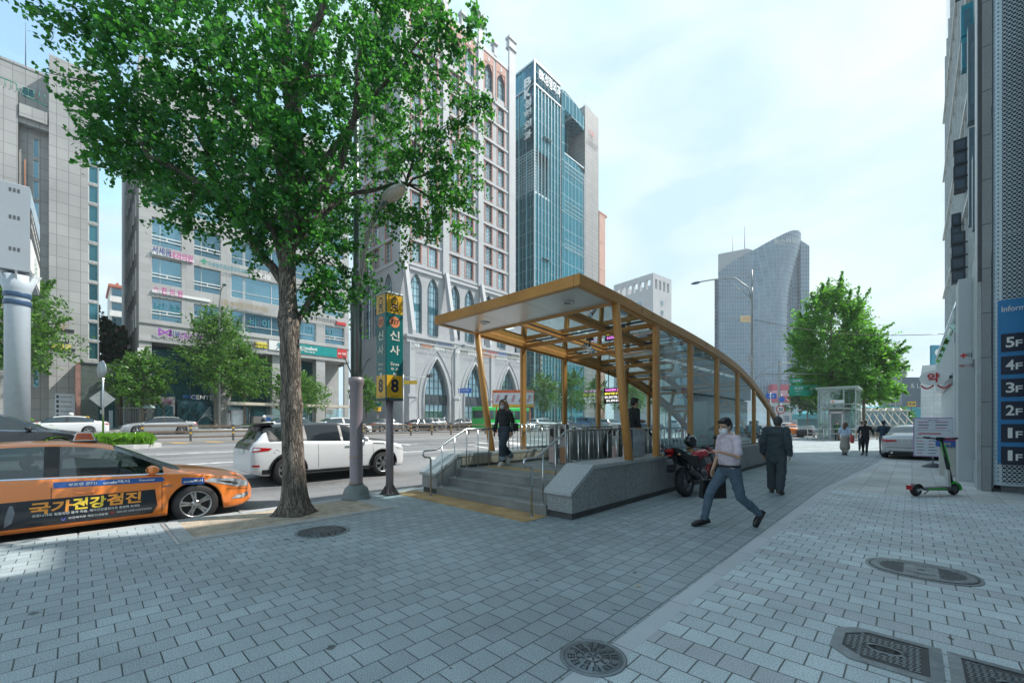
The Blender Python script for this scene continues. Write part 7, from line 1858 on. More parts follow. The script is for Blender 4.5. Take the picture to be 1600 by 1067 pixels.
# person behind the leaning column
person('person in black with a white sleeve by the escalator behind the leaning column', (-5.30,10.15,.54), rz_of(.5,.86), pose(elL=(.08,.24,1.14),wrL=(.28,.12,1.12)), cloth('black top', (.015,.016,.018)), cloth('black trousers', (.02,.021,.024)), M_trim, mat('dark hair', (.012,.011,.01), .5), vox=.014)
# small figures on the far pavement to the right
fig = 'people walking on the far pavement'
wf, j, pt = person('woman in a pale blue blouse and beige skirt walking away with a red bag', (-2.42,26.55,0), rz_of(.15,1), pose(kneeL=(.10,.08,.5),ankL=(.12,.08,.1),ankR=(-.18,-.08,.14),toeR=(-.06,-.08,.05)), cloth('pale blue', (.42,.50,.62)), cloth('beige', (.30,.27,.23)), M_trim, mat('auburn hair', (.12,.06,.03), .5), hairstyle='long', sleeves='short', vox=.018, wide=.02, skirt=True, hem=.82, scale=.95)
rb_ = root('red_shoulder_bag', (-2.42,26.55,0), rz_of(.15,1), 'red shoulder bag on the woman in the pale blue blouse', 'bag')
b = MB(); b.prism([(-.15,.62),(.15,.62),(.12,.98),(-.12,.98)],(0,-.34,0),(1,0,0),(0,0,1),(0,.10,0)); bevel(b.obj('bag_body', mat('bag red', (.50,.03,.04), .5), rb_), .03, 3); b = MB(); b.tube([(-.05,-.28,.97),(0,-.20,1.36),(.05,-.28,.97)],.012,6); b.obj('strap', MATS['bag red'], rb_)
person('man in black with a cap and black face mask walking towards us', (-1.69,27.2,0), rz_of(-.1,-1), pose(kneeL=(.12,.09,.5),ankL=(.22,.09,.1),toeL=(.35,.1,.06),kneeR=(-.02,-.1,.5),ankR=(-.22,-.1,.13),elL=(-.06,.30,1.14),wrL=(.14,.34,1.02),elR=(-.06,-.28,1.14),wrR=(.2,-.16,1.06)), cloth('black jacket', (.018,.019,.022)), cloth('black jeans', (.016,.017,.02)), mat('dark trainers', (.08,.08,.09), .6), M_black, hairstyle='cap', mask=M_black, vox=.016, wide=-.01)
person('woman in white and navy walking behind the man with the cap', (-2.1,31.5,0), rz_of(.1,1), pose(ankR=(-.2,-.09,.15),toeR=(-.08,-.09,.06)), cloth('white top', (.52,.48,.48)), cloth('navy skirt', (.03,.035,.05)), M_trim, MATS['auburn hair'], hairstyle='short', sleeves='short', vox=.02, scale=1.0)
person('man in a navy shirt walking beside the parked silver saloon', (-1.05,28.4,0), rz_of(.0,1), pose(), cloth('navy shirt', (.03,.055,.085)), cloth('grey trousers', (.10,.11,.12)), M_trim, MATS['dark hair'], sleeves='short', vox=.018)
person('person in dark green and black standing in the lift doorway', (-4.9,47.6,0), rz_of(.1,-1), pose(), cloth('dark green', (.02,.08,.03)), cloth('black trousers', (.02,.021,.024)), M_trim, MATS['dark hair'], vox=.025)
# across the street
person('pedestrian under a pale blue umbrella on the far pavement', (-48.6,4.05,1.08), rz_of(.1,1), pose(), cloth('grey top', (.10,.10,.11)), cloth('black trousers', (.02,.021,.024)), M_trim, MATS['dark hair'], vox=.03)
um = root('umbrella', (-48.6,4.05,1.08), 0, 'pale blue umbrella held by a pedestrian on the far pavement', 'umbrella')
b = MB(); b.lathe([(.001,2.18),(.25,2.13),(.48,2.02),(.60,1.86),(.595,1.855),(.47,2.0),(.24,2.11),(.001,2.16)],(0,.15,0),16,0,cap=False); b.obj('canopy', cloth('umbrella blue', (.45,.56,.60)), um); b = MB(); b.tube([(0,.15,1.05),(0,.15,2.2)],.012,6); b.obj('shaft', M_inox, um)
person('pedestrian in white by the clinic entrance', (-49.0,10.4,1.1), rz_of(0,1), pose(), cloth('white dress', (.55,.55,.56)), cloth('white skirt', (.5,.5,.52)), M_trim, MATS['dark hair'], vox=.03, skirt=True)
person('pedestrian in a brown top and orange trousers near the bus shelter', (-48.8,11.7,1.1), rz_of(0,-1), pose(), cloth('brown top', (.30,.17,.12)), cloth('orange trousers', (.45,.10,.04)), M_trim, MATS['brown hair'], vox=.03, wide=.03, hairstyle='long')
# ---------------------------------------------------------------- street furniture near the camera
M_pole = mat('grey mauve painted steel', (.25,.215,.235), .42, metal=.2, noise=.08, ns=2)
M_lpole = mat('weathered green grey steel', (.20,.24,.225), .4, metal=.5, noise=.15, ns=3)
LX, LY = -8.53, 4.1
lp = root('lamp_post', (LX,LY,0), 0, 'tall lamp post with a mauve grey base and twin curved lamp arms beside the ginkgo', 'lamp post')
b = MB(); b.lathe([(.29,0),(.29,.03),(.275,.05),(.265,.12),(.235,.22),(.17,.28),(.155,.30)],(0,0,0),28); b.obj('base_dome', mat('cast base grey green', (.17,.20,.20), .5, noise=.15, ns=5), lp)
b = MB(); b.lathe([(.135,.30),(.14,.31),(.14,.35),(.132,.36),(.132,2.38),(.155,2.44),(.16,2.50),(.15,2.56),(.10,2.58)],(0,0,0),24); b.obj('lower_column', M_pole, lp)
b = MB(); b.lathe([(.142,.335),(.1425,.35)],(0,0,0),24); b.tube([(.14*cos(2*pi*i/20),.14*sin(2*pi*i/20),.90+.02*sin(2*pi*i/20)) for i in range(21)],.006,5); b.obj('band', mat('brass band', (.45,.28,.10), .4, .5), lp)
b = MB(); b.lathe([(.075,2.55),(.075,4.3),(.065,4.35),(.055,8.8),(0.001,8.85)],(0,0,0),18)
for a in (0,pi/2,pi,3*pi/2): b.tube([(.10*cos(a),.10*sin(a),2.56),(.105*cos(a),.105*sin(a),4.10),(.085*cos(a),.085*sin(a),4.28),(.085*cos(a),.085*sin(a),4.75)],.022,8)
b.obj('upper_pole', M_lpole, lp)
for z in (4.12,4.40,4.72): b = MB(); b.lathe([(.115,z-.03),(.125,z-.02),(.125,z+.02),(.115,z+.03)],(0,0,0),20); b.obj('collar', M_lpole, lp)
dirl = Vector((.93,.36,0)).normalized()
for off in (-.03,.035):
    b = MB(); sd_ = Vector((-dirl.y,dirl.x,0))*off; pts = [Vector((0,0,4.4))+dirl*.09+sd_]
    for q in range(1,11): t = q/10; pts.append(dirl*(.09+.66*t**1.5)+sd_+Vector((0,0,4.4+1.75*sin(t*pi/2*.92))))
    b.tube(pts,.022,8); b.obj('lamp_arm', mat('pinkish steel tube', (.42,.36,.34), .3, .7), lp)
b = MB(); hc = dirl*.98+Vector((0,0,6.27)); R_ = Matrix.Rotation(atan2(dirl.y,dirl.x),3,'Z') @ Matrix.Rotation(radians(-22),3,'Y')
b.ell(hc,(.30,.19,.075),0,20,10,R_); b.obj('lamp_head', mat('lamp head cream', (.75,.68,.60), .35, .4), lp)
b = MB(); b.ell(hc-Vector((-.02,0,.035)),(.22,.15,.06),0,18,10,R_); b.obj('lens', mat('lamp lens', (.75,.66,.55), .2), lp)
b = MB(); b.tube([dirl*.68+Vector((0,0,6.08)),dirl*.82+Vector((0,0,6.19))],[.045,.06],10); b.obj('socket', M_lpole, lp)
for sg_ in (-1,1):
    b = MB(); b.tube([(0,.10*sg_,2.62),(0,.24*sg_,2.95),(0,.30*sg_,3.0)],.013,6); b.obj('banner_bracket', M_lpole, lp)
b = MB(); b.box(.071,.078,-.025,.025,2.7,3.7); b.obj('red_strip', mat('faded red strip', (.35,.08,.08), .5), lp)
# subway totem sign
SX, SY_ = -8.5, 4.87
sg = root('subway_sign', (SX,SY_,0), 0, 'tall teal and yellow subway sign number 8 on a grey post beside the entrance', 'sign')
b = MB(); b.lathe([(.085,.05),(.085,2.2)],(0,0,0),20); b.obj('post', M_pole, sg)
b = MB(); b.box(-.17,.17,-.17,.17,0,.02); 
for a in range(4): c_, s_ = cos(a*pi/2+pi/4), sin(a*pi/2+pi/4); b.prism([(.08,.02),(.21,.02),(.085,.22)],(-s_*.006,c_*.006,0),(c_,s_,0),(0,0,1),(s_*.012,-c_*.012,0))
for a in range(4): b.lathe([(.014,.02),(.014,.045)],(.13 if a % 2 else -.13,.13 if a > 1 else -.13,0),8)
b.obj('foot_plate', mat('rusty foot', (.10,.085,.08), .6, noise=.3, ns=8), sg)
TL = mat('sign teal panel', (.005,.135,.135), .32, noise=.03); YL = mat('sign yellow panel', (.72,.40,.02), .35, noise=.03); NV = mat('sign navy', (.01,.015,.05), .4); CRM = mat('sign cream', (.72,.70,.62), .4); ORG = mat('sign orange', (.75,.25,.10), .4)
z0, z1 = 2.13, 4.46; hw_ = .215
b = MB(); b.box(-hw_,hw_,-hw_,hw_,z0,z1); bevel(b.obj('sign_box', TL, sg), .015, 2)
b = MB(); b.box(-hw_-.008,hw_+.008,-hw_-.008,hw_+.008,z1-.002,z1+.03); b.box(-hw_-.006,hw_+.006,-hw_-.006,hw_+.006,z0-.03,z0+.006,1); bevel(b.obj('edge_cap', [mat('cap white', (.6,.6,.6), .4), M_dkgrey], sg), .008)
for (O_,U_,N_) in (((0,-hw_,0),(1,0,0),(0,-1,0)),((hw_,0,0),(0,1,0),(1,0,0)),((0,hw_,0),(-1,0,0),(0,1,0)),((-hw_,0,0),(0,-1,0),(-1,0,0))):
    O_, U_, N_ = Vector(O_), Vector(U_), Vector(N_); Z_ = Vector((0,0,1)); Q = lambda x,z,e=.003: O_+U_*x+Z_*z+N_*e
    def rect(mb,x0,x1,za,zb_,m,e=.003): mb.quad(Q(x0,za,e),Q(x1,za,e),Q(x1,zb_,e),Q(x0,zb_,e),m)
    b = MB(); rect(b,-.195,.195,z1-.43,z1-.02,0); b.obj('yellow_panel', YL, sg); b = MB(); rect(b,-.195,.195,z0+.03,z0+.53,0); b.obj('yellow_panel', YL, sg)
    b = MB(); zc = z1-.22; n_ = 24
    # train seen from the front: body, window, lamps, rails
    def poly(mb, pts, m, e): mb.add([Q(x,z,e) for x,z in pts],[tuple(range(len(pts)))],m)
    poly(b,[(-.075,zc-.07),(-.04,zc-.10),(.04,zc-.10),(.075,zc-.07),(.085,zc+.03),(.07,zc+.11),(.03,zc+.145),(-.03,zc+.145),(-.07,zc+.11),(-.085,zc+.03)],0,.005)
    poly(b,[(-.062,zc-.005),(.062,zc-.005),(.058,zc+.085),(.03,zc+.11),(-.03,zc+.11),(-.058,zc+.085)],1,.007)
    poly(b,[(-.055,zc-.065),(-.02,zc-.065),(-.02,zc-.04),(-.055,zc-.04)],1,.007); poly(b,[(.02,zc-.065),(.055,zc-.065),(.055,zc-.04),(.02,zc-.04)],1,.007)
    poly(b,[(-.06,zc-.10),(-.03,zc-.10),(-.09,zc-.18),(-.12,zc-.18)],0,.005); poly(b,[(.03,zc-.10),(.06,zc-.10),(.12,zc-.18),(.09,zc-.18)],0,.005); poly(b,[(-.08,zc-.15),(.08,zc-.15),(.085,zc-.165),(-.085,zc-.165)],0,.006)
    b.obj('train_symbol', [NV, YL], sg)
    b = MB(); b.add([Q(.125*cos(2*pi*i/n_),z1-.62+.125*sin(2*pi*i/n_)) for i in range(n_)],[tuple(range(n_))],0); b.obj('number_disc', ORG, sg)
    b = MB(); b.text('337',Q(0,z1-.62,.004),U_,Z_,.10,m=0,depth=.003,bold=.012); b.text('8',Q(0,z0+.30,.004),U_,Z_,.30,w=.19,m=0,depth=.003,bold=.03); b.text('출입구 안내',Q(0,z0+.065,.004),U_,Z_,.035,m=0,depth=.002); b.obj('dark_lettering', NV, sg)
    b = MB(); b.text('신',Q(0,z1-.92,.003),U_,Z_,.21,w=.24,m=0,depth=.003,bold=.02); b.text('사',Q(0,z1-1.24,.003),U_,Z_,.21,w=.24,m=0,depth=.003,bold=.02); b.text('Sinsa',Q(0,z1-1.55,.003),U_,Z_,.068,w=.21,m=0,depth=.003,bold=.015); b.text('新 沙',Q(0,z1-1.66,.003),U_,Z_,.065,w=.19,m=0,depth=.003,bold=.01)
    poly(b,[(-.04,z1-1.75),(.05,z1-1.75),(.05,z1-1.78),(.03,z1-1.78),(.03,z1-1.83),(-.02,z1-1.83),(-.02,z1-1.79),(-.04,z1-1.78)],0,.004); b.obj('cream_lettering', CRM, sg)
# manholes and covers in the paving
M_iron = mat('cast iron', (.20,.225,.24), .5, metal=.4, noise=.22, ns=7, fine=.2, bs=90)
M_irond = mat('cast iron dark', (.055,.062,.066), .6, metal=.3)
def cover(name, label, x, y, R_o, seed, lines=True):
    r_ = root(name, (x,y,0), 0, label, 'manhole cover'); b = MB()
    b.lathe([(R_o*1.13,.001),(R_o*1.13,.007),(R_o*1.02,.009),(R_o*1.01,.004)],(0,0,0),48); b.obj('ring', M_iron, r_)
    b = MB(); b.lathe([(R_o,.002),(R_o,.005),(.001,.006)],(0,0,0),48,0); b.obj('plate', M_irond if not lines else M_iron, r_)
    b = MB(); rr = random.Random(seed)
    if lines:
        def arc(r0,r1,a0,a1_,m=0):
            n = max(2,int((a1_-a0)/.12)); 
            for i in range(n):
                p,q = lerp(a0,a1_,i/n), lerp(a0,a1_,(i+1)/n)
                b.add([(r0*cos(p),r0*sin(p),.0085),(r1*cos(p),r1*sin(p),.0085),(r1*cos(q),r1*sin(q),.0085),(r0*cos(q),r0*sin(q),.0085)],[(0,1,2,3)],m)
        arc(R_o*.30,R_o*.33,0,2*pi); arc(R_o*.55,R_o*.57,.3,1.6); arc(R_o*.55,R_o*.57,2.6,4.4); arc(R_o*.9,R_o*.915,.4,2.2)
        for ring,(r0,r1,k) in enumerate(((.36,.55,9),(.62,.86,12))):
            for i in range(k):
                a = 2*pi*i/k+ring*.2; w_ = .22 if ring == 0 else .17
                t = rr.random()
                arc(R_o*r0,R_o*(r0+.03),a-w_,a+w_); arc(R_o*(r1-.03),R_o*r1,a-w_,a+w_*(.2 if t < .5 else 1)); arc(R_o*r0,R_o*r1,a-w_,a-w_+.06/r1)
                if t > .3: arc(R_o*(r0+r1)/2*.98,R_o*((r0+r1)/2*.98+.03),a-w_*.6,a+w_)
                if t > .5: arc(R_o*r0,R_o*r1,a+w_-.06/r1,a+w_)
        for i in range(5): a = .3+i*2*pi/5; b.add([(0,0,.0085),(R_o*.2*cos(a-.25),R_o*.2*sin(a-.25),.0085),(R_o*.24*cos(a),R_o*.24*sin(a),.0085),(R_o*.2*cos(a+.25),R_o*.2*sin(a+.25),.0085)],[(0,1,2,3)],0)
        b.obj('raised_pattern', M_irond, r_)
    else:
        for i in range(260):
            a = rr.uniform(0,2*pi); q = R_o*.95*sqrt(rr.random()); s_ = .02; t = rr.uniform(0,pi); c_, n__ = cos(t)*s_, sin(t)*s_
            b.add([(q*cos(a)-c_,q*sin(a)-n__,.009),(q*cos(a)+n__*.4,q*sin(a)-c_*.4,.009),(q*cos(a)+c_,q*sin(a)+n__,.009),(q*cos(a)-n__*.4,q*sin(a)+c_*.4,.009)],[(0,1,2,3)],0)
        b.obj('raised_pattern', M_iron, r_)
    return r_
cover('manhole_cover', 'round cast iron cover with angular letters at the end of the border stone', -1.575, 2.44, .20, 3)
cover('manhole_cover', 'round dark cast iron cover with a worn pattern by the tree pit', -6.28, 2.5, .33, 4, False)
ov = root('round_louvred_cover', (.07,6.33,0), 0, 'large rounded metal cover with louvred sides in the light paving', 'drain cover'); ov.scale = (.72,1.08,1)
def ell_ring(mb, rx0, ry0, rx1, ry1, z, m, n=56, z2=None):
    for i in range(n):
        a, c = 2*pi*i/n, 2*pi*(i+1)/n; e = lambda rx,ry,t,zz: (rx*abs(cos(t))**.8*(1 if cos(t) > 0 else -1), ry*abs(sin(t))**.9*(1 if sin(t) > 0 else -1), zz)
        mb.quad(e(rx0,ry0,a,z),e(rx1,ry1,a,z2 or z),e(rx1,ry1,c,z2 or z),e(rx0,ry0,c,z),m)
b = MB(); ell_ring(b,.60,.30,.64,.335,.006,0); ell_ring(b,.575,.28,.60,.30,.004,1); ell_ring(b,.50,.22,.575,.28,.009,0)
n_ = 56; b.add([(.50*abs(cos(2*pi*i/n_))**.8*(1 if cos(2*pi*i/n_) > 0 else -1),.22*abs(sin(2*pi*i/n_))**.9*(1 if sin(2*pi*i/n_) > 0 else -1),.006) for i in range(n_)],[tuple(range(n_))],0); b.obj('plate', [M_iron, M_irond], ov)
for s_ in (-1,1):
    b = MB()
    for i in range(9):
        y = -.17+.0425*i; xm = .47*(1-(abs(y)/.23)**2.2)**.5
        if xm > .2: b.quad((s_*.19,y-.010,.0085),(s_*xm,y-.010,.0085),(s_*xm,y+.010,.0085),(s_*.19,y+.010,.0085))
    b.obj('louvre', M_irond, ov)
b = MB(); b.box(-.16,.16,-.11,.11,.006,.011,0); b.text('오수 맨홀',(0,.15,.0085),(1,0,0),(0,1,0),.035,m=1,depth=.002); b.text('서울특별시',(0,-.15,.0085),(1,0,0),(0,1,0),.035,m=1,depth=.002); b.ell((0,0,.011),(.05,.02,.004),1); b.obj('name_plate', [M_iron, M_irond], ov)
def gully(x, y, w_, h_, label, cl):
    r_ = root('service_cover', (x,y,0), 0, label, 'manhole cover', None); b = MB()
    ch = .12 if cl else .0
    def oct_(a,c,z): return [(-a/2+(ch if cl else 0),-c/2,z),(a/2,-c/2,z),(a/2,c/2,z),(-a/2+ch,c/2,z),(-a/2,c/2-ch,z),(-a/2,-c/2+ch,z)] if cl else [(-a/2,-c/2,z),(a/2,-c/2,z),(a/2,c/2,z),(-a/2,c/2,z)]
    O_ = oct_(w_,h_,.005); I_ = oct_(w_-.13,h_-.13,.009); n = len(O_); b.add(O_+I_,[(i,(i+1)%n,n+(i+1)%n,n+i) for i in range(n)]); b.obj('frame', M_iron, r_)
    b = MB(); b.add(oct_(w_-.131,h_-.131,.004),[tuple(range(n))]); b.obj('bed', M_irond, r_)
    b = MB(); nx, ny = int((w_-.17)/.033), int((h_-.17)/.033)
    for i in range(nx):
        for j_ in range(ny):
            px_, py_ = -w_/2+.095+i*.033, -h_/2+.095+j_*.033
            if (px_/.115)**2+(py_/.075)**2 < 1 or (cl and px_+w_/2 < .16 and abs(py_) > h_/2-.2+(px_+w_/2-.09)): continue
            if abs(abs(py_)-h_*.33) < .02 and abs(px_) < .11: continue
            a, c = (.015,.0075) if (i+j_) % 2 else (.0075,.015)
            b.add([(px_-a,py_-c,.0085),(px_+a,py_-c,.0085),(px_+a,py_+c,.0085),(px_-a,py_+c,.0085)],[(0,1,2,3)])
    ell_ring(b,.085,.05,.105,.067,.0095,0,30); b.text('한전',(0,0,.006),(1,0,0),(0,1,0),.05,m=0,depth=.003); 
    for s_ in (-1,1): ell_ring(b,.095,.008,.11,.017,.0095,0,20); 
    b.obj('raised_pattern', M_iron, r_); return r_
gully(-.14,3.93,.58,.60,'wide cast iron service cover with a basket weave pattern and cut corners',True)
gully(.475,3.92,.60,.60,'second basket weave service cover cut by the right edge of the picture',False)
# ---- pavement litter: a few fallen leaves
for (px,py,c) in ((997,916,(.55,.36,.2)),(930,822,(.5,.25,.06)),(503,792,(.3,.18,.05))):
    p = V(*(at(px,py,1.6*651/(py-661)))); 
    lf = MB(); lf.add([(-.03,0,.004),(0,-.02,.012),(.035,0,.006),(.01,.022,.014)],[(0,1,2,3)]); o = lf.obj('fallen_leaf', mat('dry leaf %d' % px, c, .8)); o.location = (p.x,p.y,0); tag(o, {997:'pale dry leaf on the dark pavers near the border stone',930:'orange scrap of leaf on the pavers in front of the granite wall',503:'small brown leaf beside the tree pit'}[px], 'leaf')
# ---- kick scooter
ks = root('kick_scooter', (.06,12.74,0), atan2(.83,.615), 'green and black electric kick scooter parked by the perforated screen', 'scooter'); ks.scale = (1.13,)*3
GRN = mat('scooter green', (.03,.42,.05), .35, coat=.4)
for x,nm in ((0,0),(.90,1)):
    b = MB(); b.lathe([(.06,-.03),(.098,-.034),(.11,-.018),(.113,0),(.11,.018),(.098,.034),(.06,.03)],(x,0,.113),22,0,ax='y'); w_ = b.obj('wheel', M_tyre, ks); b = MB(); b.lathe([(.062,-.032),(.05,-.034),(.045,.0),(.05,.034),(.062,.032)],(x,0,.113),14,0,ax='y'); b.obj('hub', M_dkgrey, w_)
b = MB(); b.prism([(.10,.12),(.74,.10),(.80,.14),(.78,.17),(.12,.165)],(0,-.075,0),(1,0,0),(0,0,1),(0,.15,0)); bevel(b.obj('deck', M_dkgrey, ks),.012)
b = MB(); b.box(.18,.62,-.077,-.0752,.125,.155); b.box(.18,.62,.0752,.077,.125,.155); b.obj('deck_stripe', GRN, ks)
b = MB(); b.bar((.08,-.045,.14),(-.02,-.045,.115),.012,.03); b.bar((.08,.045,.14),(-.02,.045,.115),.012,.03); b.obj('rear_fork', mat('scooter white', (.6,.62,.6), .4), ks)
b = MB()
for i in range(8): a0,a1_ = radians(20+18*i), radians(38+18*i); b.quad((.135*cos(a0),-.045,.113+.135*sin(a0)),(.135*cos(a1_),-.045,.113+.135*sin(a1_)),(.135*cos(a1_),.045,.113+.135*sin(a1_)),(.135*cos(a0),.045,.113+.135*sin(a0)))
b.obj('rear_mudguard', M_trim, ks); b = MB(); b.box(-.175,-.13,-.04,.04,.13,.22); b.obj('tail_light', M_tail, ks)
b = MB(); b.bar((.78,0,.15),(.75,0,.50),.05,.06); b.obj('stem_base', MATS['scooter white'], ks)
b = MB(); b.tube([(.86,0,.24),(.77,0,.55),(.60,0,1.10)],[.03,.028,.024],10); b.obj('stem', M_trim, ks)
b = MB(); b.tube([(.78,-.025,.56),(.65,-.025,1.0)],.013,6); b.tube([(.78,.025,.56),(.65,.025,1.0)],.013,6); b.tube([(.74,-.0,.60),(.595,0,1.06)],.012,6); b.obj('stem_stripe', GRN, ks)
b = MB(); b.tube([(.54,-.30,1.13),(.59,0,1.10),(.60,.30,1.13)],.016,8); b.tube([(.54,-.30,1.13),(.555,-.19,1.12)],.021,8); b.tube([(.597,.19,1.12),(.60,.30,1.13)],.021,8); b.box(.55,.63,-.05,.05,1.08,1.14); b.obj('handlebar', M_trim, ks)
b = MB()
for i in range(9): a0,a1_ = radians(-10+16*i), radians(6+16*i); b.quad((.90+.14*cos(a0),-.05,.113+.14*sin(a0)),(.90+.14*cos(a1_),-.05,.113+.14*sin(a1_)),(.90+.14*cos(a1_),.05,.113+.14*sin(a1_)),(.90+.14*cos(a0),.05,.113+.14*sin(a0)))
b.ell((.90,0,.25),(.07,.05,.03)); b.obj('front_mudguard', GRN, ks)
b = MB(); b.bar((.45,.07,.12),(.42,.16,.0),.015,.015); b.obj('side_stand', M_trim, ks)
# ---- menu board on a stand, valet box
mbd = root('menu_board', (.55,21.5,0), radians(6), 'white price board with a violet border on a weighted stand before the silver saloon', 'sign board')
b = MB(); b.box(-.52,.52,-.02,.02,.38,1.80); bevel(b.obj('board', mat('violet border', (.38,.24,.46), .5), mbd),.01)
b = MB(); b.box(-.49,.49,-.024,-.0205,.41,1.77); b.obj('sheet', mat('board white', (.66,.68,.72), .5, noise=.04), mbd)
b = MB()
rr = random.Random(5)
for i in range(3):
    for q in range(2): b.box(-.40+.46*q,-.40+.46*q+rr.uniform(.18,.32),-.0275,-.0245,1.42+.1*i,1.445+.1*i,i % 2*2)
b.box(-.35,.20,-.0275,-.0245,1.20,1.24,1); b.box(-.45,.45,-.0275,-.0245,1.335,1.342,2)
for i in range(6):
    for q in range(3): b.box(-.44+.32*q,-.44+.32*q+rr.uniform(.14,.24),-.0275,-.0245,.50+.11*i,.52+.11*i,(1 if (i+q) % 4 == 0 else 2))
b.text('메뉴 안내',(0,-.025,1.70),(1,0,0),(0,0,1),.06,m=2,depth=.003); b.text('R',(-.35,-.025,1.20),(1,0,0),(0,0,1),.09,m=1,depth=.003)
b.obj('print', [mat('print magenta', (.5,.05,.2), .5), LM['red'], LM['dark']], mbd)
b = MB(); b.tube([(0,.03,.12),(0,.03,1.2)],.022,8); b.obj('stand_pole', M_inox, mbd); b = MB(); b.lathe([(.30,0),(.30,.03),(.10,.15),(.001,.16)],(0,.03,0),20); b.obj('weighted_base', M_dkgrey, mbd)
vb = root('valet_stand', (.83,18.6,0), 0, 'cream valet stand with a blue and pink tray beside the white column', 'stand')
b = MB(); b.box(-.22,.12,-.2,.2,0,.88); bevel(b.obj('cabinet', mat('cream cabinet', (.52,.50,.46), .5), vb),.01); b = MB(); b.box(-.30,.18,-.27,.27,.88,1.06); bevel(b.obj('tray', mat('tray blue', (.03,.10,.35), .4), vb),.015); b = MB(); b.box(-.28,.16,-.25,.25,1.06,1.16); bevel(b.obj('tray_lid', mat('tray pink', (.60,.06,.18), .4), vb),.03,3); b = MB(); b.text('발렛',(-.06,-.272,.97),(1,0,0),(0,0,1),.08,m=0,depth=.003); b.obj('lettering', LM['yellow'], vb)
# ---- motorcycle
mc = root('motorcycle', (-3.56,9.2,0), pi/2, 'black and red motorcycle leaning by the granite wall with a helmet on its seat', 'motorcycle'); mc.rotation_euler = (radians(-7),0,pi/2-.12)
MR = mat('motorcycle red', (.50,.02,.03), .22, coat=.7); MK = mat('motorcycle black', (.016,.016,.018), .3)
for x,wd_ in ((0,.085),(1.38,.06)):
    b = MB(); b.lathe([(.20,-wd_*.8),(.26,-wd_),(.30,-wd_*.75),(.318,-wd_*.3),(.32,0),(.318,wd_*.3),(.30,wd_*.75),(.26,wd_),(.20,wd_*.8)],(x,0,.32),30,0,ax='y',cap=False); w_ = b.obj('wheel', M_tyre, mc)
    b = MB(); b.lathe([(.205,-wd_*.7),(.19,-wd_*.5),(.19,wd_*.5),(.205,wd_*.7)],(x,0,.32),30,0,ax='y',cap=False); b.lathe([(.001,-.05),(.05,-.05),(.05,.05),(.001,.05)],(x,0,.32),14,0,ax='y')
    for i in range(5): a = 2*pi*i/5+.3; b.bar((x+.04*cos(a),-.02,.32+.04*sin(a)),(x+.195*cos(a+.15),0,.32+.195*sin(a+.15)),.03,.022); b.bar((x+.04*cos(a),.02,.32+.04*sin(a)),(x+.195*cos(a-.15),0,.32+.195*sin(a-.15)),.03,.022)
    b.obj('rim', mat('wheel grey', (.22,.23,.24), .4, .6), w_); b = MB(); b.lathe([(.07,wd_*.5+.03),(.14,wd_*.5+.03),(.14,wd_*.5+.035),(.07,wd_*.5+.035)],(x,0,.32),24,0,ax='y',cap=False); b.obj('brake_disc', M_inox, w_)
b = MB(); b.bar((0,-.10,.32),(.50,-.09,.42),.035,.06); b.bar((0,.10,.32),(.50,.09,.42),.035,.06); b.obj('swing_arm', MK, mc)
b = MB(); b.ell((.66,0,.45),(.20,.16,.17)); b.ell((.78,0,.62),(.13,.12,.16)); b.box(.52,.86,-.11,.11,.30,.50); b.tube([(.50,-.12,.45),(.62,-.17,.45)],.08,12)
soft(b.obj('engine', mat('engine grey', (.10,.10,.105), .4, .5, noise=.3, ns=20), mc), .012, 2)
b = MB(); 
for sgn in (-1,1): b.tube([(.48,sgn*.10,.45),(.60,sgn*.15,.70),(1.10,sgn*.06,.98)],.022,8); b.tube([(.48,sgn*.09,.50),(.1,sgn*.09,.78),(-.25,sgn*.07,.92)],.018,8)
b.tube([(1.12,0,.80),(1.08,0,1.0)],.035,10); b.obj('frame', MK, mc)
b = MB(); b.ell((.80,0,.88),(.26,.15,.12)); b.ell((.90,0,.90),(.18,.17,.11)); b.ell((.62,0,.82),(.14,.10,.08)); soft(b.obj('fuel_tank', MR, mc), .012, 4)
b = MB(); b.prism([(.52,.80),(.30,.82),(-.10,.93),(-.42,1.03),(-.44,1.08),(-.15,1.02),(.10,.90),(.40,.86),(.56,.86)],(0,-.12,0),(1,0,0),(0,0,1),(0,.24,0)); bevel(b.obj('seat', mat('seat vinyl', (.016,.016,.017), .55), mc), .03, 3)
b = MB()
for sgn in (-1,1): b.prism([(.40,.62),(.15,.66),(-.40,.95),(-.46,1.03),(-.10,.93),(.30,.82),(.46,.80)],(0,sgn*.10,0),(1,0,0),(0,0,1),(0,sgn*.045,0))
bevel(b.obj('tail_fairing', MK, mc), .015, 2)
b = MB(); b.prism([(-.42,.96),(-.50,1.0),(-.49,1.05),(-.42,1.06)],(0,-.075,0),(1,0,0),(0,0,1),(0,.15,0)); bevel(b.obj('tail_light', M_tail, mc), .01)
b = MB(); b.prism([(-.30,.90),(-.36,.92),(-.52,.62),(-.49,.56),(-.44,.60)],(0,-.09,0),(1,0,0),(0,0,1),(0,.18,0)); b.obj('rear_mudguard', MK, mc)
b = MB(); b.obox((-.50,0,.78),(.006,0,.012),(0,.07,0),(-.025,0,.05)); b.obj('number_plate', mat('dark grey plate', (.16,.17,.17), .5), mc); b = MB(); b.box(-.485,-.46,-.05,.05,.905,.94); b.obj('plate_light', M_tail, mc)  # number plate in an even dark grey
for sgn in (-1,1):
    b = MB(); b.tube([(-.40,sgn*.08,.93),(-.42,sgn*.17,.93)],.010,6); b.ell((-.42,sgn*.19,.93),(.04,.022,.022),1); b.obj('indicator', [MK, mat('indicator amber', (.6,.28,.10), .25)], mc)
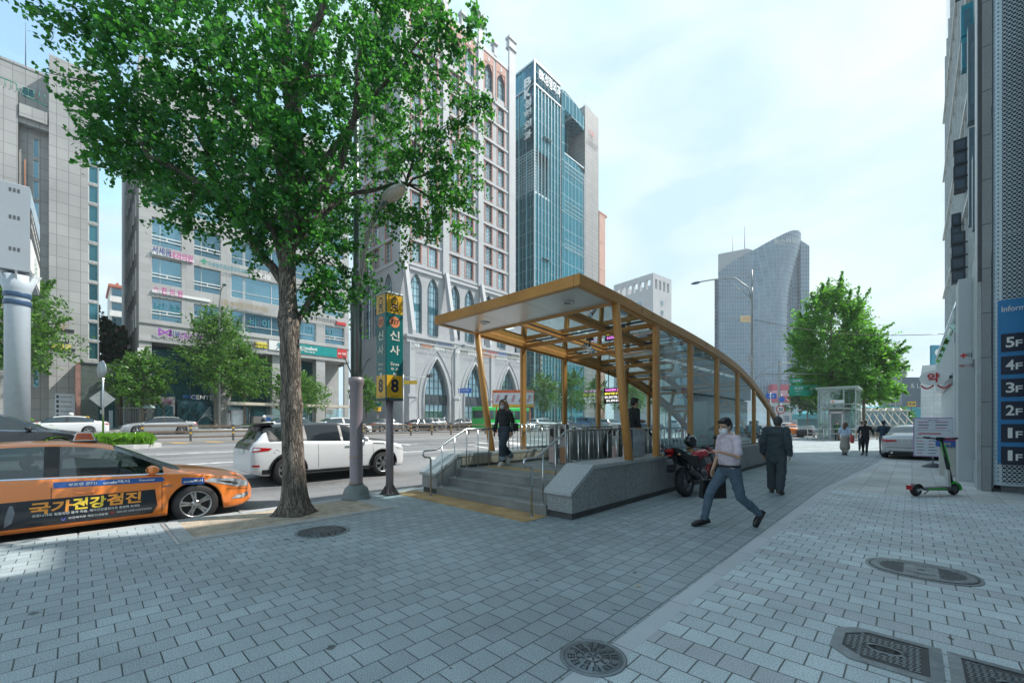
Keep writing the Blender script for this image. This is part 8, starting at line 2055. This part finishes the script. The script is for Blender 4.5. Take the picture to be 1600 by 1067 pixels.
b = MB(); b.tube([(.55,-.14,.28),(.30,-.19,.40),(-.02,-.21,.55)],[.035,.06,.062],14); b.tube([(-.02,-.21,.55),(-.05,-.212,.562)],[.05,.03],12); b.obj('exhaust', mat('exhaust steel', (.10,.10,.10), .35, .7), mc)
for sgn in (-1,1): b = MB(); b.tube([(1.38,sgn*.10,.32),(1.10,sgn*.10,.98)],[.03,.026],10); b.obj('fork', M_dkgrey, mc)
b = MB(); b.tube([(.98,-.36,1.02),(1.05,-.22,1.06),(1.09,0,1.02),(1.05,.22,1.06),(.98,.36,1.02)],.013,8); b.tube([(.95,-.38,1.015),(1.02,-.27,1.045)],.020,8); b.tube([(.95,.38,1.015),(1.02,.27,1.045)],.020,8); b.tube([(1.06,-.24,1.03),(1.0,-.36,.99)],.008,6,1); b.obj('handlebar', [MK, M_inox], mc)
for sgn in (-1,1): b = MB(); b.tube([(1.05,sgn*.24,1.06),(1.06,sgn*.30,1.20)],.008,6); b.ell((1.05,sgn*.32,1.24),(.02,.075,.05)); b.obj('mirror', MK, mc)
b = MB(); b.ell((1.22,0,.92),(.10,.12,.12)); b.ell((1.12,0,1.02),(.08,.10,.06)); b.obj('headlight_cowl', MK, mc); b = MB(); b.ell((1.30,0,.91),(.04,.09,.07)); b.obj('headlight', M_head, mc)
b = MB(); 
for i in range(7): a0,a1_ = radians(40+18*i), radians(58+18*i); b.quad((1.38+.35*cos(a0),-.05,.32+.35*sin(a0)),(1.38+.35*cos(a1_),-.05,.32+.35*sin(a1_)),(1.38+.35*cos(a1_),.05,.32+.35*sin(a1_)),(1.38+.35*cos(a0),.05,.32+.35*sin(a0)))
b.obj('front_mudguard', MR, mc); b = MB(); b.tube([(.55,.12,.32),(.45,.30,.02)],.014,8); b.obj('side_stand', MK, mc)
he = root('helmet', (-3.60,9.55,1.08), pi/2-.3, 'glossy black helmet resting on the motorcycle seat', 'helmet')
b = MB(); b.ell((0,0,.12),(.155,.125,.135)); b.ell((.05,0,.04),(.12,.105,.07)); soft(b.obj('shell', mat('helmet black', (.012,.013,.015), .12, coat=.8), he), .01, 2); b = MB(); b.ell((.035,0,.12),(.132,.115,.06)); b.obj('visor', mat('smoked visor', (.03,.04,.045), .05), he); b = MB(); b.prism([(-.10,.22),(-.02,.25),(-.06,.30)],(0,-.01,0),(1,0,0),(0,0,1),(0,.02,0)); b.obj('fin', M_dkgrey, he)
# ---------------------------------------------------------------- median, far pavement, far right
# blue grey fuel pylon at the left edge
py_ = root('price_pylon', (-29.2,-1.9,.6), 0, 'big blue grey display box on a pale round column with navy bands', 'pylon')
M_pyl = mat('pylon blue grey', (.30,.335,.37), .5, noise=.05, ns=.6)
b = MB(); b.lathe([(.40,-.1),(.40,6.6),(.44,7.0),(.62,7.6)],(-29.2,-1.9,.6),28); b.obj('column', mat('pylon pale', (.40,.45,.50), .4, noise=.05), py_, True)
b = MB()
for z in (6.5,6.85,7.2): b.lathe([(.43,z),(.44,z+.02),(.44,z+.2),(.43,z+.22)],(-29.2,-1.9,.4),28)
b.obj('navy_band', mat('band navy', (.03,.07,.14), .4), py_, True)
b = MB()
for a in range(8): c_, s_ = cos(a*pi/4), sin(a*pi/4); b.prism([(.4,7.5),(.75,8.15),(.4,8.15)],(-29.2-s_*.03,-1.9+c_*.03,.2),(c_,s_,0),(0,0,1),(s_*.06,-c_*.06,0))
b.obj('collar_fins', mat('fin white', (.6,.62,.64), .4), py_, True)
b = MB(); b.prism([(0,8.35),(-6.5,8.7),(-6.5,12.7),(0,12.2)],(-28.6,-2.45,0),(1,0,0),(0,0,1),(0,.95,0)); bevel(b.obj('display_box', M_pyl, py_, True),.03)
b = MB(); b.prism([(-.15,8.5),(-6.3,8.85),(-6.3,10.1),(-.15,9.9)],(-28.6,-1.495,0),(1,0,0),(0,0,1),(0,.03,0),0); b.prism([(-.15,10.0),(-6.3,10.2),(-6.3,11.5),(-.15,11.2)],(-28.6,-1.495,0),(1,0,0),(0,0,1),(0,.03,0),1); b.prism([(-.15,11.3),(-6.3,11.6),(-6.3,12.5),(-.15,12.0)],(-28.6,-1.495,0),(1,0,0),(0,0,1),(0,.03,0),2)
for i in range(8): b.box(-34.5+.75*i,-34.0+.75*i,-1.464,-1.45,10.4,10.6,3); b.box(-34.5+.75*i,-34.1+.75*i,-1.464,-1.45,10.9,11.1,3)
b.text('강남',(-31.5,-1.46,9.3),(-1,0,0),(0,0,1),.8,m=4,depth=.02)
b.obj('display_face', [LM['white'], M_dkgrey, mat('pylon white blue', (.4,.5,.58), .4), LM['steel'], LM['green']], py_, True)
b = MB()
for z in (9.2,10.6,11.8):
    for q in range(3): b.box(-28.598,-28.59,-2.1+.12*q,-2.03+.12*q,z,z+.16)
b.obj('side_vent', M_dkgrey, py_, True)
# planted island with a kerb, warning signs
isl = struct(MB().obj('traffic_island', M_kerb)) if 0 else None
b = MB(); b.prism([(-26.2,-40),(-23.4,-40),(-23.4,1.6),(-23.7,2.3),(-24.3,2.6),(-25.3,2.6),(-25.9,2.3),(-26.2,1.6)],(0,0,.3),(1,0,0),(0,1,0),(0,0,.40)); bevel(struct(b.obj('traffic_island', mat('island kerb', (.45,.45,.44), .7, fine=.15, bs=60))),.03)
rs = np.random.RandomState(9); n_ = 5200; P = np.column_stack([rs.uniform(-25.95,-23.65,n_), 2.25-np.abs(rs.normal(0,2.6,n_)), np.full(n_,.95)+rs.uniform(-.22,.10,n_)]); N = rs.normal(size=(n_,3)); N[:,2] *= .25
gr = leaves_obj('island_grass', P, N, .30, leaf_mat('lush grass', (.06,.17,.015), (.18,.34,.04), .4), None, 9, 'blade'); gr['label'] = 'long bright green grass growing on the traffic island'; gr['category'] = 'grass'; gr['kind'] = 'stuff'
fl_ = root('flower_bush', (-24.9,-1.3,.7), 0, 'small bush with red and white flowers on the traffic island', 'flowers')
P = rs.normal(size=(260,3))*np.array([.22,.28,.18])+np.array([0,0,.45]); leaves_obj('foliage', P, rs.normal(size=(260,3)), .16, M_leaf2, fl_, 2, 'oval')
P = rs.normal(size=(120,3))*np.array([.22,.2,.14])+np.array([0,-.25,.62]); leaves_obj('red_petals', P, rs.normal(size=(120,3)), .10, leaf_mat('red petal', (.45,.02,.05), (.6,.05,.1), .3), fl_, 3, 'oval')
P = rs.normal(size=(120,3))*np.array([.22,.2,.12])+np.array([0,.25,.55]); leaves_obj('white_petals', P, rs.normal(size=(120,3)), .10, leaf_mat('white petal', (.55,.55,.45), (.65,.62,.55), .2), fl_, 4, 'oval')
dg = root('diamond_sign', (-25.2,.75,.7), 0, 'grey backed diamond warning sign and round sign on one post on the island', 'traffic sign')
b = MB(); b.tube([(0,0,-.1),(0,0,3.6)],.035,8); b.obj('post', M_inox, dg); b = MB(); b.prism([(0,-.42),(.42,0),(0,.42),(-.42,0)],(-.04,0,1.95),(.15,1,0),(0,0,1),(-.02,.003,0)); b.obj('diamond_plate', mat('sign back grey', (.33,.36,.37), .4, .5), dg)
b = MB(); b.lathe([(.001,-.012),(.38,-.012),(.38,.012),(.001,.012)],(0,-.05,3.2),24,0,ax='y'); b.box(-.3,.3,-.03,-.01,3.1,3.13); b.box(-.3,.3,-.03,-.01,3.3,3.33); b.obj('round_plate', MATS['sign back grey'], dg); dg.rotation_euler = (0,0,.35)
# steel railing along the median, one two metre bay after another in a single fence
mr = root('median_railing', (-28.7,4.3,gz(-28.7)), 0, 'grey steel railing with yellow banded posts along the median', 'railing')
M_rl = mat('railing grey brown', (.17,.125,.09), .5, .2); ybd = mat('yellow band', (.65,.40,.02), .5)
for i in range(36):
    y = 2.3+2.0*i; b = MB(); b.box(-28.75,-28.65,y-.045,y+.045,.6,1.52,0)
    for z in (1.02,1.30): b.box(-28.752,-28.648,y-.047,y+.047,z,z+.08,1)
    b.obj('post', [M_dkgrey, ybd], mr, True)
b = MB()
for z in (.83,1.13,1.45): b.box(-28.73,-28.67,2.3,72.3,z-.045,z+.045)
b.obj('rail', M_rl, mr, True)
# bus shelter, second subway totem, lamp posts over there
bsr = root('bus_shelter', (-47.0,9.4,.95), pi/2, 'long low bus shelter with a cream roof edge before the clinic building', 'bus shelter')
Y0_, Y1_ = fy(352)*.93, fy(552)*.90
b = MB(); b.box(0,Y1_-Y0_,-.1,1.9,2.45,2.72); b.obj('roof', mat('cream roof edge', (.55,.49,.40), .6), bsr); bsr.location = (-47.6,Y0_,.95)
for i in range(7): x = .3+(Y1_-Y0_-.6)*i/6; b = MB(); b.tube([(x,1.5,0),(x,1.5,2.45)],.05,8); b.obj('post', M_inox, bsr)
for i in range(6):
    if i in (1,4): continue
    x = .3+(Y1_-Y0_-.6)*i/6; b = MB(); b.box(x+.12,x+(Y1_-Y0_-.6)/6-.12,1.49,1.51,.25,2.25); b.obj('glass_panel', M_cglass, bsr)
b = MB(); b.box(.6,1.7,1.2,1.35,.2,2.0,0); b.box(.7,1.6,1.19,1.199,.4,1.9,1); b.box(2.4,3.2,.6,1.2,0,1.35,2); b.box(3.3,4.2,.55,.7,0,1.5,0); b.ell((3.75,.54,.95),(.28,.02,.32),3); b.obj('ticket_panel', [mat('panel grey', (.42,.44,.46), .4), mat('timetable', (.55,.62,.66), .5), mat('kiosk brown', (.33,.28,.25), .6), LM['blue']], bsr)
def far_lamp(name, label, X, px, pyt, armlen, z0=None, col=None):
    q = (px-800)/651; a = (-.69256+.72137*q, .72137+.69256*q); d = X/a[0]; y = a[1]*d; zt = 1.6+(661-pyt)*d/651; zg = gz(X)
    r_ = root(name, (X,y,zg), 0, label, 'lamp post'); h = zt-zg; m = col or mat('lamp grey', (.33,.34,.33), .4, .5)
    b = MB(); b.tube([(0,0,0),(0,0,h*.86),(.0,0,h*.9)],[.10,.07,.06],10); b.obj('pole', m, r_)
    b = MB(); b.tube([(0,0,h*.80),(.05*armlen,0,h*.90),(.3*armlen,0,h*.975),(.7*armlen,0,h*.995),(armlen,0,h)],.045,8); b.obj('arm', m, r_)
    b = MB(); b.ell((armlen+.28*(1 if armlen > 0 else -1),0,h-.02),(.38,.17,.10)); b.obj('lamp_head', mat('lamp head dark', (.10,.16,.20), .35), r_); return r_, h
far_lamp('lamp_post','slim street lamp before the clinic building, left of the ginkgo trunk',-47.4,343,452,1.6)
far_lamp('lamp_post','street lamp in front of the first gothic portal',-46.9,706,543,2.2)
far_lamp('lamp_post','tall street lamp before the teal tower seen through the glass',-46.9,868,560,1.8)
lr, h = far_lamp('tall_lamp_post','tall road lamp with a long arm to the left over the canopy end',-8.4,1175,422,-3.7)
b = MB(); b.tube([(0,0,h*.84),(-2.0,0,h*.995)],.025,6); b.tube([(0,0,h),(0,0,h*.86)],.05,8); b.obj('stay', MATS['lamp grey'], lr)
b = MB(); b.tube([(.05,0,4.3),(.35,0,5.0),(1.0,0,5.55),(1.9,0,5.75)],.035,8); b.obj('lower_arm', MATS['lamp grey'], lr); b = MB(); b.ell((2.1,0,5.76),(.3,.1,.05)); b.obj('lower_lamp', mat('lamp pale', (.5,.5,.46), .4), lr)
b = MB(); b.bar((-1.2,0,6.2),(0,0,6.25),.05,.05); b.box(-.25,.05,-.12,.12,6.1,6.5); b.obj('signal_arm', MATS['lamp grey'], lr)
# small totem across the street
q = (590-800)/651
t2 = root('far_subway_sign', (-47.6,fy(590)*.915,1.0), 0, 'small distant teal and yellow subway sign across the street', 'sign')
b = MB(); b.tube([(0,0,0),(0,0,2.2)],.08,8,0); b.box(-.3,.3,-.3,.3,2.1,4.5,1); b.box(-.31,.31,-.31,.31,4.0,4.52,2); b.box(-.31,.31,-.31,.31,2.08,2.6,2); b.text('신사',(.305,0,3.3),(0,1,0),(0,0,1),.3,m=3,depth=.01); b.obj('totem', [M_pole, mat('totem blue green', (.01,.16,.20), .4), YL, CRM], t2)
# crossing cctv arm with yellow plate, blue street name plates
cc2 = root('traffic_camera_post', (-33,0,0), 0, 'camera post with a horizontal arm and a yellow plate behind the subway sign', 'camera post')
d_ = 45; p = at(630,640,d_); cc2.location = (p.x,p.y,.65); fwd = Vector((.7214,.6926,0))
b = MB(); b.tube([(0,0,0),(0,0,6.2)],.08,8); L_ = [Vector((0,0,5.9))+fwd*x for x in (0,2.9)]; b.tube(L_,.045,6); b.obj('post', M_fr, cc2)
b = MB(); b.ell(Vector((0,0,6.05))+fwd*2.7,(.18,.18,.18)); b.box(2.0,2.3,1.9,2.2,5.9,6.2); b.obj('camera', M_dkgrey, cc2); b = MB(); b.obox(Vector((0,0,5.35))+fwd*.75,fwd*.75,Vector((-.69,.72,0))*.02,Vector((0,0,.2))); b.obj('yellow_plate', ybd, cc2)
sp = root('street_name_sign', (-46.5,0,0), 0, 'blue street name plate on a thin post before the first portal', 'sign'); p = at(718,640,55); sp.location = (p.x,p.y,.7)
b = MB(); b.tube([(0,0,0),(0,0,5.6)],.05,6); b.obj('post', M_fr, sp); b = MB(); b.obox((fwd*.7).to_tuple()[:2]+(5.2,),fwd*.85,Vector((-.69,.72,0))*.03,Vector((0,0,.32))); b.obj('plate', LM['blue'], sp)
b = MB(); b.text('도산대로',tuple((fwd*.7+Vector((.69,-.72,0))*.035).to_tuple()[:2])+(5.25,),fwd,(0,0,1),.28,m=0,depth=.01); b.obj('lettering', LM['white'], sp)
# advert hoarding behind the landing
ah = root('shoe_advert', (-41,0,0), 0, 'lit advert panel with an orange frame and shoe pictures behind the woman', 'advert'); p = at(802,622,40); ah.location = (p.x,p.y,.65)
nb2 = Vector((-.69,.72,0))
b = MB(); b.obox((0,0,3.3),fwd*2.0,nb2*.1,Vector((0,0,.82))); b.tube([tuple(fwd*-1.6),tuple(fwd*-1.6+Vector((0,0,2.6)))],.06,6); b.tube([tuple(fwd*1.6),tuple(fwd*1.6+Vector((0,0,2.6)))],.06,6); b.obj('frame', mat('advert orange red', (.60,.12,.03), .5), ah)
b = MB(); b.obox((fwd*0-nb2*.11+Vector((0,0,3.3))),fwd*1.92,nb2*.005,Vector((0,0,.55)),0); b.obox((-nb2*.11+Vector((0,0,2.62))),fwd*1.95,nb2*.006,Vector((0,0,.10)),2)
for i in range(5): b.obox(-nb2*.12+fwd*(-1.5+.75*i)+Vector((0,0,3.3)),(fwd*.10+Vector((0,0,.35))),nb2*.004,fwd*.13,1 if i % 2 else 3)
b.obj('picture', [mat('advert pale', (.6,.58,.6), .4), mat('shoe dark', (.10,.06,.07), .5), ybd, mat('shoe pink', (.45,.25,.28), .5)], ah)
# delivery rider and yellow box, second rider
def rider(label, X, px, colr, boxc, hd):
    q = (px-800)/651; a = (-.69256+.72137*q, .72137+.69256*q); d = X/a[0]; r_ = root('scooter_rider', (X,a[1]*d,gz(X)), pi/2*hd, label, 'motor scooter')
    for x in (-.6,.65): b = MB(); b.lathe([(.12,-.06),(.25,-.06),(.27,0),(.25,.06),(.12,.06)],(x,0,.27),14,0,ax='y'); b.obj('wheel', M_tyre, r_)
    b = MB(); b.ell((-.25,0,.6),(.5,.16,.16)); b.ell((.45,0,.62),(.14,.2,.32)); b.box(-.1,.45,-.15,.15,.28,.36); b.tube([(.65,0,.27),(.45,0,1.05)],.04,8); b.tube([(.42,-.3,1.05),(.42,.3,1.05)],.02,6); soft(b.obj('scooter_body', colr, r_), .02, 2)
    if boxc: b = MB(); b.box(-.95,-.35,-.3,.3,.85,1.4); bevel(b.obj('delivery_box', boxc, r_), .04, 2)
    P_ = root('person', (X,a[1]*d,gz(X)), pi/2*hd, label.replace('scooter with','rider of the scooter with').replace('motor scooter passing','rider of the motor scooter passing'), 'person')
    b = MB(); cap_(b,[(-.15,0,.85),(-.05,0,1.25),(0,0,1.38)],[.16,.17,.07]); b.ell((.03,0,1.52),(.10,.08,.12))
    for s_ in (-1,1): cap_(b,[(-.15,s_*.1,.82),(.30,s_*.16,.72),(.22,s_*.15,.36)],[.09,.07,.05]); cap_(b,[(-.03,s_*.2,1.3),(.15,s_*.28,1.08),(.40,s_*.27,1.07)],[.07,.06,.045])
    soft(b.obj('body', cloth('rider dark', (.04,.045,.05)), P_), .02, 3); b = MB(); b.ell((.03,0,1.55),(.14,.12,.14)); b.obj('helmet', M_sgn_w, P_)
rider('delivery scooter with a yellow box before the green brick shop', -46.2, 112, M_trim, mat('box yellow', (.65,.36,.02), .45), -1)
rider('motor scooter passing the dark saloons, rider in a white helmet', -44.5, 412, MATS['paint grey'], None, 1)
rider('red motor scooter passing the first portal', -45.2, 694, MATS['paint red'], None, 1)
# ---- far right: lift kiosk, railing, lattice entrance, road signs
lk = root('lift_kiosk', (-6.5,49,0), 0, 'glass lift kiosk with pale green steel frame and flat roof', 'lift kiosk')
M_lf = mat('pale green steel', (.27,.335,.31), .45, .2); M_lg_ = glass_mat('kiosk glass', (.58,.76,.72), 1.2, .02, dust=.1); M_lat = glass_mat('lattice glass', (.5,.6,.58), 1.0, .03, opaque=.65, ocol=(.05,.065,.06))
W_, D_k, H_k = 2.85, 4.4, 4.85
b = MB(); b.box(-.15,W_+.15,-.2,D_k+.1,H_k-.05,H_k+.15); bevel(b.obj('roof', M_lf, lk), .02)
for x in (.04,.85,1.95,W_-.04):
    for y in (0,D_k): b = MB(); b.box(x-.05,x+.05,y-.05,y+.05,.15,H_k-.05); b.obj('frame_post', M_lf, lk)
for y in (1.5,3.0):
    for x in (0,W_): b = MB(); b.box(x-.04,x+.04,y-.04,y+.04,.15,H_k-.05); b.obj('frame_post', M_lf, lk)
b = MB()
for z in (.3,2.9,3.35,4.75): b.box(0,W_,-.045,.045,z-.05,z+.05); b.box(-.042,.042,.05,D_k,z-.05,z+.05); b.box(W_-.042,W_+.042,.05,D_k,z-.05,z+.05); b.box(0,W_,D_k-.04,D_k+.04,z-.05,z+.05)
b.obj('frame_rail', M_lf, lk)
for x0_,x1_ in ((.1,.8),(2.0,W_-.1)): b = MB(); b.quad((x0_,0,.3),(x1_,0,.3),(x1_,0,4.7),(x0_,0,4.7)); b.obj('glass_pane', M_lg_, lk)
b = MB(); b.quad((.9,0,2.95),(1.9,0,2.95),(1.9,0,4.7),(.9,0,4.7)); b.obj('glass_pane', M_lg_, lk)
for x in (0,W_): b = MB(); b.quad((x,.05,.3),(x,D_k-.05,.3),(x,D_k-.05,4.7),(x,.05,4.7)); b.obj('glass_pane', M_lg_, lk)
b = MB(); b.quad((.05,D_k,.3),(W_-.05,D_k,.3),(W_-.05,D_k,4.7),(.05,D_k,4.7)); b.obj('glass_pane', M_lg_, lk)
b = MB(); b.box(.88,1.0,-.05,.1,.15,2.6); b.box(1.8,1.92,-.05,.1,.15,2.6); b.box(.88,1.92,-.05,.1,2.5,2.7); b.obj('door_frame', mat('frame pale violet', (.5,.48,.52), .4), lk)
b = MB(); b.box(.95,2.0,-.09,-.05,3.45,3.75); b.ell((1.15,-.095,3.6),(.1,.01,.1),1); b.obj('lift_sign', [mat('sign pale', (.6,.62,.65), .4), ORG], lk)
b = MB(); b.box(.3,2.4,-.6,-.05,2.95,3.02); b.box(.4,2.4,.3,.6,2.75,3.3,1); b.obj('door_hood', [M_lf, M_dkgrey], lk); b = MB(); b.box(.6,2.2,1.6,3.6,.15,3.0); b.obj('lift_car', mat('lift steel', (.30,.33,.33), .35, .6), lk); b = MB(); b.box(-.4,W_+.5,-.9,D_k+.3,0,.16); b.obj('plinth', M_kerb, lk)
lrl = root('kiosk_railing', (-6.6,47.2,0), 0, 'pale tubular railing in front of the lift kiosk', 'railing')
b = MB(); rail((-7.0,47.0,0),(-3.4,47.0,0),.0,1.1,3,b,.03,False); b.tube([(-7.0,47,.65),(-3.4,47,.65)],.025,6); b.tube([(-7.0,47,1.1),(-7.0,50,1.1)],.025,6); b.tube([(-7,50,0),(-7,50,1.1)],.03,6); b.obj('rails', M_fr, lrl, True)
er = root('end_railing', (-4.3,25,0), 0, 'short steel railing at the far end of the subway entrance', 'railing')
b = MB(); b.tube([(-4.15,23.6,0),(-4.15,23.6,1.1)],.035,8); b.tube([(-4.15,23.6,1.1),(-4.15,21.6,1.1)],.03,8); b.tube([(-4.15,23.6,1.1),(-5.2,23.6,1.1)],.03,8); b.box(-4.35,-4.1,23.4,23.7,.25,.55); b.obj('rails', M_inox, er, True)
# tilted lattice entrance
p = at(1350,690,52)
le = root('lattice_entrance', (p.x,p.y,0), radians(20), 'faceted subway entrance with a diamond lattice of cream bars', 'subway entrance')
prof_ = [(0,0),(-.6,1.2),(.5,3.0),(2.6,3.35),(3.3,2.2),(3.0,0)]
M_cr = mat('cream lattice', (.48,.45,.38), .5); Lx = 4.6
b = MB()
for (y0_,z0_),(y1_,z1_) in zip(prof_[1:],prof_[2:5]):
    pass
faces = [((0,0),(-.6,1.3)),((-.6,1.3),(.5,3.1)),((.5,3.1),(2.6,3.5))]
gm = MB()
for (ya,za),(yb,zb2) in faces:
    A_0, B_0 = Vector((0,ya,za)), Vector((0,yb,zb2)); X_ = Vector((Lx,0,0)); sh = Vector((.9,0,0))*((za+zb2)/6)
    gm.quad(A_0,A_0+X_,B_0+X_-Vector((.5,0,0)),B_0+Vector((.5,0,0)))
    n_ = 6
    for i in range(n_): b.bar(A_0+X_*(i/n_),B_0+X_*((i+1)/n_)*.9+Vector((.25,0,0)),.10,.12); b.bar(A_0+X_*((i+1)/n_),B_0+X_*(i/n_)*.9+Vector((.25,0,0)),.10,.12)
    b.bar(A_0,A_0+X_,.12,.12); b.bar(B_0+Vector((.5,0,0)),B_0+X_-Vector((.5,0,0)),.14,.14)
b.obj('lattice', M_cr, le); gm.obj('glazing', M_lat, le)
b = MB(); b.prism([(0,0),(-.65,1.3),(.5,3.15),(2.7,3.55),(3.4,2.2),(3.0,0),(2.7,0),(3.1,2.1),(2.5,3.2),(.65,2.9),(-.35,1.3),(.3,0)],(-.3,0,0),(0,1,0),(0,0,1),(.5,0,0)); b.obj('end_frame', M_cr, le)
# road signs
gsn = root('road_direction_sign', (-8,0,0), 0, 'green overhead direction signs with white Korean place names', 'road sign'); d_ = 44; p = at(1232,690,d_); gsn.location = (p.x,p.y,-.1); fw2 = Vector((.7214,.6926,0)); nn = Vector((-.6926,.7214,0))
def plate(mb, px0, px1, y0, y1, m, off=0.): a, c = at(px0,y1,d_)-Vector(gsn.location), at(px1,y0,d_)-Vector(gsn.location); mb.obox((a+c)/2-nn*off, fw2*((c-a).dot(fw2)/2), nn*.04, Vector((0,0,(c.z-a.z)/2)), m)
GS = mat('road sign green', (.0,.30,.20), .4, noise=.04)
b = MB(); plate(b,1234.5,1254,591.5,598.5,0); plate(b,1233.5,1262,601.5,618.5,0); plate(b,1262.5,1282,601.5,618.5,0); b.obj('plates', GS, gsn)
b = MB()
def ptxt(s_, px, yy, hpx, w=None): a = at(px,yy,d_)-Vector(gsn.location)-nn*.045; b.text(s_,a,fw2,(0,0,1),hpx*d_/651,m=0,depth=.01,bold=.01)
ptxt('신사역',1244,595,4); ptxt('강남역',1247,606.5,4.5); ptxt('Gangnam Stn.',1247,611,1.8); ptxt('⊖◁━▷',1247,615.5,2.4); ptxt('↑',1267,609,8); ptxt('논현',1275,607,4); b.obj('lettering', LM['white'], gsn)
b = MB(); b.tube([tuple(fw2*-1.0),tuple(fw2*-1.0+Vector((0,0,8.2)))],.12,10); b.tube([tuple(fw2*-3.0+Vector((0,0,6.9))),tuple(fw2*5.5+Vector((0,0,6.9)))],.07,8); b.tube([tuple(fw2*-1.0+Vector((0,0,6.2))),tuple(fw2*3.5+Vector((0,0,6.2)))],.05,8); b.obj('gantry', MATS['lamp grey'], gsn)
s30 = root('speed_limit_sign', (-5.6,0,0), 0, 'round red ringed speed limit sign reading 30', 'traffic sign'); d_ = 29; p = at(1219,690,d_); s30.location = (p.x,p.y,0)
def disc(r,m,e,mb): mb.add([tuple(Vector((0,0,2.55))+fw2*(r*cos(2*pi*i/32))+Vector((0,0,r*sin(2*pi*i/32)))-nn*e) for i in range(32)],[tuple(range(32))],m)
b = MB(); b.tube([(0,0,0),(0,0,2.95)],.035,8); b.obj('post', M_inox, s30); b = MB(); disc(.31,0,.04,b); disc(.24,1,.045,b); b.text('30',tuple(Vector((0,0,2.55))-nn*.047),fw2,(0,0,1),.24,m=2,depth=.005,bold=.02); b.tube([tuple(Vector((0,0,2.55))+nn*-.036),tuple(Vector((0,0,2.55))+nn*-.02)],.31,32,3); b.obj('disc', [LM['red'], LM['white'], LM['dark'], M_fr], s30)
sb = root('blue_direction_sign', (-6,0,0), 0, 'blue rounded road sign above the canopy end', 'road sign'); d_ = 33; p = at(1204,690,d_); sb.location = (p.x,p.y,0)
b = MB(); b.tube([(0,0,0),(0,0,4.0)],.04,8); b.obj('post', M_inox, sb); c_ = at(1205,618.5,d_)-p; c_.z = 1.6+42.5*d_/651
b = MB(); b.obox(c_,fw2*.42,nn*.02,Vector((0,0,.21)),0); b.text('2→',tuple(c_-nn*.025),fw2,(0,0,1),.22,m=1,depth=.005); bevel(b.obj('plate', [LM['blue'], LM['white']], sb),.01)
d_ = 36; p = at(1221,690,d_); ds_ = root('diamond_blue_sign', (p.x,p.y,0), 0, 'small blue diamond sign turned aside above the speed limit sign', 'road sign')
b = MB(); b.tube([(0,0,0),(0,0,4.1)],.04,8); b.obj('post', M_inox, ds_); b = MB(); b.prism([(0,-.3),(.32,0),(0,.3),(-.32,0)],tuple(Vector((0,0,3.65))-nn*.05),fw2,(0,0,1),-nn*.02); b.obj('plate', LM['blue'], ds_)
# overhead cable
cbl = MB(); A0 = Vector((-8.4,34.4,9.2)); B0 = Vector((1.6,36.5,7.0)); pts = [A0.lerp(B0,i/12)-Vector((0,0,.5*sin(pi*i/12))) for i in range(13)]; cbl.tube(pts,.02,5); o = cbl.obj('overhead_cable', M_trim); tag(o, 'thin black cable slanting from the tall road lamp to the right', 'cable')
# ---------------------------------------------------------------- thin summer haze
hm = bpy.data.materials.new('haze'); hm.use_nodes = True; hn = hm.node_tree; hn.nodes.clear()
ho = hn.nodes.new('ShaderNodeOutputMaterial'); pv = hn.nodes.new('ShaderNodeVolumePrincipled')
pv.inputs['Color'].default_value = (.86,.93,1,1); pv.inputs['Density'].default_value = .00055; pv.inputs['Anisotropy'].default_value = .3
hn.links.new(pv.outputs[0], ho.inputs['Volume'])
b = MB(); b.box(-180,120,-170,560,-2.2,112); o = b.obj('haze', hm); tag(o, 'thin pale summer haze over the avenue', 'haze', kind='stuff')
SC.cycles.volume_max_steps = 64
